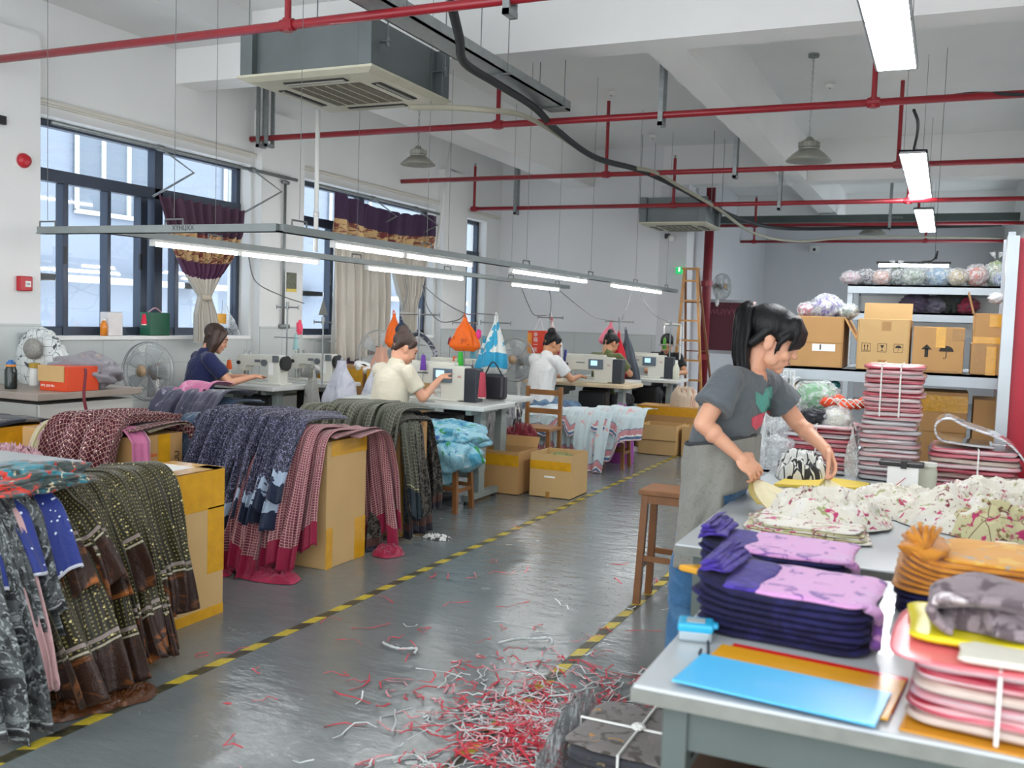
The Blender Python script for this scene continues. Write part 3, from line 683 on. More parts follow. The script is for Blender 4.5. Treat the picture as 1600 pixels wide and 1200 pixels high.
# ---- wall conduit and curtain rail
m = MB(); a, b = atX(60, 158, XL + .04), atX(480, 250, XL + .04); m.tube([(XL + .024, 5.25, a.z + .02), (XL + .024, 13.5, a.z + .02)], .02, n=8)
m.box(XL + .001, 5.25, 2.97, XL + .025, 7.7, 3.0); tag(m.build('conduit_pipe', mat('cream painted pipe', 'CFCBC0', .5), smooth=False), 'cream painted pipe running along the wall above the windows', 'conduit')
for ya, yb, lb in ((5.25, 8.25, 'grey steel curtain rail across the first window'), (8.6, 11.4, 'grey steel curtain rail across the second window')):
    t = thing('curtain_rail', lb, 'curtain rail', (XL + .16, (ya + yb) / 2, 2.8)); MB().cyl((XL + .16, ya, 2.82), (XL + .16, yb, 2.82), .017, n=10).build('rod', galv, t, smooth=True)
    for y in (ya + 1.1, yb - .7):
        m = MB(); m.tube([(XL + .16, y, 2.82), (XL + .42, y + .12, 2.62), (XL + .03, y + .05, 2.42)], .011, n=6); m.cyl((XL + .16, y - .03, 2.82), (XL + .16, y + .03, 2.82), .028, n=8)
        m.build('folding_stay', galv, t)
# ---- curtains
floral = ('noise', 26, .52, .58, '6E2B33')
def curtain_mat(name, bands):
    """bands measured down from the curtain top: (from, to, colour); floral print inside the gold bands"""
    t = NT(name); vec = t.tc.outputs['UV']; sp = t.n('ShaderNodeSeparateXYZ'); t.link(vec, sp.inputs[0]); y = sp.outputs[1]
    fl = t.mix(t.ramp(t.noise(vec, 17, 4, .6, 1.), .5, .56), lin('C9A878'), lin('7A3A36')); fl = t.mix(t.ramp(t.noise(vec, 30, 3, .6, 2.), .6, .64), fl, lin('55503A'))
    col = lin('C9C3B8')
    for lo, hi, c in bands:
        m = t.math('MULTIPLY', t.math('GREATER_THAN', y, lo), t.math('LESS_THAN', y, hi))
        col = t.mix(m, col, fl if c == 'F' else lin(c))
    if isinstance(col, tuple): t.b.inputs['Base Color'].default_value = col
    else: t.link(col, t.b.inputs['Base Color'])
    t.b.inputs['Roughness'].default_value = .8
    t.bump(t.noise(t.tc.outputs['Object'], 60, 3), .4, .01)
    return t.m
def curtain(mb, rows, x, seed=0, nf=9, amp=.035, nu=110, nv=70):
    """rows: (z, y_left, y_right, z_sag) from top to bottom"""
    def fn(u, v):
        q = v * (len(rows) - 1); k = min(int(q), len(rows) - 2); f = q - k; f = f * f * (3 - 2 * f) if 0 else f
        a, b = rows[k], rows[k + 1]
        z = a[0] + (b[0] - a[0]) * f; yl = a[1] + (b[1] - a[1]) * f; yr = a[2] + (b[2] - a[2]) * f
        W = yr - yl; s = math.sin(2 * PI * nf * (u + .02 * nz(u * 5, seed)) + seed) + .4 * math.sin(2 * PI * nf * 2.3 * u + v * 2)
        am = amp * (1.0 if W > .5 else .6) * (.5 + .5 * v)
        zz = z + (a[3] * (1 - f) + b[3] * f) * math.sin(PI * u) + .012 * math.sin(2 * PI * nf * u) * (1 - v)
        return (x + am * s + .01, yl + W * u, zz), (u * 1.3, (rows[0][0] - z))
    mb.grid(fn, nu, nv)
R = [(px, py) for px, py in ()]
def rowpx(yp, xl, xr, x, sag=0):
    a = atX(xl, yp[0], x); b = atX(xr, yp[1], x); return ((a.z + b.z) / 2, a.y, b.y, sag)
XC = XL + .2
t = thing('curtain', 'purple and gold curtain tied in a knot at the first window', 'curtain', (XC, 6.9, 1.2))
m = MB(); curtain(m, [rowpx((299, 332), 243, 380, XC, .0), rowpx((345, 372), 256, 377, XC), rowpx((392, 404), 268, 362, XC, -.02), rowpx((425, 430), 285, 344, XC, -.03), rowpx((462, 464), 309, 327, XC), rowpx((490, 490), 303, 335, XC), rowpx((535, 535), 303, 343, XC)], XC, 1, 9, .05)
m.build('cloth', curtain_mat('tied curtain cloth', [(-1, .28, '452A3E'), (.28, .52, 'F'), (.52, .66, '5A3450')]), t, smooth=True)
c = atX(318, 465, XC); MB().lathe([(.05, -.025), (.065, 0), (.05, .025)], (c.x + .02, c.y, c.z), 16).build('tie_band', mat('cream cord', 'BFB5A2', .8), t, smooth=True)
XC = XL + .25
t = thing('curtain', 'wide purple and floral valance curtain hung across the second window', 'curtain', (XC, 9.8, 1.2))
m = MB(); curtain(m, [rowpx((308, 330), 524, 682, XC, -.08), rowpx((345, 360), 523, 680, XC, -.08), rowpx((377, 396), 522, 672, XC, -.06)], XC, 4, 8, .06)
m.build('valance', curtain_mat('valance cloth', [(-1, .27, '3D2644'), (.27, .75, 'F')]), t, smooth=True)
m = MB(); curtain(m, [rowpx((380, 385), 518, 606, XC - .05), rowpx((460, 460), 517, 605, XC - .05), rowpx((563, 563), 516, 600, XC - .05)], XC - .05, 7, 7, .06)
m.build('cream_panel', curtain_mat('plain cream curtain', []), t, smooth=True)
m = MB(); curtain(m, [rowpx((385, 388), 607, 668, XC - .05), rowpx((425, 425), 612, 662, XC - .05), rowpx((480, 480), 627, 650, XC - .05), rowpx((520, 520), 630, 648, XC - .05)], XC - .05, 9, 6, .05)
m.build('gathered_panel', curtain_mat('plain cream curtain 2', []), t, smooth=True)
m = MB(); curtain(m, [rowpx((560, 560), 508, 585, XC - .02), rowpx((640, 640), 505, 590, XC - .02)], XC + .0, 3, 5, .05)
m.build('purple_hem', curtain_mat('purple hem cloth', [(-1, 3, '4B3048')]), t, smooth=True)
p0 = atX(505, 448, XL - .13)
tag(MB().prism([(XL - .125, p0.y - .09, 1.43), (XL - .125, p0.y + .09, 1.43), (XL - .125, p0.y, 1.62)], (.003, 0, 0)).build('paper_triangle', mat('grey paper', 'BEBDB4', .8)), 'grey paper triangle stuck on the second window', 'paper')
m = MB(); X = XC + .05; a = atX(707, 210, X); b = atX(683, 385, X); m.tube([a, atX(712, 205, X), atX(760, 235, X)], .012, n=6); m.tube([a, b], .02, n=8)
tag(m.build('drain_pipe', MC['white pvc'], smooth=True), 'thin white pipe hanging down the wall beside the second curtain', 'pipe')
# ================================================================ cartons
kraft = mat('kraft cardboard', 'B98F5B', .8, nz=(5, .07), bp=(90, .06)); kraft2 = mat('pale kraft cardboard', 'C6A36E', .8, nz=(4, .06), bp=(90, .06)); krin = mat('cardboard inside', '9A7546', .85, nz=(5, .08))
ytape = mat('yellow packing tape', 'D39B1E', .25, nz=(18, .12), bp=(60, .2), coat=.3); btape = mat('brown packing tape', 'A5793C', .3, nz=(18, .1), bp=(50, .15))
ink = mat('dark printed ink', '2B2620', .7); labw = mat('white paper label', 'EDEDEA', .6)
def carton(x0, y0, x1, y1, z0, z1, label, m=None, tapes=(), open_=0, rz=0, group=None, flaps=None, tm=None, th=.006):
    """corrugated box; tapes: (face, a0, a1, b0, b1) rectangles given as fractions of a face"""
    m = m or kraft
    t = thing('cardboard_box', label, 'box', ((x0 + x1) / 2, (y0 + y1) / 2, z0), 0, group)
    b = MB()
    if open_ or flaps:
        b.box(x0, y0, z0, x1, y1, z0 + th); b.box(x0, y0, z0, x0 + th, y1, z1); b.box(x1 - th, y0, z0, x1, y1, z1); b.box(x0 + th, y0, z0, x1 - th, y0 + th, z1); b.box(x0 + th, y1 - th, z0, x1 - th, y1, z1)
    else: b.box(x0, y0, z0, x1, y1, z1)
    b.build('box_body', m, t, bevel=.004 if not open_ else 0)
    e = .0015
    for tp in tapes:
        f, a0, a1, b0, b1 = tp[:5]; q = MB(); L = lambda a, b_, f_: a + (b_ - a) * f_
        if f == 'f': q.box(L(x0, x1, a0), y0 - e, L(z0, z1, b0), L(x0, x1, a1), y0, L(z0, z1, b1))
        if f == 'r': q.box(x1, L(y0, y1, a0), L(z0, z1, b0), x1 + e, L(y0, y1, a1), L(z0, z1, b1))
        if f == 't': q.box(L(x0, x1, a0), L(y0, y1, b0), z1, L(x0, x1, a1), L(y0, y1, b1), z1 + e)
        q.build(tp[6] if len(tp) > 6 else 'packing_tape', tp[5] if len(tp) > 5 else (tm or ytape), t)
    for fl in (flaps or ()):
        side, ang, ln = fl; q = MB(); a = math.radians(ang); h = ln
        if side == 'f': M = Matrix.Translation((0, y0, z1)) @ Matrix.Rotation(a, 4, 'X'); q.box(x0 + .004, -.004, 0, x1 - .004, 0, h, M)
        if side == 'b': M = Matrix.Translation((0, y1, z1)) @ Matrix.Rotation(-a, 4, 'X'); q.box(x0 + .004, 0, 0, x1 - .004, .004, h, M)
        if side == 'l': M = Matrix.Translation((x0, 0, z1)) @ Matrix.Rotation(-a, 4, 'Y'); q.box(-.004, y0 + .004, 0, 0, y1 - .004, h, M)
        if side == 'r': M = Matrix.Translation((x1, 0, z1)) @ Matrix.Rotation(a, 4, 'Y'); q.box(0, y0 + .004, 0, .004, y1 - .004, h, M)
        q.build('flap', m, t)
    t.rotation_euler.z = rz
    return t
# ---- big taped carton and the white table behind it, at the left
t = carton(-3.42, 2.0, -3.1, 3.58, 0, .70, 'large cardboard box with yellow tape bands and a white papered top, under the olive scarves', kraft2,
           [('r', 0, 1, .74, 1), ('r', .93, 1, .3, .75), ('r', 0, 1, 0, .07), ('f', 0, 1, .74, 1)])
m = MB().box(-3.41, 2.01, .701, -3.12, 3.57, .704).build('paper_sheet', mat('white printed paper', 'E8E6E0', .6, nz=(60, .06)), t)
MB().box(-3.2, 2.01, .704, -3.1, 3.57, .7055).build('packing_tape', ytape, t); MB().box(-3.42, 3.5, .704, -3.1, 3.58, .7055).build('packing_tape', ytape, t)
tp = mat('pale grey laminate', 'B4B9BB', .3, nz=(3, .02), coat=.2); tl = mat('grey painted table steel', '59625E', .45, .2, nz=(8, .08))
def work_table(x0, y0, x1, y1, z, label, th=.035, top=None, legs=((0, 0), (1, 0), (0, 1), (1, 1)), lw=.045, apron=.1):
    t = thing('work_table', label, 'table', ((x0 + x1) / 2, (y0 + y1) / 2, 0))
    MB().box(x0, y0, z - th, x1, y1, z).build('table_top', top or tp, t, bevel=.006)
    for a, b in legs:
        X = x0 + .05 + (x1 - x0 - .1 - lw) * a; Y = y0 + .05 + (y1 - y0 - .1 - lw) * b
        MB().box(X, Y, 0, X + lw, Y + lw, z - th).build('leg', tl, t, bevel=.003)
    f = MB(); f.box(x0 + .06, y0 + .06, z - th - apron, x1 - .06, y0 + .085, z - th - .001); f.box(x0 + .06, y1 - .085, z - th - apron, x1 - .06, y1 - .06, z - th - .001); f.box(x0 + .055, y0 + .075, z - th - apron, x0 + .075, y1 - .075, z - th); f.box(x1 - .075, y0 + .075, z - th - apron, x1 - .05, y1 - .075, z - th)
    f.build('frame', tl, t); return t
work_table(-4.9, 2.0, -3.48, 3.1, .76, 'pale grey table at the left edge behind the large taped box', th=.03)
carton(-4.75, 3.3, -3.95, 3.62, 0, .52, 'low cardboard box with yellow tape beside the white table at the left', kraft2, [('r', 0, 1, .5, 1), ('f', 0, 1, .5, 1), ('t', 0, 1, .2, .8)])

# ================================================================ draped cloth
def fall(mb, a0, a1, edge, zt, zh, side='-Y', back=.35, out=.1, **kw):
    c = (a0 + a1) / 2; w = a1 - a0; d = [(-back, 0), (-back * .5, .02), (-.04, .02), (.035, -.04), (.035 + out * .35, -.3 * (zt - zh)), (.035 + out * .8, -.75 * (zt - zh)), (.035 + out, -(zt - zh))]
    if side == '-Y': P = [(c, edge - q, zt + z) for q, z in d]; wd = (-1, 0, 0)
    elif side == '+Y': P = [(c, edge + q, zt + z) for q, z in d]; wd = (1, 0, 0)
    else: P = [(edge + q, c, zt + z) for q, z in d]; wd = (0, -1, 0)
    return drape(mb, P, wd, w, **kw)
def scarfheap(name, label, cat, loc, layers, group=None):
    """layers: list of (part name, material, fall kwargs)"""
    t = thing(name, label, cat, loc, 0, group)
    for nm, m_, kw in layers:
        mb = MB(); fall(mb, **kw); mb.build(nm, m_, t, smooth=True, solid=.003)
    return t
G = 'scarf heaps draped over cardboard boxes'
olive = fabric('olive dotted scarf', '221D10', [('noise', 3.5, .42, .62, '302E1B'), ('stx', 330, .75, '3D391F'), ('dot', 62, .2, .1, '8F8450'), ('dot', 31, .13, .4, 'D8C888'), ('hem', -1, .17, .0, '2E1A10'), ('hemn', .168, 9, .5, .68, '9A5A26'), ('hem', .176, .184, 0, 'A89F8A'), ('hem', .2, .215, 0, '8D7F78')], rough=.42, sheen=.1)
copper = fabric('copper satin hem', '4A2A14', [('noise', 9, .56, .68, '8A5226')], rough=.3, sheen=0)
lay = []
X0 = -3.07
specs = [(2.3, 2.66, .015, .16, .045, 3, 1), (2.4, 2.78, .015, .3, .05, 3, 2), (2.68, 3.0, .06, .2, .045, 3, 3), (2.9, 3.19, .16, .13, .045, 3, 4), (2.34, 2.62, .05, .36, .05, 2, 5), (2.6, 2.84, .34, .2, .045, 2, 6), (2.78, 2.96, .05, .24, .04, 2, 7), (2.46, 2.7, .42, .24, .04, 2, 8)]
for i, (a, b, zh, out, am, wv, sd) in enumerate(specs):
    lay.append(('scarf_layer', olive, dict(a0=a, a1=b, edge=X0, zt=.715 + .01 * (i % 4), zh=zh, side='X', back=.3, out=out, amp=am, waves=wv, seed=sd, amp0=.1, ragged=.02, flare=.0, nu=60, nv=70, gather=1.05)))
oh = scarfheap('scarf_heap', 'heap of olive gold dotted scarves with copper hems, draped over the large taped box', 'scarves', (-3.1, 2.7, 0), lay, G)
for k in range(3): heap(MB(), (-2.76 + .04 * k, 2.42 + .1 * k, .002), .07, .1, .035, seed=31 + k, n=40, rough=.7).build('floor_gather', copper, oh, smooth=True)
for y, z in ((2.66, .16), (2.3, .3)): MB().box(-2.865, y, z, -2.86, y + .018, z + .03).build('care_label', labw, oh)
grp = fabric('grey black paisley scarf', '4D5151', [('noise', 16, .47, .56, '1F2122'), ('noise', 34, .55, .6, '8C9191'), ('hem', .01, .025, .01, '1A1A1B'), ('hem', .03, .035, .01, 'A5A8A8')], rough=.6)
pinks = fabric('pale pink scarf', 'C9A3A3', [('noise', 6, .55, .7, 'B58A8C')], rough=.6)
scarfheap('scarf_heap', 'grey and black paisley scarf with a pale pink strip, hanging at the left edge', 'scarves', (-2.9, 2.0, 0), [
    ('scarf_layer', grp, dict(a0=2.14, a1=2.4, edge=-2.98, zt=.79, zh=.34, side='X', back=.3, out=.16, amp=.05, waves=3, seed=21, flare=.2)),
    ('pink_strip', pinks, dict(a0=2.24, a1=2.33, edge=-2.94, zt=.74, zh=.14, side='X', back=.2, out=.17, amp=.03, waves=2, seed=22)),
    ('scarf_layer', grp, dict(a0=2.2, a1=2.4, edge=-3.02, zt=.75, zh=.26, side='X', back=.25, out=.14, amp=.05, waves=3, seed=23, flare=.25)),
    ('scarf_layer', grp, dict(a0=2.05, a1=2.27, edge=-2.9, zt=.72, zh=.03, side='X', back=.2, out=.16, amp=.05, waves=3, seed=24))], G)
blues = fabric('royal blue dotted scarf', '25357F', [('dot', 42, .2, .8, 'DDE3F0'), ('hem', -1, .012, 0, 'CFCFD8'), ('side', .01, 'CFCFD8')], rough=.5)
scarfheap('scarf', 'royal blue scarf with white flecks hanging at the left under the teal bundle', 'scarf', (-2.98, 2.3, 0), [('cloth', blues, dict(a0=2.2, a1=2.48, edge=-3.0, zt=.79, zh=.5, side='X', back=.3, out=.13, amp=.03, waves=2, seed=25, flare=.2)),
    ('copper_tuck', copper, dict(a0=2.3, a1=2.48, edge=-3.02, zt=.76, zh=.42, side='X', back=.2, out=.08, amp=.05, waves=3, seed=26))])
teal = fabric('teal and red patterned silk', '2B7F8E', coord='Object', layers=[('noise', 7, .44, .5, '3E4B48'), ('noise', 13, .55, .6, 'C23A2A'), ('noise', 19, .62, .66, 'D8C8A8')], rough=.4)
c = atZ(70, 785, .79)
tag(rough_ell(MB(), (-3.06, 2.4, .81), (.17, .27, .05), 4, .3, 2.6, 90, 50).build('silk_bundle', teal, smooth=True), 'crumpled teal and red patterned silk bundle on top of the olive scarves', 'scarf')

maroon = fabric('maroon lattice scarf', '4A1222', [('lat', 190, .92, 'C99C92'), ('dot', 30, .15, .3, 'EADACB'), ('dot', 47, .12, .3, 'A8384C'), ('hem', .03, .12, 0, '7A1F36'), ('hem', .05, .06, 0, 'C58A92'), ('hem', .08, .09, 0, 'C58A92')], rough=.5)
creamy = fabric('cream olive striped scarf', 'BFB595', [('stx', 60, .3, '9A9468'), ('noise', 8, .55, .6, 'B88A9A')], rough=.6)
lb = carton(-4.85, 3.88, -4.0, 4.26, 0, .74, 'cardboard box with a yellow tape strip and upright lettering under the maroon scarves', kraft, [('r', .5, .74, 0, 1)])
text_obj('lettering', 'LOVE', .1, (-3.998, 4.02, .52), (0, 0, -1), (0, 1, 0), mat('orange printed ink', 'C4622A', .7), lb, bold=.003)
text_obj('lettering', 'UU', .05, (-3.998, 4.215, .6), (0, 0, 1), (0, -1, 0), ink, lb)
scarfheap('scarf_heap', 'heap of maroon scarves with a cream lattice pattern over the lettered box', 'scarves', (-4.4, 4.0, 0), [
    ('side_layer', creamy, dict(a0=-4.68, a1=-4.44, edge=3.86, zt=.76, zh=.12, back=.36, out=.14, amp=.04, waves=4, seed=41, flare=.15)),
    ('scarf_layer', maroon, dict(a0=-4.55, a1=-4.12, edge=3.84, zt=.79, zh=.06, back=.4, out=.16, amp=.05, waves=6, seed=42, amp0=.35, flare=.12)),
    ('scarf_layer', maroon, dict(a0=-4.4, a1=-4.02, edge=3.86, zt=.83, zh=.3, back=.42, out=.16, amp=.04, waves=4, seed=43, amp0=.4)),
    ('scarf_layer', maroon, dict(a0=-4.25, a1=-3.96, edge=4.28, zt=.78, zh=.5, side='+Y', back=.42, out=.1, amp=.03, waves=3, seed=44)),
    ('side_layer', creamy, dict(a0=-4.2, a1=-3.97, edge=4.3, zt=.77, zh=.1, side='+Y', back=.3, out=.12, amp=.03, waves=3, seed=45))], G)
pk = fabric('pink satin scarf end', 'C56F96', [('hem', -1, .008, 0, 'E8E2E4'), ('side', .008, 'E8E2E4')], rough=.35)
m = MB(); fall(m, 3.84, 3.98, -4.0, .77, .5, 'X', back=.3, out=.03, amp=.012, waves=1, seed=47); m.build('pink_end', pk, bpy.data.objects['scarf_heap.002'], smooth=True, solid=.003)
dblue = fabric('dark blue satin scarf', '26384E', [('noise', 3, .45, .65, '34485E')], rough=.38, sheen=.1); dgrey = fabric('charcoal violet satin scarf', '3A3A4C', [('noise', 4, .45, .62, '4B4A5E'), ('noise', 7, .62, .66, '8A8B9C')], rough=.35); pkc = fabric('pink print cloth', 'B5688C', [('noise', 9, .5, .6, 'C98AA6')], rough=.5)
carton(-4.86, 5.0, -4.36, 5.3, 0, .79, 'cardboard box almost hidden under the dark blue scarves')
scarfheap('scarf_heap', 'heap of dark blue and charcoal satin scarves with a pink cloth on top', 'scarves', (-4.7, 5.0, 0), [
    ('scarf_layer', dblue, dict(a0=-4.9, a1=-4.56, edge=4.96, zt=.82, zh=.1, back=.34, out=.22, amp=.05, waves=7, seed=51, flare=.1)),
    ('scarf_layer', dblue, dict(a0=-4.8, a1=-4.26, edge=4.98, zt=.83, zh=.04, back=.34, out=.3, amp=.06, waves=6, seed=52, flare=.15)),
    ('scarf_layer', dgrey, dict(a0=-4.86, a1=-4.3, edge=4.95, zt=.88, zh=.6, back=.34, out=.12, amp=.035, waves=4, seed=53, amp0=.3)),
    ('pink_layer', pkc, dict(a0=-4.8, a1=-4.54, edge=5.1, zt=.925, zh=.87, back=.25, out=.06, amp=.02, waves=2, seed=54, amp0=.5))], G)

navy = fabric('navy speckled scarf', '181A2C', [('noise', 110, .54, .6, '8F90AC'), ('noise', 70, .6, .66, '4C4868'), ('hem', -1, .12, .0, '16233E'), ('hem', .1, .17, .12, '9FB0C4'), ('hem', -1, .1, .05, '14213A')], rough=.5)
plainb = fabric('steel blue satin scarf', '3B4F66', [('hem', -1, .1, 0, '8FA3C0')], rough=.35)
mpink = fabric('maroon pink checked scarf', '6B2B3C', [('chk', 430, .72, 'BE928E'), ('noise', 80, .6, .66, '9A5560'), ('hem', -1, .13, 0, '8C1238')], rough=.5)
carton(-4.1, 4.46, -3.13, 4.86, 0, .73, 'tall cardboard box standing upright between the two ends of the maroon pink scarf', kraft2, [('r', .0, .16, 0, .32), ('r', .72, 1, 0, .34), ('r', .1, 1, .88, 1), ('t', 0, 1, .2, .8)])
scarfheap('scarf_heap', 'heap of navy speckled scarves with dark blue hems, in front of the upright box', 'scarves', (-3.7, 4.4, 0), [
    ('scarf_layer', navy, dict(a0=-4.32, a1=-4.0, edge=4.42, zt=.76, zh=.2, back=.42, out=.2, amp=.05, waves=4, seed=61, flare=.1)),
    ('blue_layer', plainb, dict(a0=-4.15, a1=-3.86, edge=4.40, zt=.8, zh=.03, back=.42, out=.24, amp=.05, waves=3, seed=62)),
    ('scarf_layer', navy, dict(a0=-4.0, a1=-3.52, edge=4.40, zt=.82, zh=.06, back=.45, out=.22, amp=.055, waves=6, seed=63, amp0=.3, flare=.05)),
    ('scarf_layer', navy, dict(a0=-3.95, a1=-3.6, edge=4.38, zt=.84, zh=.36, back=.45, out=.25, amp=.05, waves=4, seed=64, amp0=.3, ragged=.06)),
    ('scarf_layer', navy, dict(a0=-3.66, a1=-3.28, edge=4.40, zt=.84, zh=.28, back=.45, out=.2, amp=.05, waves=5, seed=65, amp0=.3, ragged=.05)),
    ('scarf_layer', navy, dict(a0=-3.42, a1=-3.24, edge=4.40, zt=.83, zh=.42, back=.45, out=.2, amp=.035, waves=2, seed=66, amp0=.3))], G)
mp = scarfheap('scarf_heap', 'maroon and pink checked scarves with crimson hems straddling the upright box', 'scarves', (-3.25, 4.6, 0), [
    ('scarf_layer', mpink, dict(a0=-3.5, a1=-3.17, edge=4.42, zt=.79, zh=.06, back=.3, out=.18, amp=.04, waves=5, seed=71, flare=.1)),
    ('scarf_layer', mpink, dict(a0=-3.4, a1=-3.11, edge=4.44, zt=.77, zh=.16, back=.4, out=.1, amp=.03, waves=3, seed=72, amp0=.3, flare=.15)),
    ('scarf_layer', mpink, dict(a0=-3.62, a1=-3.34, edge=4.38, zt=.74, zh=.02, back=.2, out=.26, amp=.045, waves=4, seed=73)),
    ('scarf_layer', mpink, dict(a0=-3.36, a1=-3.06, edge=4.9, zt=.76, zh=.05, side='+Y', back=.44, out=.12, amp=.035, waves=4, seed=74, flare=.2)),
    ('scarf_layer', mpink, dict(a0=-3.3, a1=-3.02, edge=4.92, zt=.75, zh=.13, side='+Y', back=.3, out=.16, amp=.03, waves=3, seed=75, flare=.2))], G)
crim = fabric('crimson satin hem', '8C1238', [('noise', 8, .45, .65, 'A5204A')], rough=.35)
for a_ in (((-3.72, 4.1, .002), .22, .1, .05, 76), ((-3.3, 4.18, .002), .2, .12, .05, 77), ((-3.02, 4.95, .002), .1, .1, .06, 78)): heap(MB(), *a_, 50, rough=.8, fq=5, pw=.8).build('floor_gather', crim, mp, smooth=True)
ogrey = fabric('olive grey checked scarf', '4A4B3C', [('chk', 260, .8, '76776A'), ('noise', 5, .5, .65, '54574A'), ('hem', .2, .205, 0, 'C9C08A'), ('hem', -1, .18, 0, '1C2B33')], rough=.42, sheen=.1)
leo = fabric('black leopard print scarf', '5C554C', [('noise', 34, .44, .5, '16140F'), ('hem', .02, .1, .0, '4A2E26'), ('hem', -1, .05, 0, '1C1A28')], rough=.5)
carton(-3.9, 5.36, -3.2, 5.72, 0, .74, 'cardboard box with a yellow tape strip under the olive grey scarves', kraft, [('r', .1, .7, .0, 1)])
scarfheap('scarf_heap', 'heap of olive grey checked scarves with dark teal hems, behind the maroon pink scarves', 'scarves', (-3.5, 5.3, 0), [
    ('under_layer', leo, dict(a0=-3.5, a1=-3.14, edge=5.28, zt=.76, zh=.03, back=.4, out=.22, amp=.05, waves=4, seed=81, flare=.1)),
    ('scarf_layer', ogrey, dict(a0=-3.94, a1=-3.56, edge=5.3, zt=.8, zh=.1, back=.44, out=.2, amp=.05, waves=5, seed=82, amp0=.4)),
    ('scarf_layer', ogrey, dict(a0=-3.66, a1=-3.32, edge=5.26, zt=.84, zh=.16, back=.44, out=.16, amp=.05, waves=4, seed=83, amp0=.45)),
    ('scarf_layer', ogrey, dict(a0=-3.4, a1=-3.14, edge=5.28, zt=.83, zh=.22, back=.44, out=.13, amp=.035, waves=3, seed=84, amp0=.45)),
    ('scarf_layer', ogrey, dict(a0=5.3, a1=5.56, edge=-3.2, zt=.8, zh=.14, side='X', back=.4, out=.07, amp=.03, waves=3, seed=87)),
    ('under_layer', leo, dict(a0=5.3, a1=5.6, edge=-3.2, zt=.76, zh=.03, side='X', back=.2, out=.07, amp=.03, waves=3, seed=88)),
    ('side_layer', leo, dict(a0=-3.5, a1=-3.26, edge=5.74, zt=.79, zh=.04, side='+Y', back=.4, out=.1, amp=.03, waves=3, seed=85, flare=.1)),
    ('side_layer', leo, dict(a0=-3.42, a1=-3.2, edge=5.76, zt=.75, zh=.12, side='+Y', back=.2, out=.12, amp=.03, waves=3, seed=86, flare=.1))], G)

# ================================================================ open cartons on the aisle
wb = mat('amber wood', '7E5028', .45, nz=(9, .18), bp=(40, .1))
t = carton(-3.56, 7.2, -3.16, 7.6, 0, .36, 'open cardboard box with yellow tape, left of the pair beside the turquoise cloth', kraft, [('f', 0, 1, .66, .92)], 1, flaps=[('b', 35, .1)])
t = carton(-3.08, 7.26, -2.72, 7.66, 0, .36, 'open cardboard box holding thread scraps, right of the pair on the aisle', kraft2, [('f', 0, 1, .64, .84), ('f', .36, .62, .46, .5, labw, 'paper_strip'), ('f', .4, .5, 0, .14, btape)], 1)
tag(heap(MB(), (-2.9, 7.46, .26), .15, .17, .09, 91, 40, rough=.8).build('scrap_pile', mat('green and grey scraps', '8A8F5C', .8, nz=(28, .5)), smooth=True), 'tangled green and grey scraps inside the open aisle box', 'scraps', kind='stuff')
t = carton(-3.09, 10.36, -2.66, 10.8, 0, .33, 'open cardboard box standing at the far end of the aisle behind the white scarves', kraft2, [('f', 0, 1, .48, .5, krin, 'crease')], 1, flaps=[('f', 172, .16)])
carton(-2.62, 10.45, -2.3, 10.8, 0, .33, 'small cardboard box beside the far open box, by the standing person', kraft2, [], 1)
carton(-3.3, 10.95, -2.5, 11.3, 0, .5, 'cardboard box with two broad yellow tape bands behind the far open box', kraft, [('f', 0, 1, .78, .98), ('f', 0, 1, .4, .62)])

# ================================================================ sewing stations
stl = mat('cream enamelled machine', 'D6D6CB', .3, nz=(6, .03), coat=.3); stg = mat('grey machine trim', '6C7377', .4, .3); scr = mat('lit blue display', 'A9DDF2', .3, emit=.45); chrome = mat('chrome', 'C4C6C8', .2, 1)
ttop = mat('speckled white table top', 'CFD2CE', .35, nz=(90, .08)); tleg = mat('grey green table leg', '8E9894', .45, .2, nz=(8, .06))
def sewing_table(x0, x1, y0, y1, label, top=None):
    t = thing('sewing_table', label, 'table', ((x0 + x1) / 2, (y0 + y1) / 2, 0), group='sewing tables')
    z = .78; MB().box(x0, y0, z - .04, x1, y1, z).build('table_top', top or ttop, t, bevel=.008)
    for X in (x0 + .12, x1 - .18):
        m = MB(); m.box(X, y0 + .2, .08, X + .06, y0 + .3, z - .04); m.box(X - .002, y0 + .19, .25, X + .062, y0 + .31, z - .2); m.box(X, y0 + .05, z - .08, X + .05, y1 - .05, z - .04); m.box(X, y0 + .02, .03, X + .06, y1 - .02, .08)
        l = m.build('leg', tleg, t, bevel=.003)
        m = MB(); m.cyl((X + .03, y0 + .05, 0), (X + .03, y0 + .05, .035), .02); m.cyl((X + .03, y1 - .05, 0), (X + .03, y1 - .05, .035), .02); m.build('foot', darkpl, l)
    MB().box(x0 + .18, y0 + .24, .18, x1 - .18, y0 + .28, .22).build('crossbar', tleg, t)
    MB().box((x0 + x1) / 2 - .02, y0 + .18, .45, (x0 + x1) / 2 + .3, y0 + .36, .68).build('motor_box', darkpl, t, bevel=.02)
    MB().box(x0 + .2, y0 + .08, z - .16, x0 + .42, y1 - .15, z - .06).build('drawer', tleg, t, bevel=.006)
    M = Matrix.Translation(((x0 + x1) / 2, y0 + .1, .12)) @ Matrix.Rotation(.25, 4, 'X'); MB().box(-.17, -.12, -.01, .17, .12, .01, M).build('pedal', darkpl, t, bevel=.004)
    m = MB(); c = (x0 + x1) / 2 + .1; m.cyl((c, y0 + .1, .14), (c, y0 + .26, .46), .006, n=6); m.build('pedal_rod', galv, t)
    return t
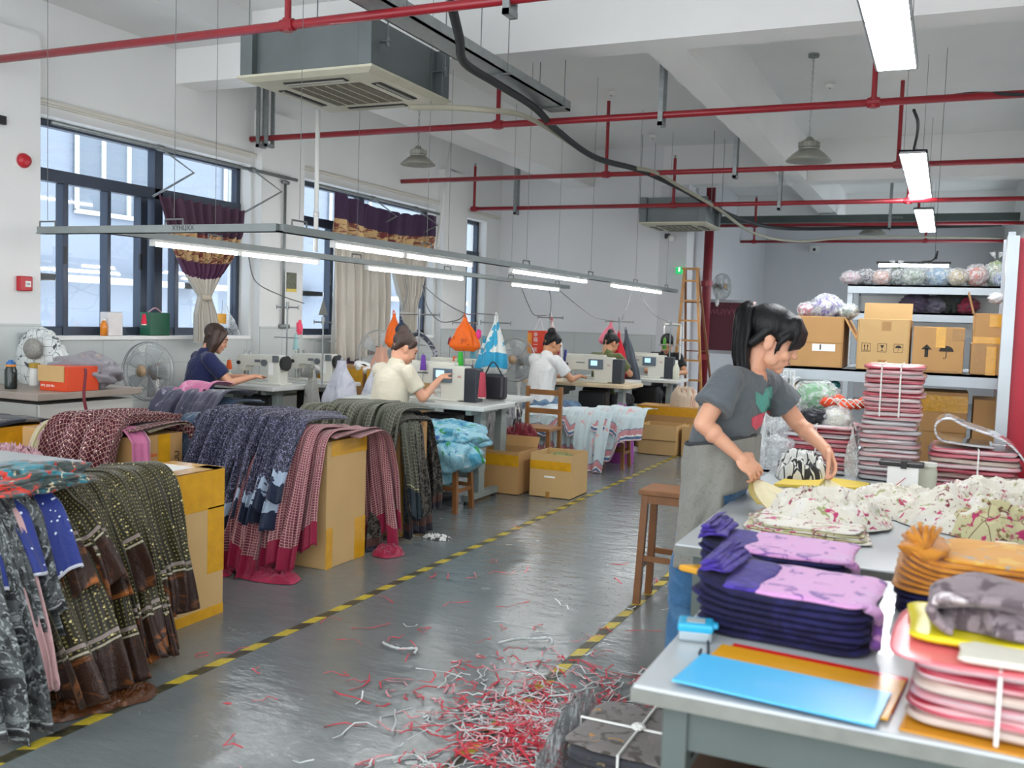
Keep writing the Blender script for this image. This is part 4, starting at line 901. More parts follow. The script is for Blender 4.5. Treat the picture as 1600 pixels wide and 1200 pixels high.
def machine(x, y, label, kind='A', z=.78):
    """industrial lockstitch head, needle at -X, wheel at +X, operator at -Y"""
    t = thing('sewing_machine', label, 'sewing machine', (x, y, z), group='sewing machines')
    b = MB(); b.box(x - .26, y - .09, z, x + .27, y + .09, z + .02); b.build('bed', stl, t, bevel=.006)
    a = MB()
    prof = [(-.25, .115), (-.25, .235), (-.23, .262), (-.1, .27), (.2, .275), (.235, .26), (.235, .01), (.1, .01), (.095, .13), (.08, .155), (.04, .165), (-.14, .165), (-.165, .15), (-.17, .115)]
    if kind == 'B': prof = [(-.25, .11), (-.25, .275), (-.24, .285), (.3, .285), (.31, .275), (.31, .01), (.1, .01), (.095, .11), (.08, .13), (-.15, .135), (-.17, .11)]
    a.prism([(x + p, y - .06, z + q) for p, q in prof], (0, .13, 0)); a.build('arm', stl, t, bevel=.01)
    n = MB(); n.cyl((x - .21, y, z + .02), (x - .21, y, z + .12), .005, n=8); n.cyl((x - .21, y, z + .07), (x - .21, y, z + .12), .012, n=8); n.box(x - .225, y - .035, z + .022, x - .195, y + .01, z + .028); n.cyl((x - .19, y + .02, z + .03), (x - .19, y + .02, z + .12), .006, n=8); n.build('needle_bar', chrome, t)
    n = MB(); n.cyl((x - .21, y, z + .26), (x - .21, y, z + .31), .01, n=10); n.cyl((x - .15, y, z + .27), (x - .15, y, z + .3), .014, n=10); n.build('top_knob', chrome, t)
    if kind == 'A':
        w_ = MB().cyl((x + .235, y, z + .2), (x + .275, y, z + .2), .062, .07, 24); w_.build('hand_wheel', darkpl, t)
        MB().cyl((x + .07, y - .062, z + .2), (x + .07, y - .085, z + .2), .03, n=18).build('stitch_dial', stg, t)
        MB().box(x - .05, y - .061, z + .2, x + .02, y - .0605, z + .225).build('nameplate', stg, t); MB().box(x + .115, y - .064, z + .09, x + .165, y - .06, z + .2).build('label', labw, t)
        MB().box(x + .17, y - .085, z + .21, x + .23, y - .06, z + .27).build('lever_box', stg, t, bevel=.004)
    else:
        MB().box(x + .31, y - .065, z, x + .42, y + .065, z + .27).build('motor_cover', mat('dark slate cover', '2A3038', .4), t, bevel=.008)
        p = MB().box(x + .03, y - .078, z + .15, x + .2, y - .058, z + .26).build('control_panel', mat('blue grey panel', '5E6C78', .35), t, bevel=.004)
        MB().box(x + .06, y - .08, z + .19, x + .135, y - .077, z + .245).build('display', scr, p)
        MB().box(x - .12, y - .0615, z + .21, x - .02, y - .0605, z + .222).build('nameplate', stg, t)
        text_obj('lettering', 'A6', .03, (x + .265, y - .0615, z + .2), (1, 0, 0), (0, 0, 1), mat('red print', 'B8343A', .5), t)
        MB().box(x - .25, y - .04, z + .285, x + .2, y + .05, z + .31).build('top_cover', stl, t, bevel=.004)
    MB().cyl((x - .23, y - .06, z + .19), (x - .23, y - .075, z + .19), .018, n=14).build('tension_dial', darkpl, t)
    return t
def cone(x, y, z, h, col, label, r=.028, base='EDE6D8', spike=0):
    t = thing('thread_cone', label, 'thread cone', (x, y, z), group='thread cones on the sewing tables')
    MB().lathe([(r, .008), (r * 1.02, .015), (r * .62, h), (r * .3, h + .004)], (x, y, z), 18).build('thread', mat('thread ' + col, col, .75, bp=(400, .3)), t, smooth=True)
    MB().lathe([(r * .9, 0), (r * .9, .008), (.004, .009)], (x, y, z), 14).build('cone_core', mat('cone core', base, .5), t)
    if spike: MB().cyl((x, y, .78), (x, y, z + h + .02), .003, n=6).build('spike', galv, t)
    return t
def stand(x, y, h, label, z=.78, tee=.2, rz=0, cones=(), tray=.42):
    """thread stand: pole, spool tray, and a guide tee on top"""
    t = thing('thread_stand', label, 'thread stand', (x, y, z), group='thread stands')
    MB().cyl((x, y, z), (x, y, z + h), .008, n=8).build('pole', galv, t)
    dx, dy = math.cos(rz), math.sin(rz)
    m = MB(); m.cyl((x - dx * tee, y - dy * tee, z + h - .03), (x + dx * tee, y + dy * tee, z + h - .03), .007, n=8); m.cyl((x, y, z + h - .05), (x, y, z + h + .02), .016, n=8)
    m.cyl((x - dx * tee, y - dy * tee, z + h - .05), (x - dx * tee, y - dy * tee, z + h - .01), .005, n=6); m.cyl((x + dx * tee, y + dy * tee, z + h - .05), (x + dx * tee, y + dy * tee, z + h - .01), .005, n=6)
    m.build('guide_bar', galv, t)
    m = MB(); m.cyl((x - dx * .12, y - dy * .12, z + tray), (x + dx * .12, y + dy * .12, z + tray), .006, n=6)
    for s in (-1, 1): m.lathe([(.045, -.004), (.045, .004)], (x + dx * .1 * s, y + dy * .1 * s, z + tray), 16)
    m.build('spool_tray', galv, t)
    return t
sewing_table(-6.36, -5.42, 6.88, 7.44, 'sewing table in front of the person in navy, nearest the first window')
machine(-5.78, 7.18, 'cream sewing machine beside the person in navy, with a dark hand wheel', 'A')
machine(-5.68, 7.86, 'older grey sewing machine behind the one of the person in navy', 'A')
sewing_table(-6.36, -5.3, 7.6, 8.1, 'sewing table behind the one of the person in navy')
sewing_table(-4.46, -3.18, 6.55, 7.14, 'sewing table in front of the person in the cream top')
machine(-3.8, 6.88, 'cream sewing machine with a lit display, before the person in the cream top', 'B')
sewing_table(-4.62, -3.3, 7.2, 7.8, 'sewing table behind the one of the person in the cream top')
machine(-3.98, 7.62, 'cream sewing machine seen behind the orange hanging bag', 'B')
sewing_table(-4.35, -3.1, 9.95, 10.5, 'sewing table of the person in white, with an orange edged cover', mat('orange edged board', 'D8C4A0', .4, nz=(5, .25)))
machine(-3.67, 10.22, 'cream sewing machine with a lit display before the person in white', 'B')
sewing_table(-4.5, -3.3, 10.55, 11.1, 'sewing table directly behind the one of the person in white'); machine(-3.9, 10.85, 'white sewing machine standing behind the one of the person in white', 'A')
sewing_table(-4.15, -2.95, 11.4, 12.0, 'farthest sewing table, near the ladder')
machine(-3.5, 11.75, 'white sewing machine before the farthest seated person', 'B')
# stands and cones
stand(-5.2, 7.3, .62, 'thread stand at the right end of the first sewing table', tee=.1)
stand(-5.95, 7.75, .75, 'thread stand with a T bar in front of the tied curtain', tee=.13)
stand(-4.25, 7.4, .72, 'thread stand holding the navy face masks and the orange bag', tee=.2)
stand(atY(727, 490, 7.45).x, 7.45, .66, 'thread stand holding the plain orange bag', tee=.12)
stand(atY(775, 492, 7.3).x, 7.3, .67, 'thread stand holding the white and turquoise bag', tee=.14)
stand(atY(860, 495, 10.45).x, 10.45, .74, 'thread stand holding the red paper bag', tee=.16)
stand(atY(968, 502, 11.35).x, 11.35, .72, 'thread stand holding the red jacket', tee=.18)
stand(atY(1048, 508, 11.7).x, 11.7, .7, 'thread stand beside the farthest seated person', tee=.1)
def cpx(px, py, y, h, col, label, r=.028, base='EDE6D8'):
    p = atY(px, py, y); return cone(p.x, y, p.z, h, col, label, r, base, p.z > .83)
for a in [(358, 578, 7.0, .09, 'E0622A', 'orange thread cone on the first machine'), (409, 548, 7.86, .16, '9CC4C4', 'left one of the two pale teal thread cones above the first machines', .026), (462, 548, 7.86, .16, '9CC4C4', 'right one of the two pale teal thread cones above the first machines', .026),
          (661, 580, 6.8, .13, '6B3FA0', 'violet thread cone beside the person in the cream top', .026), (719, 577, 6.95, .14, '2FA02F', 'bright green thread cone on the second machine', .028), (710, 575, 7.6, .1, 'D8642A', 'orange thread cone behind the bright green one', .03),
          (703, 540, 7.75, .07, '7A1F3F', 'dark crimson thread cone on a thin spike left of the orange bag', .022), (739, 562, 7.5, .15, '6FA8B8', 'teal thread cone right under the orange bag', .03), (753, 622, 6.75, .2, 'A83A4A', 'tall red topped thread cone at the right end of the second table', .034),
          (883, 566, 10.3, .14, '3A3F8C', 'dark blue thread cone on the machine of the person in white', .022), (875, 563, 10.4, .2, 'C9C9C9', 'tall pale grey thread cone behind the person in white', .03), (944, 560, 11.0, .16, 'B08A6A', 'tan thread cone beside the red jacket', .03), (1038, 547, 11.75, .15, '4E8F2F', 'green thread cone at the farthest machine', .026)]: cpx(*a)
# machine oil bottle etc.
def bottle(p, h, r, m_, cap, label, cat='bottle'):
    t = thing('bottle', label, cat, p)
    MB().lathe([(r, 0), (r, h * .6), (r * .45, h * .8), (r * .4, h * .86), (0, h * .86)], p, 18).build('bottle_body', m_, t, smooth=True)
    MB().lathe([(r * .45, h * .86), (r * .4, h), (0, h)], p, 14).build('bottle_cap', cap, t); return t
c = atY(356, 598, 7.0); bottle((c.x, 7.0, .78), .14, .04, mat('milky plastic', 'DADBC8', .35), whitep, 'milky white bottle under the orange thread cone')
c = atY(1056, 588, 11.6); bottle((c.x, 11.6, .78), .24, .04, mat('milky plastic', 'DADBC8', .35), whitep, 'white spray bottle on the farthest sewing table')
# white mug and parts on second table
c = atZ(687, 612, .78); t = thing('cup', 'small cream tub on the second sewing table', 'cup', (c.x, 6.68, .78)); MB().lathe([(.035, 0), (.042, .09), (.038, .09), (.032, .01), (0, .01)], (c.x, 6.68, .78), 20).build('cup_body', mat('cream plastic', 'E6DFC6', .35), t, smooth=True)
MB().lathe([(.044, .088), (.044, .096), (0, .097)], (c.x, 6.68, .78), 20).build('lid', whitep, t)
# scissors and small pins on the table
m = MB(); c = atZ(712, 622, .78)
for k in range(5): m.tube([(c.x + .03 * math.cos(a) + k * .02 - .05, 6.64 + .02 * math.sin(a), .785) for a in [i * PI / 5 for i in range(10)]], .003, n=5, closed=True)
tag(m.build('scissors', chrome), 'steel snips lying on the front of the second sewing table', 'scissors')
# ================================================================ left side clutter
def fan(c, R, label, hh, tilt=(0, -1, 0), covered=None, base=True, grp='pedestal fans'):
    """pedestal fan: guard of wire rings and spokes, five still blades, motor, pole and foot"""
    c = Vector(c); t = thing('pedestal_fan', label, 'fan', (c.x, c.y, hh), group=grp)
    d = Vector(tilt).normalized(); M = d.to_track_quat('Z', 'Y').to_matrix()
    gw = mat('light grey fan wire', '9DA0A0', .4, .4)
    m = MB()
    for rr, zz in ((R, 0), (R * .97, .03), (R * .97, -.03), (R * .62, .062), (R * .62, -.05), (R * .25, .075)):
        m.tube([c + M @ Vector((rr * math.cos(a), rr * math.sin(a), zz)) for a in [2 * PI * i / 40 for i in range(40)]], .0028 if rr < R else .006, n=5, closed=True)
    for i in range(54):
        a = 2 * PI * i / 54; q = [(R, 0), (R * .97, .03), (R * .62, .062), (R * .2, .078)]
        m.tube([c + M @ Vector((r * math.cos(a), r * math.sin(a), z)) for r, z in q], .0011, n=3)
        if i % 2: m.tube([c + M @ Vector((r * math.cos(a), r * math.sin(a), -z * .85)) for r, z in q], .0011, n=3)
    m.build('guard', gw, t)
    if not covered:
        b = MB()
        for i in range(5):
            def fn(u, v, i=i):
                a = 2 * PI * i / 5 + (u - .5) * .95 * (1 - .25 * v); r = R * (.14 + .74 * v)
                return c + M @ Vector((r * math.cos(a), r * math.sin(a), .02 * math.sin((u - .5) * 3))), (u, v)
            b.grid(fn, 8, 6)
        b.build('blades', mat('smoky fan blade', 'B9BEBF', .3, alpha=.55), t, smooth=True, solid=.002)
    MB().lathe([(0, .084), (R * .2, .08), (R * .2, .07)], c, 20, M).build('hub_badge', mat('tan fan badge', 'A98E70', .4), t, smooth=True)
    MB().lathe([(R * .12, -.02), (R * .3, -.06), (R * .3, -.13), (R * .2, -.17), (0, -.18)], c, 20, M).build('motor_housing', mat('taupe fan plastic', '8A8078', .45), t, smooth=True)
    b = c + M @ Vector((0, 0, -.09)); m = MB(); m.cyl((b.x, b.y, b.z), (b.x, b.y, max(hh + .03, b.z - .3)), .028, .03, 14); m.cyl((b.x, b.y, b.z - .05), (b.x, b.y, b.z + .03), .04, n=14); m.cyl((b.x, b.y, hh + .02), (b.x, b.y, max(hh + .03, b.z - .3)), .018, n=12); m.build('pole', whitep, t, smooth=False)
    if base: MB().lathe([(.19, 0), (.18, .02), (.05, .035), (0, .036)], (b.x, b.y, hh), 28).build('foot', whitep, t, smooth=True)
    return t
c = atY(231, 580, 5.75); fan(c, .235, 'light grey pedestal fan standing beside the left wall, nearest complete fan', 0, (.1, -1, .05))
c = atY(412, 545, 8.6); fan(c, .2, 'small dark fan half hidden behind the sewing machine near the first window', .78, (.35, -1, .1), base=False)
c = atY(593, 552, 8.7); fan(c, .25, 'tall fan turned sideways behind the person in the cream top', 0, (.9, -.5, 0))
c = atY(806, 562, 9.6); fan(c, .24, 'pale fan between the blue bag and the person in white', 0, (-.1, -1, 0))
# counter at the far left
t = thing('cabinet', 'grey brown cabinet with a thick top at the far left, carrying the orange box', 'cabinet', (-5.86, 4.9, 0))
MB().box(-6.28, 4.45, .81, -5.42, 5.35, .86).build('top', mat('grey brown laminate', '9A8E84', .4, nz=(6, .05)), t, bevel=.006); MB().box(-6.24, 4.5, 0, -5.46, 5.3, .78).build('body', mat('pale grey cabinet', 'BDBDB8', .5), t); MB().box(-6.22, 4.49, .68, -5.48, 4.5, .775).build('drawer', mat('mid grey drawer', 'A8A8A2', .5), t)
c = atY(98, 612, 4.75); x = c.x
t = thing('shoe_box', 'bright orange box with a cardboard panel on the cabinet at the far left', 'box', (x, 4.75, .86))
MB().box(x - .14, 4.68, .86, x + .12, 4.95, 1.03).build('box_body', mat('orange board', 'D8481F', .5), t, bevel=.004); MB().box(x - .15, 4.672, .925, x + .1, 4.679, 1.035).build('card_panel', kraft2, t)
text_obj('lettering', 'HML LILR MLL', .022, (x - .06, 4.679, .895), (1, 0, 0), (0, 0, 1), labw, t)
c = atY(17, 612, 4.6); x = c.x; t = thing('water_bottle', 'dark water bottle with a blue cap on the cabinet at the left edge', 'bottle', (x, 4.6, .86))
MB().lathe([(.038, 0), (.04, .02), (.04, .13), (.03, .15), (.03, .155)], (x, 4.6, .86), 20).build('bottle_body', mat('dark smoky bottle', '26302E', .15), t, smooth=True)
MB().lathe([(.034, .155), (.034, .17)], (x, 4.6, .86), 20).build('band', mat('orange rubber', 'D88A3A', .5), t); MB().lathe([(.03, .17), (.03, .185), (.016, .19), (.016, .2), (0, .2)], (x, 4.6, .86), 20).build('bottle_cap', mat('blue plastic', '2F6FB0', .4), t)
marb = fabric('white cloth with dark branch print', 'D3D6D4', [('noise', 9, .58, .62, '3A4044'), ('edge', 14, .02, '6B7174')], coord='Object', rough=.7)
c = atY(58, 560, 5.02); m = MB(); rough_ell(m, (c.x, 5.05, 1.0), (.27, .1, .26), 3, .1, 2.5, 50, 34)
t = thing('covered_fan', 'fan wrapped in white cloth with dark branch print, below the first window', 'fan', (c.x, 5.02, .86)); m.build('cloth_cover', marb, t, smooth=True)
MB().lathe([(0, .03), (.05, .025), (.075, 0), (.075, -.03)], atY(48, 545, 4.9), 20, Vector((0, -1, 0)).to_track_quat('Z', 'Y').to_matrix()).build('motor_housing', mat('grey vented motor', '8E8C86', .5, nz=(120, .4)), t, smooth=True)
m = MB(); p = atY(50, 575, 4.9); m.cyl((p.x, 4.92, .86), (p.x, 4.92, p.z), .035, .03, 12); m.build('neck', whitep, t); MB().cyl((p.x, 4.92, p.z), (p.x, 4.92, p.z + .035), .037, n=12).build('neck_band', mat('ochre band', 'B08F2F', .5), t)
mixc = fabric('mixed garments', 'B5AA9C', [('noise', 6, .5, .54, '2C2A2E'), ('noise', 9, .6, .63, 'A32A35'), ('noise', 5, .3, .36, '8E8A90')], coord='Object')
c = atY(120, 580, 4.95); tag(rough_ell(MB(), (c.x, 5.02, .98), (.28, .16, .12), 8, .25, 2.5).build('garment_pile', mixc, smooth=True), 'pile of beige, black and red garments heaped behind the orange box', 'clothes')
c = atY(138, 615, 4.7); m = MB(); m.tube(fold([(c.x - .05, 4.72, 1.02), (c.x + .02, 4.66, 1.0), (c.x + .05, 4.62, .85), (c.x + .06, 4.64, .72)], 20), [.011] * 21, n=6)
tag(m.build('bag_strap', mat('maroon webbing', '6E1F2C', .7), smooth=True), 'maroon strap hanging over the right end of the cabinet', 'strap')
for x0, x1, y0, y1, z1, lb, mm in ((-5.98, -5.3, 4.05, 4.4, .68, 'tall yellow taped box below the cabinet at the far left, under the dark trousers', ytape),):
    carton(x0, y0, x1, y1, 0, z1, lb, mm, [('f', .42, .43, 0, 1, krin, 'edge_line'), ('f', .0, .4, .0, .4, kraft, 'bare_patch')])
m = MB(); drape(m, [(-5.62, 4.5, .7), (-5.62, 4.25, .72), (-5.62, 4.02, .71), (-5.62, 3.98, .66), (-5.62, 3.98, .62)], (-1, 0, 0), .72, amp=.025, waves=3, seed=5, nu=50, nv=30)
tag(m.build('folded_trousers', fabric('dark denim', '1E2430', [('noise', 5, .6, .66, '6A6560')], coord='Object'), smooth=True, solid=.02), 'dark trousers lying across the tall yellow taped box', 'clothes')
carton(-5.08, 3.95, -4.72, 4.25, 0, .53, 'small low yellow taped box left of the maroon scarf heap', ytape)
p = atY(125, 700, 4.4); t = thing('gift_bag', 'hot pink paper bag with a rope handle, behind the maroon scarf heap', 'bag', (-5.0, 4.4, 0))
MB().prism([(-5.14, 4.33, .34), (-4.86, 4.33, .34), (-4.86, 4.33, .74), (-5.14, 4.33, .74)], (0, .14, 0)).build('bag_body', mat('hot pink paper', 'C8176F', .4), t, bevel=.01)
MB().box(-5.12, 4.325, .36, -4.9, 4.33, .64).build('yellow_panel', mat('mustard print', 'A88B1E', .5), t); MB().tube(fold([(-5.1, 4.32, .66), (-5.09, 4.31, .5), (-5.0, 4.31, .46), (-4.93, 4.31, .55), (-4.94, 4.32, .66)], 20), .008, n=6).build('handle', mat('ochre rope', 'C9A23A', .7), t)
carton(-5.3, 4.7, -4.84, 4.88, 0, .7, 'box with white papers on top, between the cabinet and the dark blue scarves', kraft2)
tag(MB().box(-5.28, 4.7, .702, -4.86, 4.87, .712).build('papers', mat('white printed paper', 'E8E6E0', .6)), 'white papers lying on the box between the cabinet and the dark blue scarves', 'papers')
carton(-5.1, 4.3, -4.88, 4.5, 0, .33, 'cardboard box under the pink paper bag', kraft)
tag(heap(MB(), (-4.42, 3.46, .525), .24, .14, .2, 71, 60, rough=.6).build('fabric_pile', fabric('dusty pink print', 'C79BA2', [('noise', 14, .55, .62, '8A5560'), ('noise', 8, .6, .64, 'E3CFD0')]), smooth=True), 'dusty pink patterned fabric pile at the left edge behind the white table', 'fabric')
# window sill items
c = atX(174, 525, XL - .04); t = thing('tumbler', 'white patterned canister on the sill of the first window', 'canister', (c.x, c.y, 1.206)); MB().box(c.x - .05, c.y - .075, 1.206, c.x + .05, c.y + .075, 1.4).build('box_body', mat('white patterned card', 'E3DEDC', .5, nz=(9, .08)), t, bevel=.004); MB().box(c.x - .04, c.y - .07, 1.4, c.x + .04, c.y + .07, 1.405).build('lid', mat('grey plastic lid', 'A8A5A8', .5), t)
c = atX(166, 525, XL - .0 + .02); t = thing('juice_bottle', 'small orange bottle on the sill of the first window', 'bottle', (c.x - .03, c.y, 1.206)); MB().lathe([(.028, 0), (.028, .09), (.015, .11), (.015, .125), (0, .125)], (c.x - .03, c.y, 1.206), 14).build('bottle_body', mat('orange liquid', 'E88A1E', .3), t, smooth=True); MB().lathe([(.016, .125), (.014, .14), (0, .14)], (c.x - .03, c.y, 1.206), 12).build('bottle_cap', whitep, t)
c = atX(242, 524, XL - .04); t = thing('tin', 'square dark green tin on the sill of the first window', 'tin', (c.x, c.y, 1.206)); MB().box(c.x - .06, c.y - .12, 1.206, c.x + .06, c.y + .12, 1.41).build('tin_body', mat('dark green tin', '1F5B42', .35, nz=(8, .1)), t, bevel=.006); MB().tube(fold([(c.x, c.y - .08, 1.41), (c.x, c.y, 1.45), (c.x, c.y + .08, 1.41)], 10), .006, n=5).build('handle', mat('pale pink cord', 'D8A7B5', .6), t)
c = atY(225, 508, 5.8); cone(c.x, 5.8, c.z - .0, .085, 'C81E3C', 'crimson thread cone standing on top of the light grey fan', .022)

# ================================================================ big white rolls, plastic bags and boxes behind the sewing rows
carton(-6.0, 8.35, -5.45, 8.7, 0, .92, 'yellow taped cardboard box below the curtain hem, left of the two carrying white rolls', kraft, [('f', 0, 1, .8, .97)])
carton(-5.4, 8.35, -4.85, 8.7, 0, .9, 'yellow taped cardboard box right of the two carrying white rolls, below the curtain hem', kraft, [('f', 0, 1, .8, .97)])
roll = mat('white webbing roll', 'E8E8E8', .6, bp=(120, .1))
for px, py, y, z, lb, tl_ in ((507, 573, 8.4, None, 'white webbing roll tipped toward the camera between the plastic bags', .6), (460, 574, 8.5, None, 'white webbing roll standing on the left box, behind the thread stand', 1.2), (568, 574, 8.45, None, 'white webbing roll lying on the right box', .1)):
    c = atY(px, py, y); t = thing('webbing_roll', lb, 'roll', c, group='white webbing rolls'); M = Matrix.Rotation(tl_, 3, 'X') @ Matrix.Rotation(.4, 3, 'Y')
    MB().lathe([(.03, -.03), (.03, .03), (.1, .032), (.105, .02), (.105, -.02), (.1, -.032), (.03, -.03)], c, 28, M).build('webbing', roll, t, smooth=True)
    MB().lathe([(.029, -.028), (.029, .028), (.022, .028), (.022, -.028), (.029, -.028)], c, 18, M).build('core', darkpl, t)
wfilm = film('white carrier bag film', 'E9ECF2', .72, .3)
def pbag(c, r, label, inner=None, seed=0, neck=True, group='plastic bags', m=None, innercol=None, cat='plastic bag', nm='plastic_bag'):
    """tied plastic bag: wrinkled film body with a gathered neck, coloured contents inside"""
    c = Vector(c); t = thing(nm, label, cat, (c.x, c.y, c.z - r[2]), group=group); b = MB()
    def fn(d):
        k = 1 + .09 * noise.noise(d * 2.4 + Vector((seed, 0, 0))) * 2 + .035 * (1 - 2 * abs(noise.noise(d * 7 + Vector((0, seed, 0)))))
        if neck: k *= (1 - .45 * sstep(.45, .98, d.z)) * (1 + .35 * sstep(.9, 1, d.z))
        return k
    b.ell(c, r, nu=44, nv=30, fn=fn)
    if neck:
        for s in (-1, 1):
            b.prism([c + Vector((s * .01, 0, r[2] * .9)), c + Vector((s * (.03 + r[0] * .3), .01, r[2] * 1.35)), c + Vector((s * (.0 + r[0] * .12), 0, r[2] * 1.4))], (0, .004, 0))
    b.build('bag_film', m or film('clear bag film', 'EEF2F4', .36), t, smooth=True)
    if inner:
        q = MB(); rough_ell(q, c - Vector((0, 0, r[2] * .08)), tuple(x * .84 for x in r), seed + 5, .12, 3.5, 40, 26); q.build('contents', inner, t, smooth=True)
    return t
# hanging things on the thread stands
def hang(c, w, h, label, m_, seed=0, nm='hanging_bag', depth=.05, top=.12, cat='bag', puff=1., group=None, skew=0, parts=()):
    """soft bag hanging from a hook: gathered at the top, full at the bottom"""
    c = Vector(c); t = thing(nm, label, cat, (c.x, c.y, c.z), group=group)
    def make(sc=1., z0=0., z1=1.):
        b = MB()
        def fn(u, v):
            v2 = z0 + (z1 - z0) * v; a = 2 * PI * u; wd = (top + (1 - top) * (.35 * sstep(0, .4, v2) + .65 * sstep(.1, .8, v2))) * (1 - .3 * sstep(.86, 1, v2)) * w / 2 * sc; dp = depth * (.3 + .7 * sstep(0, .6, v2)) * (1 - .6 * sstep(.85, 1, v2)) * sc
            k = 1 + .12 * math.sin(a * 5 + seed) * (1 - .6 * v2) + .09 * abs(math.sin(a * 4.5 + seed * 2 + v2)) + .22 * nz(math.cos(a) * 2 + seed, math.sin(a) * 2, v2 * 3)
            x = math.cos(a) * wd * k + skew * v2; y = math.sin(a) * dp * k * puff
            z = -h * v2 - (.04 * h * nz(math.cos(a) * 1.5, seed, 2) * v2)
            return c + Vector((x, y, z)), (u * w * 2, (1 - v2) * h)
        b.grid(fn, 48, 30); n = len(b.v); 
        b.v.append(tuple(c + Vector((skew * z1, 0, -h * (z1 - .015))))); b.uv.append((0, 0)); b.f += [(n - 49 + i, n - 48 + i, n) for i in range(48)]
        return b
    make().build('bag_body', m_, t, smooth=True)
    for pn, pm, a, b_ in parts: make(1.03, a, b_).build(pn, pm, t, smooth=True)
    MB().tube(fold([c + Vector((-.015, 0, -.01)), c + Vector((0, -.012, .03)), c + Vector((.015, 0, -.01))], 8), .004, n=5).build('hanging_loop', m_, t)
    return t
carton(-5.2, 7.15, -4.75, 7.45, 0, .5, 'cardboard box under the two white carrier bags beside the person in cream', kraft)
wcb = fabric('white carrier bag', 'C9CBD4', [('noise', 4, .5, .6, 'B5B8C6')], coord='Object', rough=.3, sheen=0)
hang((-4.97, 7.28, 1.03), .34, .53, 'big white plastic carrier bag bulging beside the person in the cream top', wcb, 33, 'plastic_bag', .13, .2, 'plastic bag', group='white carrier bags')
hang((-4.72, 7.45, 1.0), .26, .44, 'smaller white plastic carrier bag just behind the big one', wcb, 37, 'plastic_bag', .1, .2, 'plastic bag', group='white carrier bags')
hang((-5.34, 7.35, .98), .16, .5, 'thin grey plastic bag hanging at the right end of the first sewing table', fabric('grey film', '9A9A94', [('noise', 8, .55, .6, '6E6A60')], coord='Object', rough=.3), 39, 'plastic_bag', .05, .2, 'plastic bag')
tag(heap(MB(), (-4.45, 5.9, .0), .3, .2, .72, 12, 50, rough=.4).build('sheer_cloth', fabric('pale grey sheer cloth', 'C3CAC8', [], coord='Object'), smooth=True), 'pale grey sheer cloth heaped between the navy and olive scarf heaps', 'fabric')
org = fabric('orange plastic bag', 'EE6A1A', [('noise', 20, .62, .66, 'A84A12')], coord='Object', rough=.35, sheen=0)
c = atY(727, 496, 7.4); t = hang(c, .26, .29, 'bright orange plastic bag hanging over the second machine row', org, 1, group='bags hung on the thread stands'); text_obj('lettering', 'JH', .05, (c.x + .02, c.y - .06, c.z - .2), (1, 0, .1), (0, 0, 1), mat('dark orange print', '9E3D10', .5), t)
c = atY(616, 490, 7.35); hang(c, .15, .3, 'orange plastic bag hanging behind the bun of the person in the cream top', org, 4, depth=.06, group='bags hung on the thread stands', parts=[])
c = atY(627, 500, 7.3); hang(c, .14, .13, 'navy cloth pouch hanging in front of the orange bag near the second curtain', fabric('navy cloth', '28364A', coord='Object'), 6, 'cloth_pouch', .03, group='bags hung on the thread stands', skew=.02)
twb = fabric('white and turquoise bag', 'D9DCD6', [('noise', 4, .55, .58, '2A9BC0')], coord='Object', rough=.4)
c = atY(776, 494, 7.25); hang(c, .2, .5, 'white and turquoise plastic bag hanging at the right end of the second table', twb, 8, depth=.07, group='bags hung on the thread stands', parts=[('turquoise_band', fabric('turquoise film', '2897BE', coord='Object', rough=.35), .6, .85)])
c = atY(757, 530, 7.3); hang(c, .15, .32, 'second turquoise bag hanging just left of the white and turquoise one', fabric('turquoise film', '2897BE', coord='Object', rough=.35), 11, depth=.05, group='bags hung on the thread stands', parts=[('white_band', twb, .1, .4)])
c = atY(776, 572, 7.15); t = thing('leather_bag', 'black leather bag standing under the turquoise bag at the second table', 'bag', (c.x, 7.15, .78)); MB().box(c.x - .1, 7.1, .79, c.x + .09, 7.2, 1.0).build('bag_body', mat('black leather', '26242A', .4, bp=(30, .3)), t, bevel=.025); MB().tube(fold([(c.x - .08, 7.1, .99), (c.x, 7.08, 1.1), (c.x + .08, 7.1, .99)], 12), .006, n=6).build('strap', mat('black leather', '26242A'), t)
# red paper bag
c = atY(840, 535, 10.3); t = thing('paper_bag', 'red and orange paper bag with white characters hanging behind the person in white', 'bag', (c.x, 10.3, c.z - .13))
MB().prism([(c.x - .11, 10.26, c.z - .13), (c.x + .1, 10.26, c.z - .12), (c.x + .11, 10.26, c.z + .14), (c.x - .11, 10.26, c.z + .13)], (0, .08, 0)).build('bag_body', mat('glossy red paper', 'D83A1C', .35, nz=(3, .1)), t)
MB().box(c.x - .11, 10.255, c.z - .13, c.x - .055, 10.26, c.z + .11).build('orange_panel', mat('orange gold print', 'D88A2A', .4, nz=(16, .3)), t)
MB().tube(fold([(c.x - .05, 10.3, c.z + .13), (c.x + .02, 10.3, c.z + .27), (c.x + .07, 10.3, c.z + .13)], 12), .004, n=5).build('handle', whitep, t)
text_obj('lettering', '\u5e78\n\u798f\n\u4e00\n\u5bb6', .058, (c.x - .01, 10.258, c.z), (1, 0, 0), (0, 0, 1), labw, t)
redj = fabric('red shell jacket', 'C8142C', [('noise', 6, .56, .64, '8E0E22')], coord='Object', rough=.35, sheen=.1)
c = atY(862, 498, 10.25); hang(c, .13, .42, 'long pink and red scarf bag hanging beside the red paper bag', fabric('pink red cloth', 'C5344E', [('noise', 5, .5, .55, 'E3D3D0')], coord='Object'), 14, 'hanging_scarf', .03, cat='scarf', skew=.05)
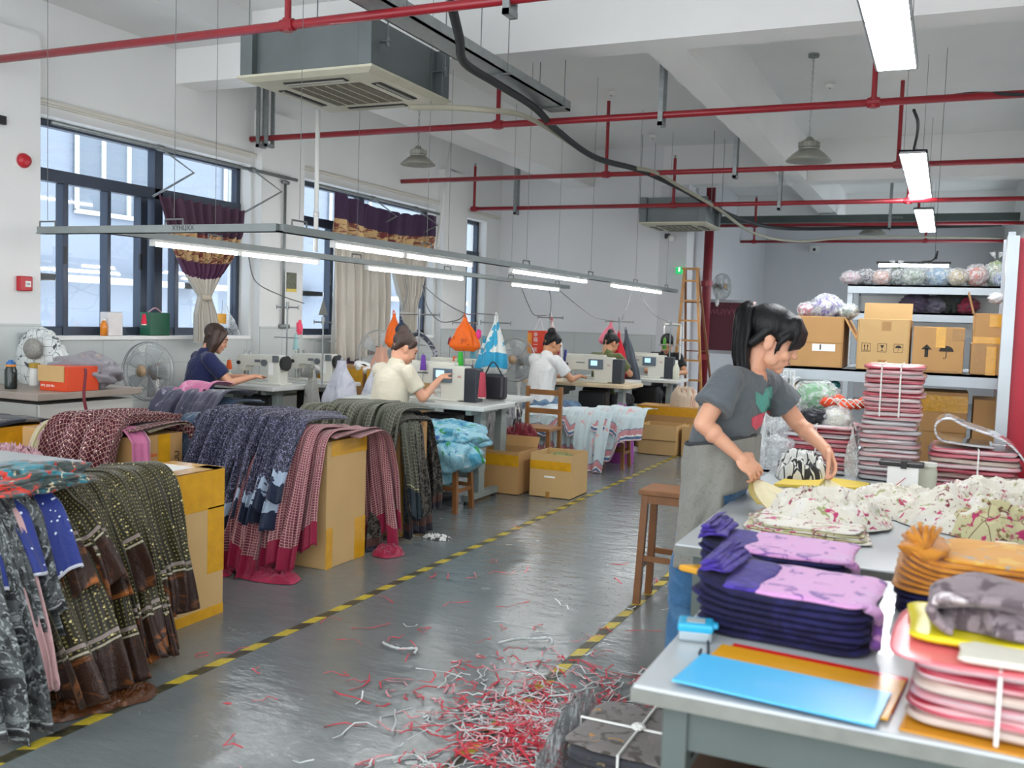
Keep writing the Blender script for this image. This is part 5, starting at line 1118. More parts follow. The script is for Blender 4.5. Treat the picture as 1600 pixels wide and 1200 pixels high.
c = atY(967, 520, 11.25); hang(c, .26, .58, 'red shell jacket hanging in front of the farthest sewing rows', redj, 16, 'jacket', .08, cat='jacket', parts=[('sleeve', redj, .55, .98)])
c = atY(978, 515, 11.3); hang(c, .24, .72, 'slate grey jacket hanging just right of the red one', fabric('slate jacket', '4A525C', [('noise', 4, .6, .65, '2F3640')], coord='Object'), 18, 'jacket', .06, cat='jacket', skew=.1)
c = atY(955, 503, 11.4); hang(c, .2, .28, 'pale pink plastic bag hanging left of the red jacket', fabric('pale pink film', 'E0788C', coord='Object', rough=.35), 20, depth=.03, skew=-.06, group='bags hung on the thread stands')
c = atY(355, 470, 7.6); t = hang(atY(352, 478, 7.6), .36, .38, 'clear plastic bag hanging above the person in navy', film('clear bag film', 'EEF2F4', .36), 22, 'clear_bag', .06, group='bags hung on the thread stands')
c = atY(347, 498, 7.5); t = thing('sticky_pad', 'orange yellow square pad hanging in front of the first window', 'pad', c); MB().box(c.x - .05, 7.49, c.z - .05, c.x + .05, 7.505, c.z + .05).build('pad_body', mat('amber board', 'E09A22', .5), t, bevel=.003); MB().cyl((c.x, 7.497, c.z + .05), (c.x + .005, 7.497, c.z + .18), .002, n=4).build('string', wire, t)
c = atY(468, 512, 7.25); tag(rough_ell(MB(), c, (.03, .015, .06), 3, .3).build('ribbon_bow', mat('neon pink ribbon', 'F2506E', .5), smooth=True), 'small neon pink bow tied to the first thread stand', 'bow')
c = atY(748, 522, 7.4); tag(rough_ell(MB(), c, (.022, .012, .035), 4, .3).build('ribbon_bow', mat('magenta ribbon', 'E8388C', .5), smooth=True), 'small magenta bow beside the white and turquoise bag', 'bow')
# gooseneck lamp with a black sleeve behind the person in cream
P = fold([atY(643, 525, 7.7), atY(655, 522, 7.7), atY(668, 532, 7.7), atY(679, 548, 7.7), atY(680, 558, 7.7)], 20)
tag(MB().tube(P, [.022] * 21, n=10).build('sleeve_bag', fabric('grey reflective cloth', '3F4652', [('noise', 12, .55, .6, 'A5A8B0')], coord='Object', rough=.3), smooth=True), 'dark reflective cloth folded over the stand behind the person in the cream top', 'cloth')
hang(atY(596, 543, 7.9), .2, .3, 'peach garment hung up behind the shoulder of the person in the cream top', fabric('peach cloth', 'D5A48D', coord='Object'), 41, 'garment', .05, .55, 'clothes')
# garments in heaps under tables
for (x, y, z, rx, ry, h, col, lb, sd) in ((-3.5, 8.0, .0, .2, .16, .62, '7A2430', 'dark red and black bag heap on the floor right of the second sewing table', 1), (-3.4, 10.15, .0, .2, .16, .6, '3A3B40', 'dark garment heap under the table of the person in white', 2),
                                          (-2.95, 11.9, 0, .3, .2, .62, 'B9A892', 'beige and white garment heap under the farthest sewing table', 3), (-5.9, 7.1, 0, .35, .16, .56, '9A5A48', 'heap of coloured scraps under the first sewing table', 4), (-3.9, 6.95, 0, .3, .15, .5, 'A5978A', 'heap of pale scraps under the second sewing table', 5),
                                          (-4.15, 9.1, 0, .22, .2, .68, '8F9094', 'grey and white garment heap behind the second row, beside the pale fan', 6), (-3.55, 11.6, 0, .25, .16, .5, '26272C', 'black garment heap under the farthest sewing table', 7)):
    tag(heap(MB(), (x, y, z), rx, ry, h * .85, 100 + sd, 50, rough=.35, pw=.4, fq=2.2).build('garment_heap', fabric('garment heap %d' % sd, col, [('noise', 5 + sd, .55, .6, '26262C'), ('noise', 7 + sd, .6, .64, 'D8D2CC')]), smooth=True), lb, 'clothes')

# ================================================================ stools
def stool(x, y, h, label, s=.3, m_=wb, splay=.02, rz=0):
    t = thing('wooden_stool', label, 'stool', (x, y, 0), 0, 'wooden stools'); a = s / 2
    MB().box(x - a, y - a * .8, h - .028, x + a, y + a * .8, h).build('seat', m_, t, bevel=.005)
    for sx in (-1, 1):
        for sy in (-1, 1):
            X0, Y0 = x + sx * (a - .03), y + sy * (a * .8 - .03); X1, Y1 = X0 + sx * splay, Y0 + sy * splay; q = .017
            MB().add([(X1 - q, Y1 - q, 0), (X1 + q, Y1 - q, 0), (X1 + q, Y1 + q, 0), (X1 - q, Y1 + q, 0), (X0 - q, Y0 - q, h - .028), (X0 + q, Y0 - q, h - .028), (X0 + q, Y0 + q, h - .028), (X0 - q, Y0 + q, h - .028)],
                     [(0, 1, 2, 3), (4, 5, 6, 7), (0, 1, 5, 4), (1, 2, 6, 5), (2, 3, 7, 6), (3, 0, 4, 7)]).build('leg', m_, t)
    for i, z in enumerate((h * .22, h * .38)):
        k = 1 - z / h; ax, ay = a - .03 + splay * k, a * .8 - .03 + splay * k
        for s_ in (-1, 1):
            if i: MB().box(x - ax, y + s_ * ay - .009, z, x + ax, y + s_ * ay + .009, z + .028).build('stretcher', m_, t)
            else: MB().box(x + s_ * ax - .009, y - ay, z + .05, x + s_ * ax + .009, y + ay, z + .078).build('stretcher', m_, t)
    for yy in (y - a * .8 + .015, y + a * .8 - .033): MB().box(x - a + .02, yy, h - .07, x + a - .02, yy + .018, h - .028).build('rail', m_, t)
    t.rotation_euler.z = rz; return t
stool(-1.25, 4.86, .6, 'tall amber wooden stool standing beside the standing person', .3)
stool(-3.42, 6.4, .44, 'wooden stool under the turquoise cloth', .36)
stool(-3.6, 9.1, .46, 'wooden stool under the left end of the white bordered scarves', .3)
stool(-3.0, 9.2, .44, 'wooden stool under the right end of the white bordered scarves', .3)
stool(-3.68, 6.25 - .05, .47, 'wooden stool of the person in the cream top', .3)
stool(-3.9, 9.42, .47, 'wooden stool of the person in white', .3)
stool(-5.9, 6.3, .47, 'wooden stool of the person in navy', .3)
t = thing('wooden_chair', 'light wooden chair between the second and third sewing rows', 'chair', (-3.85, 8.35, 0))
MB().box(-3.7, 8.2, .42, -3.3, 8.55, .45).build('seat', mat('light wood', '95683C', .45, nz=(9, .15)), t, bevel=.004)
for a in (-3.68, -3.34):
    for b in (8.22, 8.5): MB().box(a, b, 0, a + .035, b + .035, .42 if b < 8.4 or 1 else .8).build('leg', MC['light wood'], t)
for a in (-3.68, -3.34): MB().box(a, 8.5, .45, a + .035, 8.535, .82).build('back_post', MC['light wood'], t)
for z in (.56, .74): MB().box(-3.65, 8.51, z, -3.34, 8.53, z + .05).build('back_slat', MC['light wood'], t)
# turquoise cloth heap over the stool
tq = fabric('turquoise watercolour silk', '93C4D2', [('noise', 5, .52, .6, '4A9AB6'), ('noise', 4.5, .58, .63, '1E4F9A'), ('noise', 7, .6, .64, '2E8F4A'), ('noise', 9, .62, .68, 'C5DDE2')], rough=.4, sheen=.1)
t = thing('silk_cloth', 'turquoise watercolour silk heaped over a stool in the aisle', 'fabric', (-3.42, 6.38, 0))
def lob(c, r, seed, tap=.35, am=.16):
    m = MB()
    def fn(d):
        k = 1 + am * noise.noise(d * 2.1 + Vector((seed, 0, 0))) * 1.6 + .11 * (1 - 2 * abs(noise.noise(Vector((d.x * 7, d.y * 7, d.z * 1.8)) + Vector((0, seed, 0)))))
        return k * (1 - tap * sstep(0, 1, -d.z))
    m.ell(c, r, nu=80, nv=50, fn=fn); return m
m = lob((-3.44, 6.42, .55), (.33, .24, .12), 201, .1); m.uv = [(x * 1.2, y + z) for x, y, z in m.v]; m.build('upper_fold', tq, t, smooth=True)
m = lob((-3.4, 6.34, .4), (.29, .2, .2), 203, .45, .22); m.uv = [(x * 1.2, y + z) for x, y, z in m.v]; m.build('hanging_fold', tq, t, smooth=True)
m = lob((-3.47, 6.3, .27), (.13, .12, .17), 207, .3, .2); m.uv = [(x * 1.2, y + z) for x, y, z in m.v]; m.build('hanging_fold', tq, t, smooth=True)
# white bordered scarves
ws = fabric('white scarf with striped border', 'C3D3D6', [('noise', 3, .5, .6, 'B9C9CC'), ('noise', 9, .6, .64, 'D8A0A0'), ('hem', -1, .014, .01, 'E6C7CC'), ('hem', .014, .04, .02, '4F6F8E'), ('hem', .04, .055, .02, 'E8E8E8'), ('hem', .055, .11, .06, 'C58A8F'), ('hem', .11, .118, .02, '55708A')], rough=.6)
scarfheap('scarf_heap', 'heap of pale blue scarves with striped pink and blue borders, over two stools mid room', 'scarves', (-3.2, 9.1, 0), [
    ('scarf_layer', ws, dict(a0=-3.82, a1=-3.34, edge=8.98, zt=.5, zh=.1, back=.35, out=.06, amp=.035, waves=4, seed=211, flare=-.05, ragged=.06)),
    ('scarf_layer', ws, dict(a0=-3.88, a1=-3.28, edge=8.95, zt=.56, zh=.36, back=.4, out=.06, amp=.03, waves=2, seed=212, amp0=.4, ragged=.12)),
    ('scarf_layer', ws, dict(a0=-3.36, a1=-2.75, edge=8.96, zt=.54, zh=.2, back=.4, out=.1, amp=.035, waves=3, seed=213, ragged=.14, flare=-.1)),
    ('scarf_layer', ws, dict(a0=-3.34, a1=-2.9, edge=8.92, zt=.57, zh=.1, back=.4, out=.14, amp=.035, waves=2, seed=214, ragged=.18, flare=-.2)),
    ('scarf_layer', ws, dict(a0=-3.12, a1=-2.6, edge=8.96, zt=.6, zh=.38, back=.4, out=.08, amp=.03, waves=3, seed=215, amp0=.4, ragged=.1))])
tag(heap(MB(), (-3.05, 9.55, .0), .15, .1, .62, 216, 50, pw=.3, rough=.4).build('fabric_pile', fabric('magenta violet cloth', 'A04AA0', [('noise', 6, .5, .6, 'D86AB0')]), smooth=True), 'magenta and violet cloth pile behind the white bordered scarves', 'fabric')
tag(heap(MB(), (-2.78, 11.12, .5), .16, .13, .24, 217, 50, pw=.4).build('floral_bag', fabric('beige floral canvas', 'CBB9A2', [('noise', 14, .58, .62, 'A8705E')]), smooth=True), 'beige floral bag standing on the far yellow taped box', 'bag')
# ladder
t = thing('step_ladder', 'tall wooden step ladder standing open beside the doorway pier', 'ladder', (-3.1, 12.4, 0)); lw_ = mat('yellowish ladder wood', 'B98548', .5, nz=(6, .2))
L0 = atY(1046, 660, 12.75); R0 = atY(1097, 660, 12.75); TL = atY(1070, 420, 12.75); TR = atY(1089, 420, 12.75); ground = 0
def ext(a, b, z): k = (z - b.z) / (a.z - b.z); return b + (a - b) * k
lf, rf = ext(L0, TL, 0), ext(R0, TR, 0)
for a, b in ((lf, TL), (rf, TR)):
    MB().tube([a, b], .022, n=4).build('rail', lw_, t)
for i in range(8):
    k = (i + .7) / 8.3; a, b = lf.lerp(TL, k), rf.lerp(TR, k); MB().box(a.x, a.y - .03, a.z - .012, b.x, a.y + .03, a.z + .012).build('tread', lw_, t)
for s, a in ((0, TL), (1, TR)):
    e = Vector((lf.x + .08 if s == 0 else rf.x + .05, 13.35, 0)); MB().tube([e, a + Vector((0, .05, 0))], .02, n=4).build('rear_rail', mat('dark ladder wood', '7A4E30', .5), t)
for k in (.2, .5, .8):
    a = Vector((lf.x + .08, 13.35, 0)).lerp(TL + Vector((0, .05, 0)), k); b = Vector((rf.x + .05, 13.35, 0)).lerp(TR + Vector((0, .05, 0)), k); MB().tube([a, b], .012, n=4).build('rear_rung', MC['dark ladder wood'], t)
MB().box(TL.x - .03, 12.7, TL.z - .01, TR.x + .03, 12.84, TL.z + .015).build('top_cap', lw_, t)
# thin white frame rack by the ladder
m = MB(); a, b = atY(1038, 505, 12.3), atY(1064, 505, 12.3); m.box(a.x, 12.28, 0, a.x + .012, 12.3, a.z); m.box(b.x, 12.28, 0, b.x + .015, 12.3, b.z); m.box(a.x, 12.28, a.z - .015, b.x + .015, 12.3, a.z); m.box(a.x, 12.28, .9, b.x, 12.3, .912)
tag(m.build('wire_rack', whitep), 'thin white upright frame in front of the wooden ladder', 'rack')
# framed maroon notice board
a, b = atY(1108, 472, 16.6), atY(1166, 550, 16.6); t = thing('notice_board', 'maroon notice board in an aluminium frame at the back, behind the standing person', 'notice board', ((a.x + b.x) / 2, 16.6, 0)); al = mat('bright aluminium', 'C4C7C9', .3, .8)
MB().box(a.x, 16.6, b.z, b.x, 16.63, a.z).build('panel', mat('maroon print', '5A2230', .5, nz=(5, .15)), t)
m = MB(); m.box(a.x - .04, 16.58, b.z - .04, a.x + .02, 16.65, a.z + .04); m.box(b.x - .02, 16.58, b.z - .04, b.x + .04, 16.65, a.z + .04); m.box(a.x - .04, 16.58, a.z - .0, b.x + .04, 16.65, a.z + .05); m.box(a.x - .04, 16.58, b.z - .05, b.x + .04, 16.65, b.z + .01); m.box(a.x - .04, 16.6, 0, a.x + .02, 16.64, b.z); m.box(b.x - .02, 16.6, 0, b.x + .04, 16.64, b.z); m.build('frame', al, t)
text_obj('lettering', 'WUYVYU', .13, ((a.x + b.x) / 2 - .05, 16.598, (a.z + b.z) / 2 + .25), (1, 0, 0), (0, 0, 1), mat('faint pink print', '9A5260', .5), t)
# wall fan at the back
c = atY(1128, 448, 16.3); fan(c, .22, 'blackened wall fan above the maroon notice board', c.z - .35, (.9, -.5, 0), base=False, grp=None)
# ================================================================ right: work tables
work_table(-.52, 1.77, .78, 2.88, .75, 'near pale grey work table at the lower right corner', th=.035, lw=.05)
work_table(-.76, 3.0, .78, 5.35, .75, 'long pale grey work table where the person folds the floral cloth', th=.035, lw=.05)
tag(MB().box(-.44, 1.95, .5, .7, 2.7, .52).build('wood_shelf', mat('brown wood board', '4F3A28', .6, nz=(7, .2))), 'brown wooden board lying under the near work table', 'board')
m = bpy.data.objects['work_table.001']
sh = MB(); sh.box(-.46, 1.83, .485, .72, 2.83, .498); sh.build('lower_shelf', tl, m)
tag(MB().box(-.2, 1.9, .0, .1, 2.3, .4).build('cardboard_box', kraft, bevel=.004), 'cardboard box on the floor under the near work table', 'box')
def layered(name, cols, sc=55, rough=.35, coat=.3):
    """many thin sheets seen edge-on: colour changes with height only in a fine irregular rhythm"""
    if name in MC: return MC[name]
    t = NT(name); mp = t.n('ShaderNodeMapping'); mp.inputs['Scale'].default_value = (1.2, 1.2, sc); t.link(t.tc.outputs['Object'], mp.inputs[0])
    f = t.noise(mp.outputs[0], 1.6, 3, .6); c = lin(cols[0])
    for i, q in enumerate(cols[1:]): c = t.mix(t.ramp(f, .46 + .07 * i, .5 + .07 * i), c, lin(q))
    t.link(c, t.b.inputs['Base Color']); t.b.inputs['Roughness'].default_value = rough; t.b.inputs['Coat Weight'].default_value = coat
    t.bump(f, .8, .01); MC[name] = t.m; return t.m
def stack(x0, y0, x1, y1, z, n, th, label, mats, name='folded_scarves', top=None, curl=0, seed=0, grp=None, cat='scarves', jit=.008, unit='scarf'):
    t = thing(name, label, cat, ((x0 + x1) / 2, (y0 + y1) / 2, z), group=grp); r_ = random.Random(seed); zz = z
    for i in range(n):
        m_ = MB(); j = [r_.uniform(-jit, jit) for _ in range(4)]
        k = curl * (i + 1) / n
        folded(m_, x0 + j[0], y0 + j[1], x1 + j[2], y1 + j[3], zz, zz + th * 1.12, seed=seed + i, wob=.0035, n=72)
        if curl:   # left end swept up
            m_.v = [(x, y, zq + k * max(0, (x0 + .14 - x) / .14) ** 1.7) for x, y, zq in m_.v]
        m_.build(unit, mats[i % len(mats)], t, smooth=True); zz += th
    return t, zz
nvy = fabric('navy knit fold', '0D0B33', [('noise', 9, .5, .62, '1A184A')], coord='Object', rough=.75, sheen=.05); vio = fabric('violet knit', '32237A', [('noise', 12, .5, .6, '453296')], coord='Object', rough=.7, sheen=.08); pnk = fabric('orchid pink print', 'CC92C4', [('noise', 14, .56, .61, '7A4C98'), ('noise', 5, .55, .6, 'C79AC6')], coord='Object', rough=.6)
GS = 'stacks of folded navy and pink scarves'
def navystack(x0, y0, x1, y1, n, seed, label):
    t, zt = stack(x0, y0, x1, y1, .75, n, .0155, label, [nvy], curl=.03, seed=seed, grp=GS)
    m = MB(); folded(m, x0 + .12, y0 + .004, x1 + .01, y1 - .01, zt - .002, zt + .012, seed=seed, n=60); m.build('pink_panel', pnk, t, smooth=True)
    m = MB(); m.tube(fold([(x1 - .005, y0 + .03, zt + .005), (x1 + .016, y0 + .05, zt - .01), (x1 + .012, y0 + .1, zt - .05), (x1 + .014, y0 + .06, zt - .09)], 16), [.012] * 17, n=8); m.build('pink_edge', pnk, t, smooth=True)
    m = MB()   # violet rolled end standing up at the left
    for q in range(5): folded(m, x0 - .004 + .004 * q, y0 + .04, x0 + .07 - .01 * q, y1 - .03, zt + .004 + .006 * q, zt + .014 + .006 * q, seed=seed + q, n=40)
    m.v = [(x, y, z + .025 * math.sin(PI * min(1, max(0, (x - x0 + .02) / .13)))) for x, y, z in m.v]; m.build('violet_roll', vio, t, smooth=True)
    m = MB(); folded(m, x0 + .06, y0 + .01, x0 + .15, y1 - .02, zt + .0, zt + .014, seed=3, n=40); m.build('violet_fold', vio, t, smooth=True)
navystack(-.49, 2.13, -.11, 2.44, 7, 5, 'nearer stack of folded navy scarves with a pink panel, on the near work table')
navystack(-.6, 2.58, -.2, 2.86, 6, 15, 'farther stack of folded navy scarves with a pink panel, at the near table\'s back edge')
orn = fabric('amber knit fold', 'B8731C', [('noise', 10, .5, .6, 'C98428')], coord='Object', rough=.7, sheen=.3); orp = fabric('amber print', 'D9972E', [('noise', 14, .6, .65, '9AA0A0'), ('noise', 9, .55, .6, 'E0B04A')], coord='Object')
t, z1 = stack(-.08, 2.52, .45, 2.84, .75, 4, .014, 'stack of folded amber scarves on navy ones, right of the navy and pink stacks', [nvy], seed=25)
zz = z1
for i in range(7):
    m = MB(); folded(m, -.09 + .004 * i, 2.52, .46, 2.84, zz, zz + .015, seed=30 + i, wob=.004, n=72); k = .05 * i / 6
    m.v = [(x, y, z + k * max(0, (.02 - x) / .11) ** 1.5) for x, y, z in m.v]; m.build('amber_scarf', orn, t, smooth=True); zz += .0125
m = MB(); folded(m, .02, 2.53, .46, 2.83, zz, zz + .012, seed=41, n=60); m.build('printed_panel', orp, t, smooth=True)
m = MB()
for i in range(9):
    a = -1.9 + i * .32; m.tube([(-.02, 2.55 + .02 * (i % 2), zz + .03), (-.02 + .055 * math.sin(a), 2.56 + .02 * (i % 3), zz + .03 + .055 * math.cos(a))], [.01, .006], n=6)
folded(m, -.075, 2.53, .03, 2.72, zz + .0, zz + .035, seed=44, n=40, wob=.012); m.build('fringed_end', orn, t, smooth=True)
tag(MB().prism([(-.66, 2.66, .752), (-.5, 2.6, .752), (-.46, 2.7, .752), (-.52, 2.74, .752)], (0, 0, .02)).build('amber_cloth', mat('amber cloth', 'DDA02E', .7), bevel=.006), 'corner of amber cloth sticking out at the left edge of the near table', 'cloth')
# darker strip painting shade onto the tables' front edges
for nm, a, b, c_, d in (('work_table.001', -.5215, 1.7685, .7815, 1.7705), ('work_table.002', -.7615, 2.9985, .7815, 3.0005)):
    MB().box(a, b, .716, c_, d, .744).build('shaded_edge', mat('shaded grey edge', '7A7B74', .5, nz=(20, .15)), bpy.data.objects[nm])
# folders
def sheet(x0, y0, x1, y1, z, m_, label, nm='document_folder', rz=0, th=.004):
    t = thing(nm, label, 'folder', ((x0 + x1) / 2, (y0 + y1) / 2, z)); MB().box(x0, y0, z, x1, y1, z + th).build('cover', m_, t, bevel=.001)
    return t
gl_ = .22
sheet(-.40, 1.88, -.04, 2.085, .751, mat('red glossy card', 'D8201C', gl_), 'red glossy folder, lowest of the three coloured folders')
sheet(-.42, 1.83, -.045, 2.05, .756, mat('amber glossy card', 'D89A1E', gl_), 'amber glossy folder in the middle of the three coloured folders')
t = sheet(-.44, 1.775, -.065, 1.955, .761, mat('sky blue glossy card', '53B8EA', gl_, coat=.3), 'sky blue glossy folder, topmost of the three coloured folders')
sheet(-.03, 1.775, .3, 1.95, .7505, mat('dull orange card', 'C98A1E', .4), 'dull orange folder under the tied bag bundle')
# tape measure
t = thing('tape_measure', 'blue and silver tape measure at the near corner of the table', 'tape measure', (-.475, 2.1, .75))
m = MB(); M = Matrix.Translation((-.475, 2.1, .75)) @ Matrix.Rotation(.2, 4, 'Z'); m.box(-.037, -.03, 0, .037, .03, .03, M); m.build('case', mat('silver plastic', 'A9B6BC', .3, .3), t, bevel=.008)
m = MB(); m.box(-.039, -.032, .022, .039, .032, .042, M); m.box(.03, -.014, .028, .05, .014, .04, M); m.build('blue_cover', mat('bright blue plastic', '2AA5D0', .35), t, bevel=.009)
m = MB(); m.box(-.02, -.016, .042, .02, .016, .0435, M); m.build('window', mat('grey plastic', 'A8B0B0', .3), t)
MB().tube(fold([(-.44, 2.07, .76), (-.43, 2.03, .755), (-.425, 2.0, .753), (-.44, 1.995, .753), (-.445, 2.03, .753)], 20), .003, n=5).build('strap', darkpl, t)
# poly bag bundles
red_e = layered('red edged bag pads', ['C96A76', 'A01C34', 'D8A8AA', 'C8BCBA']); wht_e = layered('white and pink bag pads', ['CFC3C3', 'D08A92', 'B9AEB0', 'C2505E'])
silv = layered('clear bag stack', ['B9B8BB', 'DADADC', '9A989C', 'C8A5AA'], 40, .15, .7); beig = layered('beige bag stack', ['B5A397', 'C4B4A8', '8A6A66'])
def bundle(x0, y0, x1, y1, z, n, th, label, mats, seed, strings=(), jit=.012, grp='bundles of flat plastic bags'):
    t, zt = stack(x0, y0, x1, y1, z, n, th, label, mats, 'bag_bundle', seed=seed, grp=grp, cat='bundle', jit=jit, unit='bag_pad')
    for s in strings:
        X = x0 + (x1 - x0) * s; m = MB(); e = .006; m.tube([(X, y0 - e, z), (X, y0 - e, zt + .004), (X, y1 + e, zt + .004), (X, y1 + e, z)], .004, n=5); m.build('string', whitep, t)
    return t, zt
t, z1 = bundle(-.02, 1.79, .42, 2.12, .756, 6, .0205, 'tied bundle of red edged plastic bags at the lower right corner', [beig, red_e, wht_e], 51, (.33,), .006)
m = MB(); folded(m, -.06, 1.77, .44, 2.14, z1, z1 + .007, seed=2, n=60, wob=.005); m.build('coral_sheet', mat('coral plastic sheet', 'E87880', .3), t, smooth=True)
t = thing('envelope', 'yellow padded envelope under the grey scarf at the lower right', 'envelope', (.1, 1.97, z1 + .012)); m = MB(); folded(m, -.035, 1.86, .2, 2.12, z1 + .012, z1 + .03, seed=4, n=40); m.build('cover', mat('yellow plastic', 'D8C81E', .35), t, smooth=True)
m = MB(); folded(m, .05, 1.78, .42, 1.9, z1 + .012, z1 + .026, seed=6, n=40); tag(m.build('cream_pad', mat('cream foam sheet', 'DEDACB', .6), smooth=True), 'cream folded pad in front of the grey scarf at the lower right', 'pad')
gsc = fabric('grey mauve printed scarf', '8A7C80', [('noise', 18, .52, .58, '5C4F54'), ('noise', 9, .62, .68, 'D5CDCF')], rough=.75)
m = MB(); zb = z1 + .03; Pth = [(.04, .0), (.0, .02), (.01, .055), (.1, .07), (.24, .06), (.3, .045), (.28, .025), (.16, .02), (.1, .035), (.2, .05), (.34, .085)]
def gs(u, v):
    Q = GSP[int(u * 80)]; a = v
    y = 1.87 + .2 * a + .012 * nz(u * 6, a * 3); z = zb + Q.z + .016 * nz(u * 9, a * 6, 2) + .01 * math.sin(a * 11 + u * 5)
    return (Q.x, y, max(z, zb + .002)), (u * .9, a * .25)
GSP = fold([(x, 0, z) for x, z in Pth], 80) + [Vector((.34, 0, .085))]
m.grid(gs, 80, 24); t = thing('scarf', 'grey mauve printed scarf folded loosely on the yellow envelope', 'scarf', (.15, 1.97, zb)); m.build('cloth', gsc, t, smooth=True, solid=.012)
m = MB(); heap(m, (.17, 1.99, zb), .18, .1, .055, 8, 50); m.build('inner_fold', gsc, t, smooth=True)
tag(MB().prism([(.26, 1.86, zb + .06), (.36, 1.86, zb + .06), (.38, 1.86, zb + .15), (.31, 1.86, zb + .13)], (0, .14, 0)).build('red_pad', mat('red felt', 'B8343C', .8), bevel=.006), 'red pad standing at the right edge behind the grey scarf', 'pad')
# ---- bag stacks at the back of the long table
bundle(-.70, 4.84, -.37, 5.2, .752, 11, .0215, 'left stack of red edged plastic bag bundles behind the reaching hand', [silv, red_e, wht_e, red_e], 61, (.45,))
t, z2 = bundle(-.35, 4.78, -.09, 5.12, .752, 14, .0218, 'lower silvery half of the tall middle stack of plastic bags', [silv, wht_e], 71)
bundle(-.345, 4.78, -.085, 5.12, z2, 11, .0217, 'upper pink and red half of the tall middle stack of plastic bags', [wht_e, red_e, wht_e], 81, (.3, .62), .012)
t, z3 = bundle(-.05, 4.75, .33, 5.15, .752, 8, .0225, 'right stack of red edged plastic bag bundles in front of the shelf', [red_e, wht_e, beig], 91, (.55,))
t = thing('bag_sheet', 'curled sheaf of clear plastic bags on the right stack', 'plastic bags', (.1, 4.95, z3)); cp = fold([(.4, 0, z3 - .14), (.33, 0, z3 - .02), (.25, 0, z3 + .05), (.1, 0, z3 + .1), (.03, 0, z3 + .13), (-.02, 0, z3 + .1), (.0, 0, z3 + .04), (.1, 0, z3 + .025), (.22, 0, z3 + .02)], 60)
def cs(u, v): q = cp[int(u * 60)]; return (q.x, 4.78 + .3 * v, q.z), (u, v)
MB().grid(cs, 60, 6).build('sheet', silv, t, smooth=True, solid=.008)
c = atY(1150, 700, 4.3); tag(heap(MB(), (-.59, 4.65, .752), .12, .14, .13, 55, 60, rough=.55, fq=2.5).build('fabric_pile', fabric('white and black striped cloth', 'D5D5CF', [('edge', 22, .05, '2A2A2C'), ('noise', 6, .6, .64, '3A3A3A')], rough=.6), smooth=True), 'white and black striped cloth beside the left bag stack', 'fabric')
pbag((-.72, 5.0, 1.02), (.1, .09, .14), 'clear crumpled plastic bag behind the shoulder of the standing person', None, 21)
pbag((-.74, 4.82, .86), (.09, .08, .1), 'clear crumpled plastic bag at waist height behind the standing person', None, 23)
grnc = fabric('green cone contents', '5FA86A', [('noise', 6, .5, .56, 'DDE8DC'), ('noise', 9, .62, .66, '2E7A4A')], coord='Object'); orgc = fabric('orange label contents', 'E4502A', [('noise', 9, .55, .6, 'F0E8E4')], coord='Object')
pbag((-.58, 5.03, 1.115), (.115, .1, .085), 'plastic bag of green yarn on the left bag stack', grnc, 31, False)
pbag((-.47, 4.93, 1.02), (.085, .08, .06), 'plastic bag of white yarn under the orange nets, on the left bag stack', mat('cream yarn', 'DDDCCB', .8, nz=(20, .1)), 33, False)
t = thing('mesh_net', 'tangle of orange nets on the left bag stack', 'net', (-.42, 4.98, 1.08)); m = MB()
for i in range(5): rough_ell(m, (-.52 + .045 * i, 4.95 + .03 * (i % 2), 1.095 + .015 * math.sin(i * 2)), (.035, .03, .022), 60 + i, .25, nu=20, nv=14)
m.build('nets', orgc, t, smooth=True); m = MB()
for i in range(6): m.tube(fold([(-.53 + .03 * i, 4.92, 1.09), (-.5 + .03 * i, 4.9, 1.12), (-.45 + .03 * i, 4.91, 1.08)], 8), .003, n=4)
m.build('cords', whitep, t)
c = atY(1272, 650, 4.9); tag(rough_ell(MB(), (c.x, 4.9, c.z), (.065, .05, .035), 65, .2).build('black_bundle', fabric('black cord', '20222A', [('noise', 20, .6, .66, '6A6A70')], coord='Object', rough=.4), smooth=True), 'tangled black cord bundle on the left bag stack', 'bundle')
t = hang((-.375, 4.72, 1.0), .06, .25, 'limp clear plastic bag hanging down between the left and middle stacks', film('clear bag film'), 25, 'clear_bag', .015)
# card stand and jar, yellow board
c = atY(1411, 748, 4.42); t = thing('card_stand', 'white card box clamped with a black clip in front of the middle bag stack', 'box', (c.x, c.y, .752)); MB().box(c.x - .065, c.y, .752, c.x + .06, c.y + .07, .88).build('card', labw, t, bevel=.003); MB().box(c.x - .1, c.y - .01, .875, c.x + .08, c.y + .08, .895).build('clip', darkpl, t, bevel=.006); MB().box(c.x - .012, c.y - .02, .87, c.x + .012, c.y + .09, .902).build('clip_lever', darkpl, t)
m = MB(); m.tube([(c.x - .03, c.y - .002, .79), (c.x + .01, c.y - .002, .83)], .0015, n=4); m.build('ink_stroke', mat('red ink', 'C8304A', .6), t)
c = atY(1448, 742, 4.5); t = thing('jar', 'small clear jar beside the card box', 'jar', (c.x, c.y + .05, .752)); MB().lathe([(.04, 0), (.042, .02), (.042, .1), (.036, .12)], (c.x, c.y + .05, .752), 22).build('jar_body', mat('milky jar', 'D8DCC8', .15, alpha=.6), t, smooth=True); MB().lathe([(.04, .12), (.04, .135), (0, .136)], (c.x, c.y + .05, .752), 22).build('lid', mat('pale lid', 'D8DAD0', .4), t)
tag(MB().prism([(-.66, 4.32, .752), (-.3, 4.45, .752), (-.28, 4.62, .752), (-.62, 4.74, .752)], (0, 0, .012)).build('yellow_board', mat('yellow card board', 'DCC04A', .5)), 'yellow card lying behind the floral cloth', 'board')
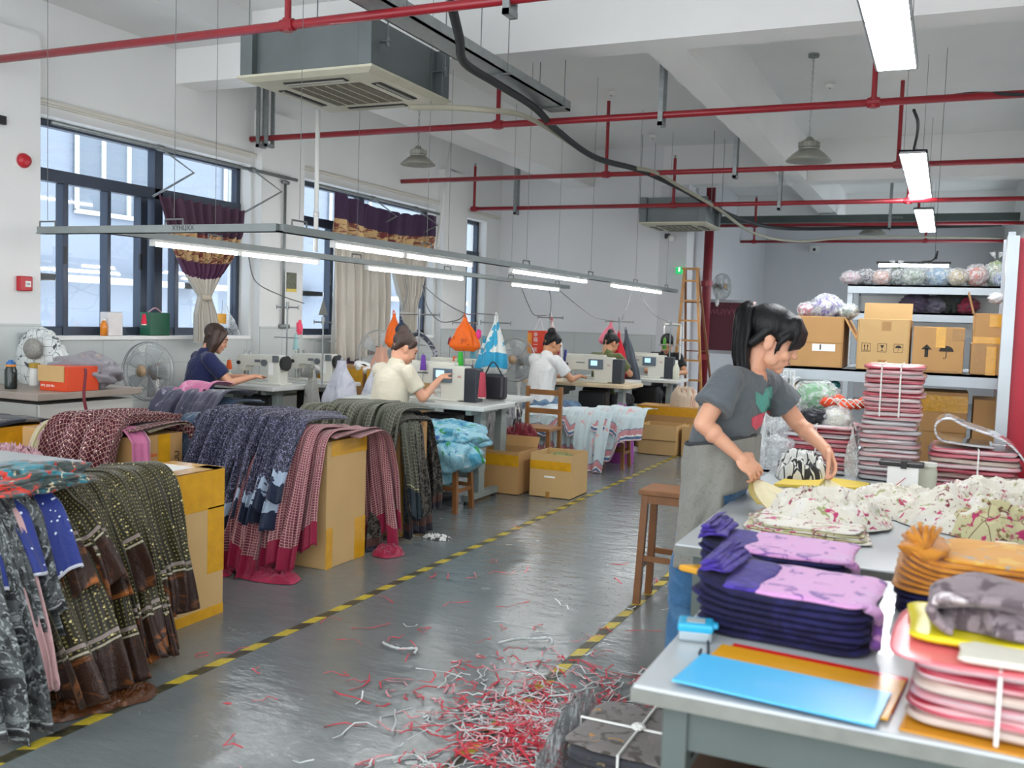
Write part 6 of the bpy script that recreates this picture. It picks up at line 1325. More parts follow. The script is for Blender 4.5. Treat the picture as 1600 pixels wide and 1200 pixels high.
tag(MB().box(-.56, 4.28, .752, -.2, 4.295, .758).build('ruler', mat('dark ruler', '2E3A30', .4)), 'dark thin ruler lying behind the floral cloth', 'ruler')
# floral cloth
flw = fabric('white floral chiffon', 'D6D1C3', [('noise', 4, .5, .62, 'D6D3CC'), ('noise', 17, .6, .64, '9AA06E'), ('noise', 15, .61, .65, 'B8386A'), ('noise', 26, .62, .66, '7A2C3C')], rough=.65, coord='Object')
flp = fabric('cream floral chiffon', 'BFB98E', [('noise', 18, .57, .61, 'B02A60'), ('noise', 26, .6, .64, '7A6A3E'), ('edge', 9, .012, '6A4A3A')], rough=.65, coord='Object')
t = thing('floral_cloth', 'folded pile of white floral scarves under the hands of the standing person', 'scarves', (-.4, 3.5, .752), group=None)
zz = .752
for i in range(5):
    m = MB(); folded(m, -.62 + .012 * i, 3.28 + .004 * i, -.2 - .005 * i, 3.66, zz, zz + .009, seed=90 + i, n=72, wob=.006); m.v = [(x + .25 * (y - 3.45) * -.3, y - .12 * (x + .4), z) for x, y, z in m.v]; m.build('folded_scarf', flp if i % 2 else flw, t, smooth=True); zz += .0075
tag(heap(MB(), (-.36, 3.66, zz - .03), .23, .22, .11, 93, 110, rough=.62, fq=2.3, edge=.05, pw=.9).build('loose_cloth', flw, smooth=True), 'loose crumpled white floral cloth the person is pulling, on the folded pile', 'fabric')
tag(heap(MB(), (-.12, 4.05, .752), .24, .26, .09, 97, 110, rough=.65, fq=2.6, pw=.9).build('loose_cloth', flw, smooth=True), 'crumpled floral cloth in the middle of the long table, behind the folded pile', 'fabric')
tag(heap(MB(), (.2, 3.95, .752), .34, .33, .16, 99, 140, rough=.6, fq=2.5, edge=.07, pw=.9).build('loose_cloth', flw, smooth=True), 'large heap of white and pink floral cloth at the right end of the long table', 'fabric')
tag(heap(MB(), (.2, 3.72, .752), .17, .15, .12, 104, 110, rough=.6, fq=2.4, pw=.9).build('loose_cloth', flp, smooth=True), 'cream and magenta floral cloth in front of the large white floral heap', 'fabric')
t = thing('tape_dispenser', 'grey tape dispenser at the right edge of the long table', 'tape dispenser', (.25, 3.25, .752)); m = MB(); folded(m, .14, 3.2, .34, 3.32, .752, .8, seed=1, n=40); m.build('base', mat('slate plastic', '5A6068', .4), t, smooth=True); MB().box(.17, 3.22, .79, .24, 3.3, .82).build('cream_insert', mat('cream plastic', 'D8D2C0', .4), t, bevel=.01)
t = thing('tape_roll', 'blue and crimson roll standing at the right edge of the long table', 'roll', (.31, 3.36, .752)); MB().lathe([(.045, 0), (.05, .01), (.05, .09), (.045, .1), (.02, .1), (.02, 0)], (.31, 3.4, .752), 24).build('roll_body', mat('blue gloss', '2A55A8', .3), t, smooth=True); MB().lathe([(.051, .06), (.051, .1), (.03, .115)], (.31, 3.4, .752), 24).build('crimson_band', mat('crimson gloss', '8A2050', .3), t)

# ================================================================ shelving
shm = mat('pale grey shelf steel', 'B4BDC2', .4, .25, nz=(5, .04))
t = thing('shelf_unit', 'pale grey steel shelf carrying the cardboard boxes behind the bag stacks', 'shelf', (-.3, 6.0, 0)); y0, y1 = 5.72, 6.25; x0, x1 = -.97, .3
for z in (.62, 1.235):
    m = MB(); m.box(x0, y0, z - .012, x1, y1, z); m.box(x0, y0, z - .07, x1, y0 + .012, z); m.box(x0, y1 - .012, z - .07, x1, y1, z); m.build('shelf_board', shm, t)
for x in (x0, x1 - .035):
    for y in (y0 + .013, y1 - .048): MB().box(x, y, 0, x + .035, y + .035, 1.24 if x < 0 else 2.0).build('upright', shm, t)
t = thing('shelf_unit', 'taller pale grey steel shelf at the back carrying the bagged yarn', 'shelf', (-.15, 7.5, 0)); y0, y1 = 7.2, 7.75; x0, x1 = -.66, .4
zt = atY(1450, 446, 7.2).z; zm = atY(1450, 489, 7.2).z
for z in (zt, zm, 1.2, .6):
    m = MB(); m.box(x0, y0, z - .012, x1, y1, z); m.box(x0, y0, z - .06, x1, y0 + .012, z); m.box(x0, y1 - .012, z - .06, x1, y1, z); m.build('shelf_board', shm, t)
for x in (x0, x1 - .035):
    for y in (y0 + .013, y1 - .048): MB().box(x, y, 0, x + .035, y + .035, zt - .0).build('upright', shm, t)
MB().box(-.62, 7.74, zt - .35, .36, 7.75, zt - .02).build('back_panel', labw, t)
# bags on the rear shelf
cols = ['C9A8B0', '3A3540', 'D99A84', '4E5F54', '8FA08C', '6E9AB8', 'B8A060', 'C8705A', '8FA07A', '6A86B0']
names = ['pale pink', 'dark violet', 'salmon', 'dark green', 'grey green', 'steel blue', 'mustard', 'rose and orange', 'pale green', 'blue grey']
for i, (px, w_, h_, yy) in enumerate(((1330, .075, .05, 7.33), (1352, .08, .06, 7.45), (1378, .07, .055, 7.32), (1400, .085, .075, 7.4), (1428, .085, .065, 7.3), (1468, .12, .07, 7.4), (1497, .07, .06, 7.3), (1525, .085, .075, 7.36), (1556, .075, .1, 7.42), (1566, .06, .05, 7.3))):
    x = atY(px, 430, yy).x; pbag((x, yy, zt + h_ + .002), (w_, .09, h_ * 1.04), 'bagged %s yarn cones in the row on top of the rear shelf' % names[i], fabric('yarn ' + names[i], cols[i], [('noise', 9, .55, .6, 'D9D6C4'), ('noise', 13, .62, .66, '4A4A52')], coord='Object', rough=.6), 300 + i, i in (3, 8), 'bagged yarn on the rear shelf')
for i, (px, w_, h_, c_, lb) in enumerate(((1432, .1, .07, '4A3F52', 'dark violet cloth lump'), (1465, .1, .06, '5E5A66', 'grey violet cloth lump'), (1487, .09, .1, '232B26', 'black green cloth lump, tallest'), (1510, .08, .06, '7A2034', 'dark crimson folded cloth'))):
    x = atY(px, 470, 7.35).x; m = MB(); rough_ell(m, (x, 7.38, zm + h_), (w_, .1, h_), 320 + i, .2, 3); tag(m.build('cloth_lump', fabric('lump %d' % i, c_, [('noise', 9, .6, .64, '3A4A60')], coord='Object'), smooth=True), lb + ' on the second level of the rear shelf', 'cloth')
# boxes on the front shelf
def icons(t, x0, x1, z, y, kinds, s, frame=True):
    for i, kd in enumerate(kinds):
        c = x0 + (x1 - x0) * (i + .5) / len(kinds); m = MB(); w_ = .002
        if frame:
            for a in ((c - s, z - s, c + s, z - s + w_), (c - s, z + s - w_, c + s, z + s), (c - s, z - s, c - s + w_, z + s), (c + s - w_, z - s, c + s, z + s)): m.box(a[0], y - .001, a[1], a[2], y, a[3])
        def arrow(ax, k=1):
            m.box(ax - s * .1 * k, y - .0012, z - s * .6, ax + s * .1 * k, y, z + s * .3); m.prism([(ax - s * .3 * k, y, z + s * .2), (ax + s * .3 * k, y, z + s * .2), (ax, y, z + s * .75)], (0, -.0012, 0))
        if kd == 'up': arrow(c - s * .35, .6); arrow(c + s * .35, .6); m.box(c - s * .7, y - .0012, z - s * .75, c + s * .7, y, z - s * .65)
        if kd == 'big': arrow(c, 1.8)
        if kd == 'glass': m.prism([(c - s * .45, y, z + s * .6), (c + s * .45, y, z + s * .6), (c + s * .1, y, z - s * .05), (c - s * .1, y, z - s * .05)], (0, -.0012, 0)); m.box(c - s * .05, y - .0012, z - s * .6, c + s * .05, y, z); m.box(c - s * .3, y - .0012, z - s * .65, c + s * .3, y, z - s * .55)
        if kd == 'brolly':
            m.prism([(c + s * .7 * math.cos(a), y, z + s * .05 + s * .6 * math.sin(a)) for a in [PI * q / 10 for q in range(11)]], (0, -.0012, 0)); m.box(c - s * .04, y - .0012, z - s * .6, c + s * .04, y, z + s * .1); m.tube([(c - s * .04, y, z - s * .58), (c - s * .15, y, z - s * .72), (c - s * .28, y, z - s * .6)], s * .04, n=4)
        m.build('printed_mark', ink, t)
z = 1.237; yF = 5.73
xa = lambda px: atY(px, 520, yF).x
t = carton(xa(1236), yF, xa(1318), yF + .36, z, z + .29, 'open cardboard box with a white slip at the left end of the front shelf', kraft, [('f', .0, 1, .48, .49, krin, 'crease'), ('f', .42, .86, .32, .46, labw, 'paper_slip')], flaps=[('r', 150, .15)])
MB().box(xa(1282), yF - .004, z + .1, xa(1284), yF, z + .13).build('mark', ink, t)
t = carton(xa(1340), yF, xa(1422), yF + .34, z, z + .285, 'tall upright cardboard box with three framed handling symbols on the front shelf', kraft2, [('f', .46, .64, .78, .95, btape), ('f', .42, .58, 0, .2, btape)], flaps=[('b', 12, .1)])
icons(t, xa(1342), xa(1418), z + .125, yF, ['up', 'glass', 'brolly'], .024)
t = carton(xa(1427), yF, xa(1508), yF + .34, z, z + .25, 'battered cardboard box with a large arrow and umbrella mark on the front shelf', kraft, [('f', .45, .64, .55, 1), ('f', .76, 1, .72, .97, btape), ('f', .1, .9, .0, .05, btape)])
icons(t, xa(1434), xa(1496), z + .115, yF, ['big', 'brolly'], .052, False)
t = carton(xa(1519), yF, xa(1568), yF + .3, z, z + .17, 'lower taped cardboard box at the right end of the front shelf', btape, [('f', .5, .82, 0, .9)])
t = carton(xa(1521), yF + .01, xa(1570), yF + .28, z + .172, z + .33, 'upper open cardboard box at the right end of the front shelf', kraft, [('f', 0, 1, -.1, .2), ('f', .5, 1, .55, .95)], flaps=[('l', 15, .12)])
p = atY(1558, 466, 5.85); pbag((p.x, 5.85, p.z), (.045, .04, .03), 'white bagged bundle in the upper right open box', mat('white yarn', 'E4DFE2', .7), 341, False)
for i, (px, c_, lb, r) in enumerate(((1262, 'B8566A', 'rose', .06), (1292, '6A55A8', 'violet and white', .095), (1325, '7F8F84', 'grey green', .06))):
    p = atY(px, 478, 5.88); pbag((p.x, 5.88, z + .29 + r * .6), (r, .08, r * .8), 'plastic bag of %s yarn cones on the left open box' % lb, fabric('cones ' + lb, c_, [('noise', 10, .5, .54, 'E6E2D8'), ('noise', 14, .62, .66, '3F7A3A')], coord='Object'), 350 + i, False, 'bagged yarn on the left open box')
# boxes under the front shelf
xb = lambda px: atY(px, 640, 5.8).x
carton(xb(1438), 5.8, xb(1512), 6.15, .632, 1.13, 'tall cardboard box with a wide yellow tape band below the front shelf', kraft, [('f', 0, 1, .78, .96), ('f', .35, .55, .35, .5, btape), ('f', 0, 1, .55, .56, krin, 'crease')])
t = carton(xb(1521), 5.8, xb(1567), 6.15, .632, 1.1, 'cardboard box with a white shipping label below the front shelf', kraft, [('f', .1, .75, .22, .5, labw, 'shipping_label')])
m = MB()
for q in range(4): m.box(xb(1529), 5.796, .632 + .2 - q * .012 + .0, xb(1550), 5.799, .632 + .208 - q * .012)
m.build('printed_mark', ink, t)
carton(xb(1232), 5.8, xb(1296), 6.1, .632, 1.13, 'open cardboard box below the left end of the front shelf', kraft, [('f', .15, .55, .4, .9, mat('painted opening shade', '2E2A22', .9), 'opening_shade')])  # dark patch on the uncut face paints the shade inside an opening
p = atY(1302, 603, 5.7); tag(rough_ell(MB(), (p.x, 5.78, p.z), (.03, .03, .025), 4, .1).build('tape_roll', mat('teal plastic', '1F6A6E', .4), smooth=True), 'teal roll peeping out above the green yarn bag', 'roll')
t = thing('wire_basket', 'white wire basket rack behind the shoulder of the standing person', 'rack', (-.95, 5.6, 0)); m = MB(); a, b = atY(1198, 578, 5.6), atY(1238, 640, 5.6)
for i in range(9): X = a.x + (b.x - a.x) * i / 8; m.cyl((X, 5.6, 0 if i in (0, 8) else b.z - .2), (X, 5.6, a.z), .0025 if i % 8 else .006, n=5)
for i in range(5): Z = b.z - .1 + (a.z - b.z + .1) * i / 4; m.cyl((a.x, 5.6, Z), (b.x, 5.6, Z), .0025, n=5)
m.build('wires', whitep, t)
# red display board with silver frame at the right
t = thing('display_board', 'tall crimson display board in a silver frame at the right edge', 'board', (.52, 5.5, 0)); x0 = atY(1578, 600, 5.5).x
MB().box(x0, 5.5, .02, .9, 5.53, atY(1598, 372, 5.5).z).build('panel', mat('crimson board', 'B3122E', .4, nz=(2, .08)), t)
m = MB(); zt_ = atY(1598, 372, 5.5).z; m.box(x0 - .055, 5.47, 0, x0, 5.55, zt_ + .01); m.box(.9, 5.47, 0, .93, 5.55, zt_ + .01); m.build('frame', mat('brushed silver frame', 'B5BCC0', .35, .5, nz=(5, .05)), t)
# bundle on the floor beside the near table, with torn film
t, z4 = stack(-.98, 2.62, -.62, 3.02, .0, 7, .026, 'string tied bundle of dark patterned scarves on the floor left of the near table', [fabric('charcoal patterned fold', '3A3B40', [('noise', 14, .6, .64, '8A7A5A')], coord='Object')], 'scarf_bundle', seed=131, unit='folded_scarf')
m = MB(); folded(m, -.98, 2.62, -.62, 3.02, z4, z4 + .012, seed=9, n=50); m.build('top_scarf', fabric('grey gold patterned top', '77716E', [('noise', 9, .55, .6, '4A443E'), ('noise', 12, .64, .67, 'B8843A')], coord='Object'), t, smooth=True)
m = MB(); zz = z4 + .016; m.tube([(-.99, 2.82, .0), (-.99, 2.82, zz), (-.61, 2.82, zz), (-.61, 2.82, 0)], .005, n=5); m.tube([(-.8, 2.61, 0), (-.8, 2.61, zz), (-.8, 3.03, zz), (-.8, 3.03, 0)], .005, n=5); rough_ell(m, (-.8, 2.82, zz + .006), (.02, .02, .01), 2, .3, nu=12, nv=8); m.build('string', whitep, t)
m = MB(); heap(m, (-1.04, 2.85, .002), .06, .4, .2, 66, 70, rough=.6, rz=.1, pw=.5); tag(m.build('torn_film', film('torn film', 'C5CACA', .45)), 'torn clear plastic film crumpled against the floor bundle', 'plastic film')
# ---- floor litter
def ribbons(n, fn, col, label, seed, w=.0026, L=(.04, .16), name='ribbon_scraps'):
    r_ = random.Random(seed); m = MB()
    for _ in range(n):
        x, y = fn(r_); a = r_.uniform(0, 2 * PI); l = r_.uniform(*L); k = r_.randint(3, 5); z = .003 + r_.random() * .012; P = [Vector((x, y, z))]
        for j in range(k):
            a += r_.uniform(-.9, .9) + (r_.random() < .2) * 1.8; P.append(P[-1] + Vector((math.cos(a), math.sin(a), 0)) * l / k); P[-1].z = max(.003, z + r_.uniform(-.008, .012))
        b = len(m.v)
        for i, p in enumerate(P):
            d = (P[min(i + 1, k)] - P[max(i - 1, 0)]).normalized(); s = Vector((-d.y, d.x, r_.uniform(-.5, .5))) * w * r_.uniform(.7, 1.4)
            m.v += [tuple(p - s), tuple(p + s)]
        m.f += [(b + 2 * i, b + 2 * i + 1, b + 2 * i + 3, b + 2 * i + 2) for i in range(k)]
    o = m.build(name, mat('ribbon ' + col, col, .4), solid=.0012); return tag(o, label, 'scraps', kind='stuff')
def core(r_):
    a = r_.uniform(0, 2 * PI); q = abs(r_.gauss(0, .62)); return -1.24 + .5 * q * math.cos(a), 3.12 + .66 * q * math.sin(a)
def wide(r_):
    return -1.25 + r_.gauss(0, .42), 3.2 + r_.gauss(0, .85)
ribbons(390, core, 'C03040', 'dense tangle of red ribbon scraps on the floor by the near table', 1, L=(.06, .24))
ribbons(290, core, 'CC8A90', 'pale pink ribbon scraps mixed into the floor tangle', 2)
ribbons(330, core, 'B8BCBB', 'white ribbon scraps mixed into the floor tangle', 3, L=(.06, .26))
ribbons(70, wide, 'C83A48', 'loose red ribbon scraps scattered across the aisle', 4, L=(.05, .18))
ribbons(40, wide, 'CFD3D2', 'loose white ribbon scraps scattered across the aisle', 5, L=(.06, .22))
ribbons(26, lambda r_: (-2.35 + r_.gauss(0, .3), 4.1 + r_.gauss(0, .7)), 'B8404E', 'a few dull red ribbon scraps near the upright box', 6, L=(.08, .22))
for px, py, lb, pts in ((620, 1016, 'twisted grey plastic strip lying in the middle of the aisle', [(-.09, .03, .01), (-.05, 0, .015), (.02, -.005, .012), (.09, .01, .02), (.1, -.02, .01)]), (830, 1005, 'twisted white plastic strip at the edge of the ribbon tangle', [(-.12, -.1, .01), (-.05, -.03, .02), (0, 0, .02), (.08, .03, .025), (.1, .0, .01)])):
    c = atZ(px, py, 0); tag(MB().tube(fold([(c.x + a, c.y + b, q) for a, b, q in pts], 24), [.003 + .005 * abs(math.sin(i * 1.3)) for i in range(25)], n=6).build('plastic_strip', mat('crumpled strip', 'B8BCBA', .4, nz=(20, .2)), smooth=True), lb, 'plastic strip')
c = atZ(905, 752, 0); tag(heap(MB(), (c.x, c.y, 0), .07, .05, .04, 3, 30).build('cloth_scrap', fabric('orange black scrap', 'D8663A', [('noise', 20, .5, .54, '26262A')]), smooth=True), 'small orange and black scrap right of the aisle boxes', 'scrap')
c = atZ(683, 842, 0); tag(heap(MB(), (c.x, c.y, 0), .1, .05, .03, 5, 30, rough=.9).build('label_scraps', fabric('white label scraps', 'D8D8D4', [('noise', 18, .5, .54, '4A4A4A')]), smooth=True), 'white label scraps beside the black leopard scarves', 'scraps')
c = atZ(990, 705, 0); tag(heap(MB(), (c.x, c.y, 0), .1, .07, .05, 6, 30).build('cloth_scrap', fabric('white scrap', 'E2D6D6'), smooth=True), 'white cloth scrap on the floor beside the far open box', 'scrap')

# things on the near table lie slightly askew
for o in list(bpy.data.objects):
    if o.parent is None and o.location.y < 2.3 and -.6 < o.location.x < .4 and .74 < o.location.z < .8 and o.name.split('.')[0] in ('document_folder', 'folded_scarves', 'bag_bundle'): o.rotation_euler.z = -.1 if 'folder' in o.name else -.06
# ================================================================ people
skin = mat('light warm skin', 'D9A183', .5, nz=(9, .04), bp=(120, .04), sss=.12); skin2 = mat('tanned skin', 'C08A66', .5, nz=(9, .04), bp=(120, .04), sss=.1)
t_ = NT('black hair'); v_ = t_.tc.outputs['Object']; mp_ = t_.n('ShaderNodeMapping'); mp_.inputs['Scale'].default_value = (160, 160, 9); t_.link(v_, mp_.inputs[0])
hn = t_.noise(mp_.outputs[0], 1, 3); t_.link(t_.mix(hn, lin('050506'), lin('131214')), t_.b.inputs['Base Color']); t_.b.inputs['Roughness'].default_value = .45; t_.b.inputs['Specular IOR Level'].default_value = .3; t_.bump(hn, .5, .006); hairb = t_.m
t_ = NT('brown hair'); v_ = t_.tc.outputs['Object']; mp_ = t_.n('ShaderNodeMapping'); mp_.inputs['Scale'].default_value = (160, 160, 9); t_.link(v_, mp_.inputs[0])
hn = t_.noise(mp_.outputs[0], 1, 3); t_.link(t_.mix(hn, lin('241812'), lin('4A3226')), t_.b.inputs['Base Color']); t_.b.inputs['Roughness'].default_value = .4; t_.bump(hn, .6, .01); hairn = t_.m
lipm = mat('lip', 'B0605A', .4); eyem = mat('dark eye', '140F0D', .15)
class Body(MB):
    def cap(s, a, b, ra, rb, n=14, ea=True, eb=True):
        s.cyl(a, b, ra, rb, n)
        if ea: s.ell(a, ra, nu=n, nv=8)
        if eb: s.ell(b, rb, nu=n, nv=8)
        return s
    def chain(s, pts, rs, **k):
        for i in range(len(pts) - 1): s.cap(pts[i], pts[i + 1], rs[i], rs[i + 1], **k)
        return s
def basis(F, Uv):
    F = Vector(F).normalized(); R = F.cross(Vector(Uv)).normalized(); Uv = R.cross(F); return Matrix((R, F, Uv)).transposed()   # columns: right, forward, up
def head_prims(b, c, M, k=1.):
    E = lambda p, r, q=None: b.ell(Vector(c) + M @ (Vector(p) * k), tuple(x * k for x in r), M if q is None else M @ q, nu=20, nv=14)
    E((0, -.018, .035), (.074, .092, .082)); E((0, .028, -.015), (.064, .066, .085)); E((0, .045, -.065), (.046, .045, .042)); E((0, .074, -.092), (.02, .018, .018))
    E((0, .09, -.005), (.011, .016, .028)); E((0, .104, -.022), (.014, .014, .011)); E((0, .07, .035), (.05, .03, .02))
    for s in (-1, 1):
        E((s * .036, .07, -.03), (.022, .02, .022)); E((s * .048, .03, -.06), (.018, .03, .03)); E((s * .073, -.004, -.012), (.01, .019, .031)); E((s * .077, -.012, .004), (.008, .016, .018))
    E((0, .088, -.052), (.023, .012, .006)); E((0, .087, -.061), (.019, .012, .007))
def face_parts(t, c, M, k=1.):
    P = lambda p: Vector(c) + M @ (Vector(p) * k)
    for s in (-1, 1):
        MB().ell(P((s * .031, .083, .008)), (.012 * k, .006 * k, .004 * k), M, 12, 8).build('eye', eyem, t, smooth=True)
        MB().tube([P((s * .015, .094, .03)), P((s * .032, .09, .034)), P((s * .05, .074, .03))], .003 * k, n=5).build('eyebrow', eyem, t)
    MB().ell(P((0, .094, -.055)), (.019 * k, .008 * k, .006 * k), M, 12, 8).build('lips', lipm, t, smooth=True)
def hand(b, wr, d, pn, side, k=1., curl=.5, pinch=False, spread=.35):
    """wr wrist, d direction of the fingers, pn palm normal (towards the palm side), side of the thumb (+1/-1)"""
    d = Vector(d).normalized(); pn = Vector(pn); pn = (pn - d * pn.dot(d)).normalized(); s = d.cross(pn) * side; wr = Vector(wr)
    pc = wr + d * .045 * k
    b.ell(pc, (.042 * k, .05 * k, .015 * k), Matrix((s, d, pn)).transposed(), 16, 10); b.cap(wr, wr + d * .03 * k, .023 * k, .024 * k)
    tips = []
    for i, (o, L) in enumerate(((.031, .07), (.0105, .078), (-.0105, .072), (-.031, .057))):
        p = wr + d * .083 * k + s * o * k; a = curl * (1 + .12 * i); dd = (d + s * o * spread * 8).normalized(); r = .0076 * k
        P = [wr + d * .05 * k + s * o * .8 * k, p]
        for j, f in enumerate((.45, .32, .23)):
            ang = a * (j + 1) * .75; v = dd * math.cos(ang) + pn * math.sin(ang); P.append(P[-1] + v * L * f * k)
        b.chain(P, [r * 1.1, r * 1.05, r, r * .9, r * .78], n=10); tips.append(P[-1])
    q = wr + d * .02 * k + s * .026 * k
    P = [q, q + (d * .45 + s * .6 + pn * .3).normalized() * .034 * k]
    if pinch: P += [P[-1].lerp(tips[0], .5) + pn * .004, tips[0] + pn * .012 * k]
    else: P += [P[-1] + (d * .8 + s * .3 + pn * .3).normalized() * .03 * k, P[-1] + (d * .95 + pn * .35).normalized() * .054 * k]
    b.chain(P, [.0125 * k, .0115 * k, .0095 * k, .0085 * k], n=10)
    return tips

# ---- the standing person
A = atY
t = thing('person', 'standing person in a grey t-shirt and apron, black ponytail, bending over floral cloth', 'person', (-.9, 3.98, 0))
hc = A(1207, 531, 3.96); HM = basis((.90, .10, -.42), (.42, 0, .9)); hk = 1.04
neck0 = A(1172, 592, 3.95); nk1 = hc + HM @ Vector((0, -.03, -.06))
chest = A(1152, 618, 3.96); waist = A(1128, 690, 3.98); hip = A(1126, 735, 3.98)
shn = A(1138, 596, 3.80); shf = A(1200, 600, 4.13); eln = A(1098, 662, 3.70); wrn = A(1153, 712, 3.74); elf = A(1247, 662, 4.2); wrf = A(1290, 702, 4.08)
Y2 = Vector((0, 1, 0)); b = Body()
b.chain([chest, waist, hip], [.11, .1, .115]); b.cap(chest - Y2 * .06, waist - Y2 * .04, .095, .095); b.cap(chest + Y2 * .06, waist + Y2 * .04, .095, .095)
b.cap(neck0, nk1, .05, .05); b.cap(shn, shf, .05, .05); b.cap(neck0, chest, .07, .1)
b.chain([shn, eln, wrn], [.046, .036, .0235]); b.chain([shf, elf, wrf], [.046, .036, .0235])
b.ell(eln.lerp(wrn, .3), (.037, .037, .04)); b.ell(elf.lerp(wrf, .3), (.036, .036, .04))
head_prims(b, hc, HM, hk)
d1 = (A(1190, 745, 3.76) - wrn); d2 = (A(1310, 742, 4.04) - wrf)
tn = hand(b, wrn, d1, (.3, .55, -.8), 1, .98, .7, True, .12); tf = hand(b, wrf, d2, (-.55, -.45, -.5), -1, .98, .6, True, .12)
# legs
for s in (-1, 1):
    o = Y2 * .085 * s; kx = Vector((-.04 + .02 * s, 0, 0)); b.chain([hip + o, Vector((hip.x - .03, hip.y, .46)) + o * 1.1 + kx, Vector((hip.x - .05, hip.y, .09)) + o * 1.2 + kx], [.095, .06, .04])
fused(b, 'body', skin, t, .0038, 3, .5); face_parts(t, hc, HM, hk)
# jeans and shoes
b = Body()
for s in (-1, 1):
    o = Y2 * .085 * s; kx = Vector((-.04 + .02 * s, 0, 0)); b.chain([hip + o, Vector((hip.x - .03, hip.y, .46)) + o * 1.1 + kx, Vector((hip.x - .05, hip.y, .07)) + o * 1.2 + kx], [.108, .078, .066], eb=False)
b.cap(hip - Y2 * .03, hip + Y2 * .03, .13, .13); crease(fused(b, 'jeans', fabric('blue denim', '3E6A92', [('noise', 5, .5, .65, '5683A8')], coord='Object', rough=.8), t, .01, 5), .006, 9, (1, 1, 1.5), 4)
for s in (-1, 1):
    p = Vector((hip.x - .05, hip.y, 0)) + Y2 * .085 * 1.2 * s + Vector((-.04 + .02 * s, 0, 0)); b = Body(); b.cap(p + Vector((-.05, 0, .045)), p + Vector((.14, 0, .035)), .042, .035); fused(b, 'shoe', mat('dark shoe', '2A2A2E', .5), t, .01, 4)
# t-shirt
tee = fabric('grey cotton tee', '5A6064', [('noise', 3, .5, .7, '62686C')], coord='Object', rough=.85, wr=.8)
b = Body(); e = .02
b.chain([chest, waist], [.125, .135]); b.cap(chest - Y2 * .065, waist - Y2 * .06, .108, .118); b.cap(chest + Y2 * .065, waist + Y2 * .06, .108, .118)
b.cyl(waist, hip + (waist - hip) * .1, .13, .14, 20); b.cyl(waist - Y2 * .06, (hip + (waist - hip) * .1) - Y2 * .07, .115, .12, 20); b.cyl(waist + Y2 * .06, (hip + (waist - hip) * .1) + Y2 * .07, .115, .12, 20)
b.cap(shn, shf, .063, .063); b.cap(neck0 - Vector((.01, 0, .015)), chest, .078, .118)
for sh, el, k in ((shn, eln, .5), (shf, elf, .45)): b.cap(sh, sh.lerp(el, k + .12), .064, .076, eb=False)
crease(fused(b, 't_shirt', tee, t, .007, 5), .0065, 10, (1, 1, .4), 3)
MB().tube([neck0 + Vector((.012, 0, .012)) + HM @ Vector((.058 * math.cos(a), .045 * math.sin(a), -.0)) for a in [2 * PI * i / 20 for i in range(20)]], .007, n=6, closed=True).build('collar', mat('grey rib knit', '555B60', .85), t, smooth=True)
# print on the chest (teal and coral patches), laid on the shirt
pc = A(1192, 622, 3.84)
def onshirt(px, py): return A(px, py, 3.83)
t2 = fabric('teal print', '4F9A8C', coord='Object'); c2 = fabric('coral print', 'D0485C', coord='Object')
shirt = [o for o in t.children if o.name.startswith('t_shirt')][0]
dg = bpy.context.evaluated_depsgraph_get()
def decal(name, poly, m_):
    """a print that follows the shirt: polygon grid projected along the view onto the shirt, then lifted 2 mm"""
    bpy.context.view_layer.update(); from mathutils.geometry import tessellate_polygon
    me = shirt.data; o0 = wloc(shirt); xs = [p[0] for p in poly]; ys = [p[1] for p in poly]; V, Fc, idx = [], [], {}
    def inside(x, y):
        c = False; j = len(poly) - 1
        for i in range(len(poly)):
            if ((poly[i][1] > y) != (poly[j][1] > y)) and (x < (poly[j][0] - poly[i][0]) * (y - poly[i][1]) / (poly[j][1] - poly[i][1]) + poly[i][0]): c = not c
            j = i
        return c
    st = 2
    def pt(x, y):
        if (x, y) in idx: return idx[(x, y)]
        r = Vector(ray(x, y)).normalized(); hit, loc, nr, _ = shirt.ray_cast(Vector((0, 0, H)) - o0, r)
        idx[(x, y)] = None
        if hit: V.append(loc + o0 + nr * .002); idx[(x, y)] = len(V) - 1
        return idx[(x, y)]
    y = min(ys)
    while y < max(ys):
        x = min(xs)
        while x < max(xs):
            if inside(x + st / 2, y + st / 2):
                q = [pt(x, y), pt(x + st, y), pt(x + st, y + st), pt(x, y + st)]
                if None not in q: Fc.append(q)
            x += st
        y += st
    if Fc: MB().add(V, Fc).build(name, m_, shirt, smooth=True)
decal('teal_print', [(1180, 612), (1192, 618), (1196, 606), (1206, 604), (1204, 640), (1190, 646), (1180, 630)], t2)
decal('coral_print', [(1175, 652), (1188, 646), (1202, 634), (1204, 650), (1194, 656), (1190, 664), (1180, 672), (1174, 664)], c2)
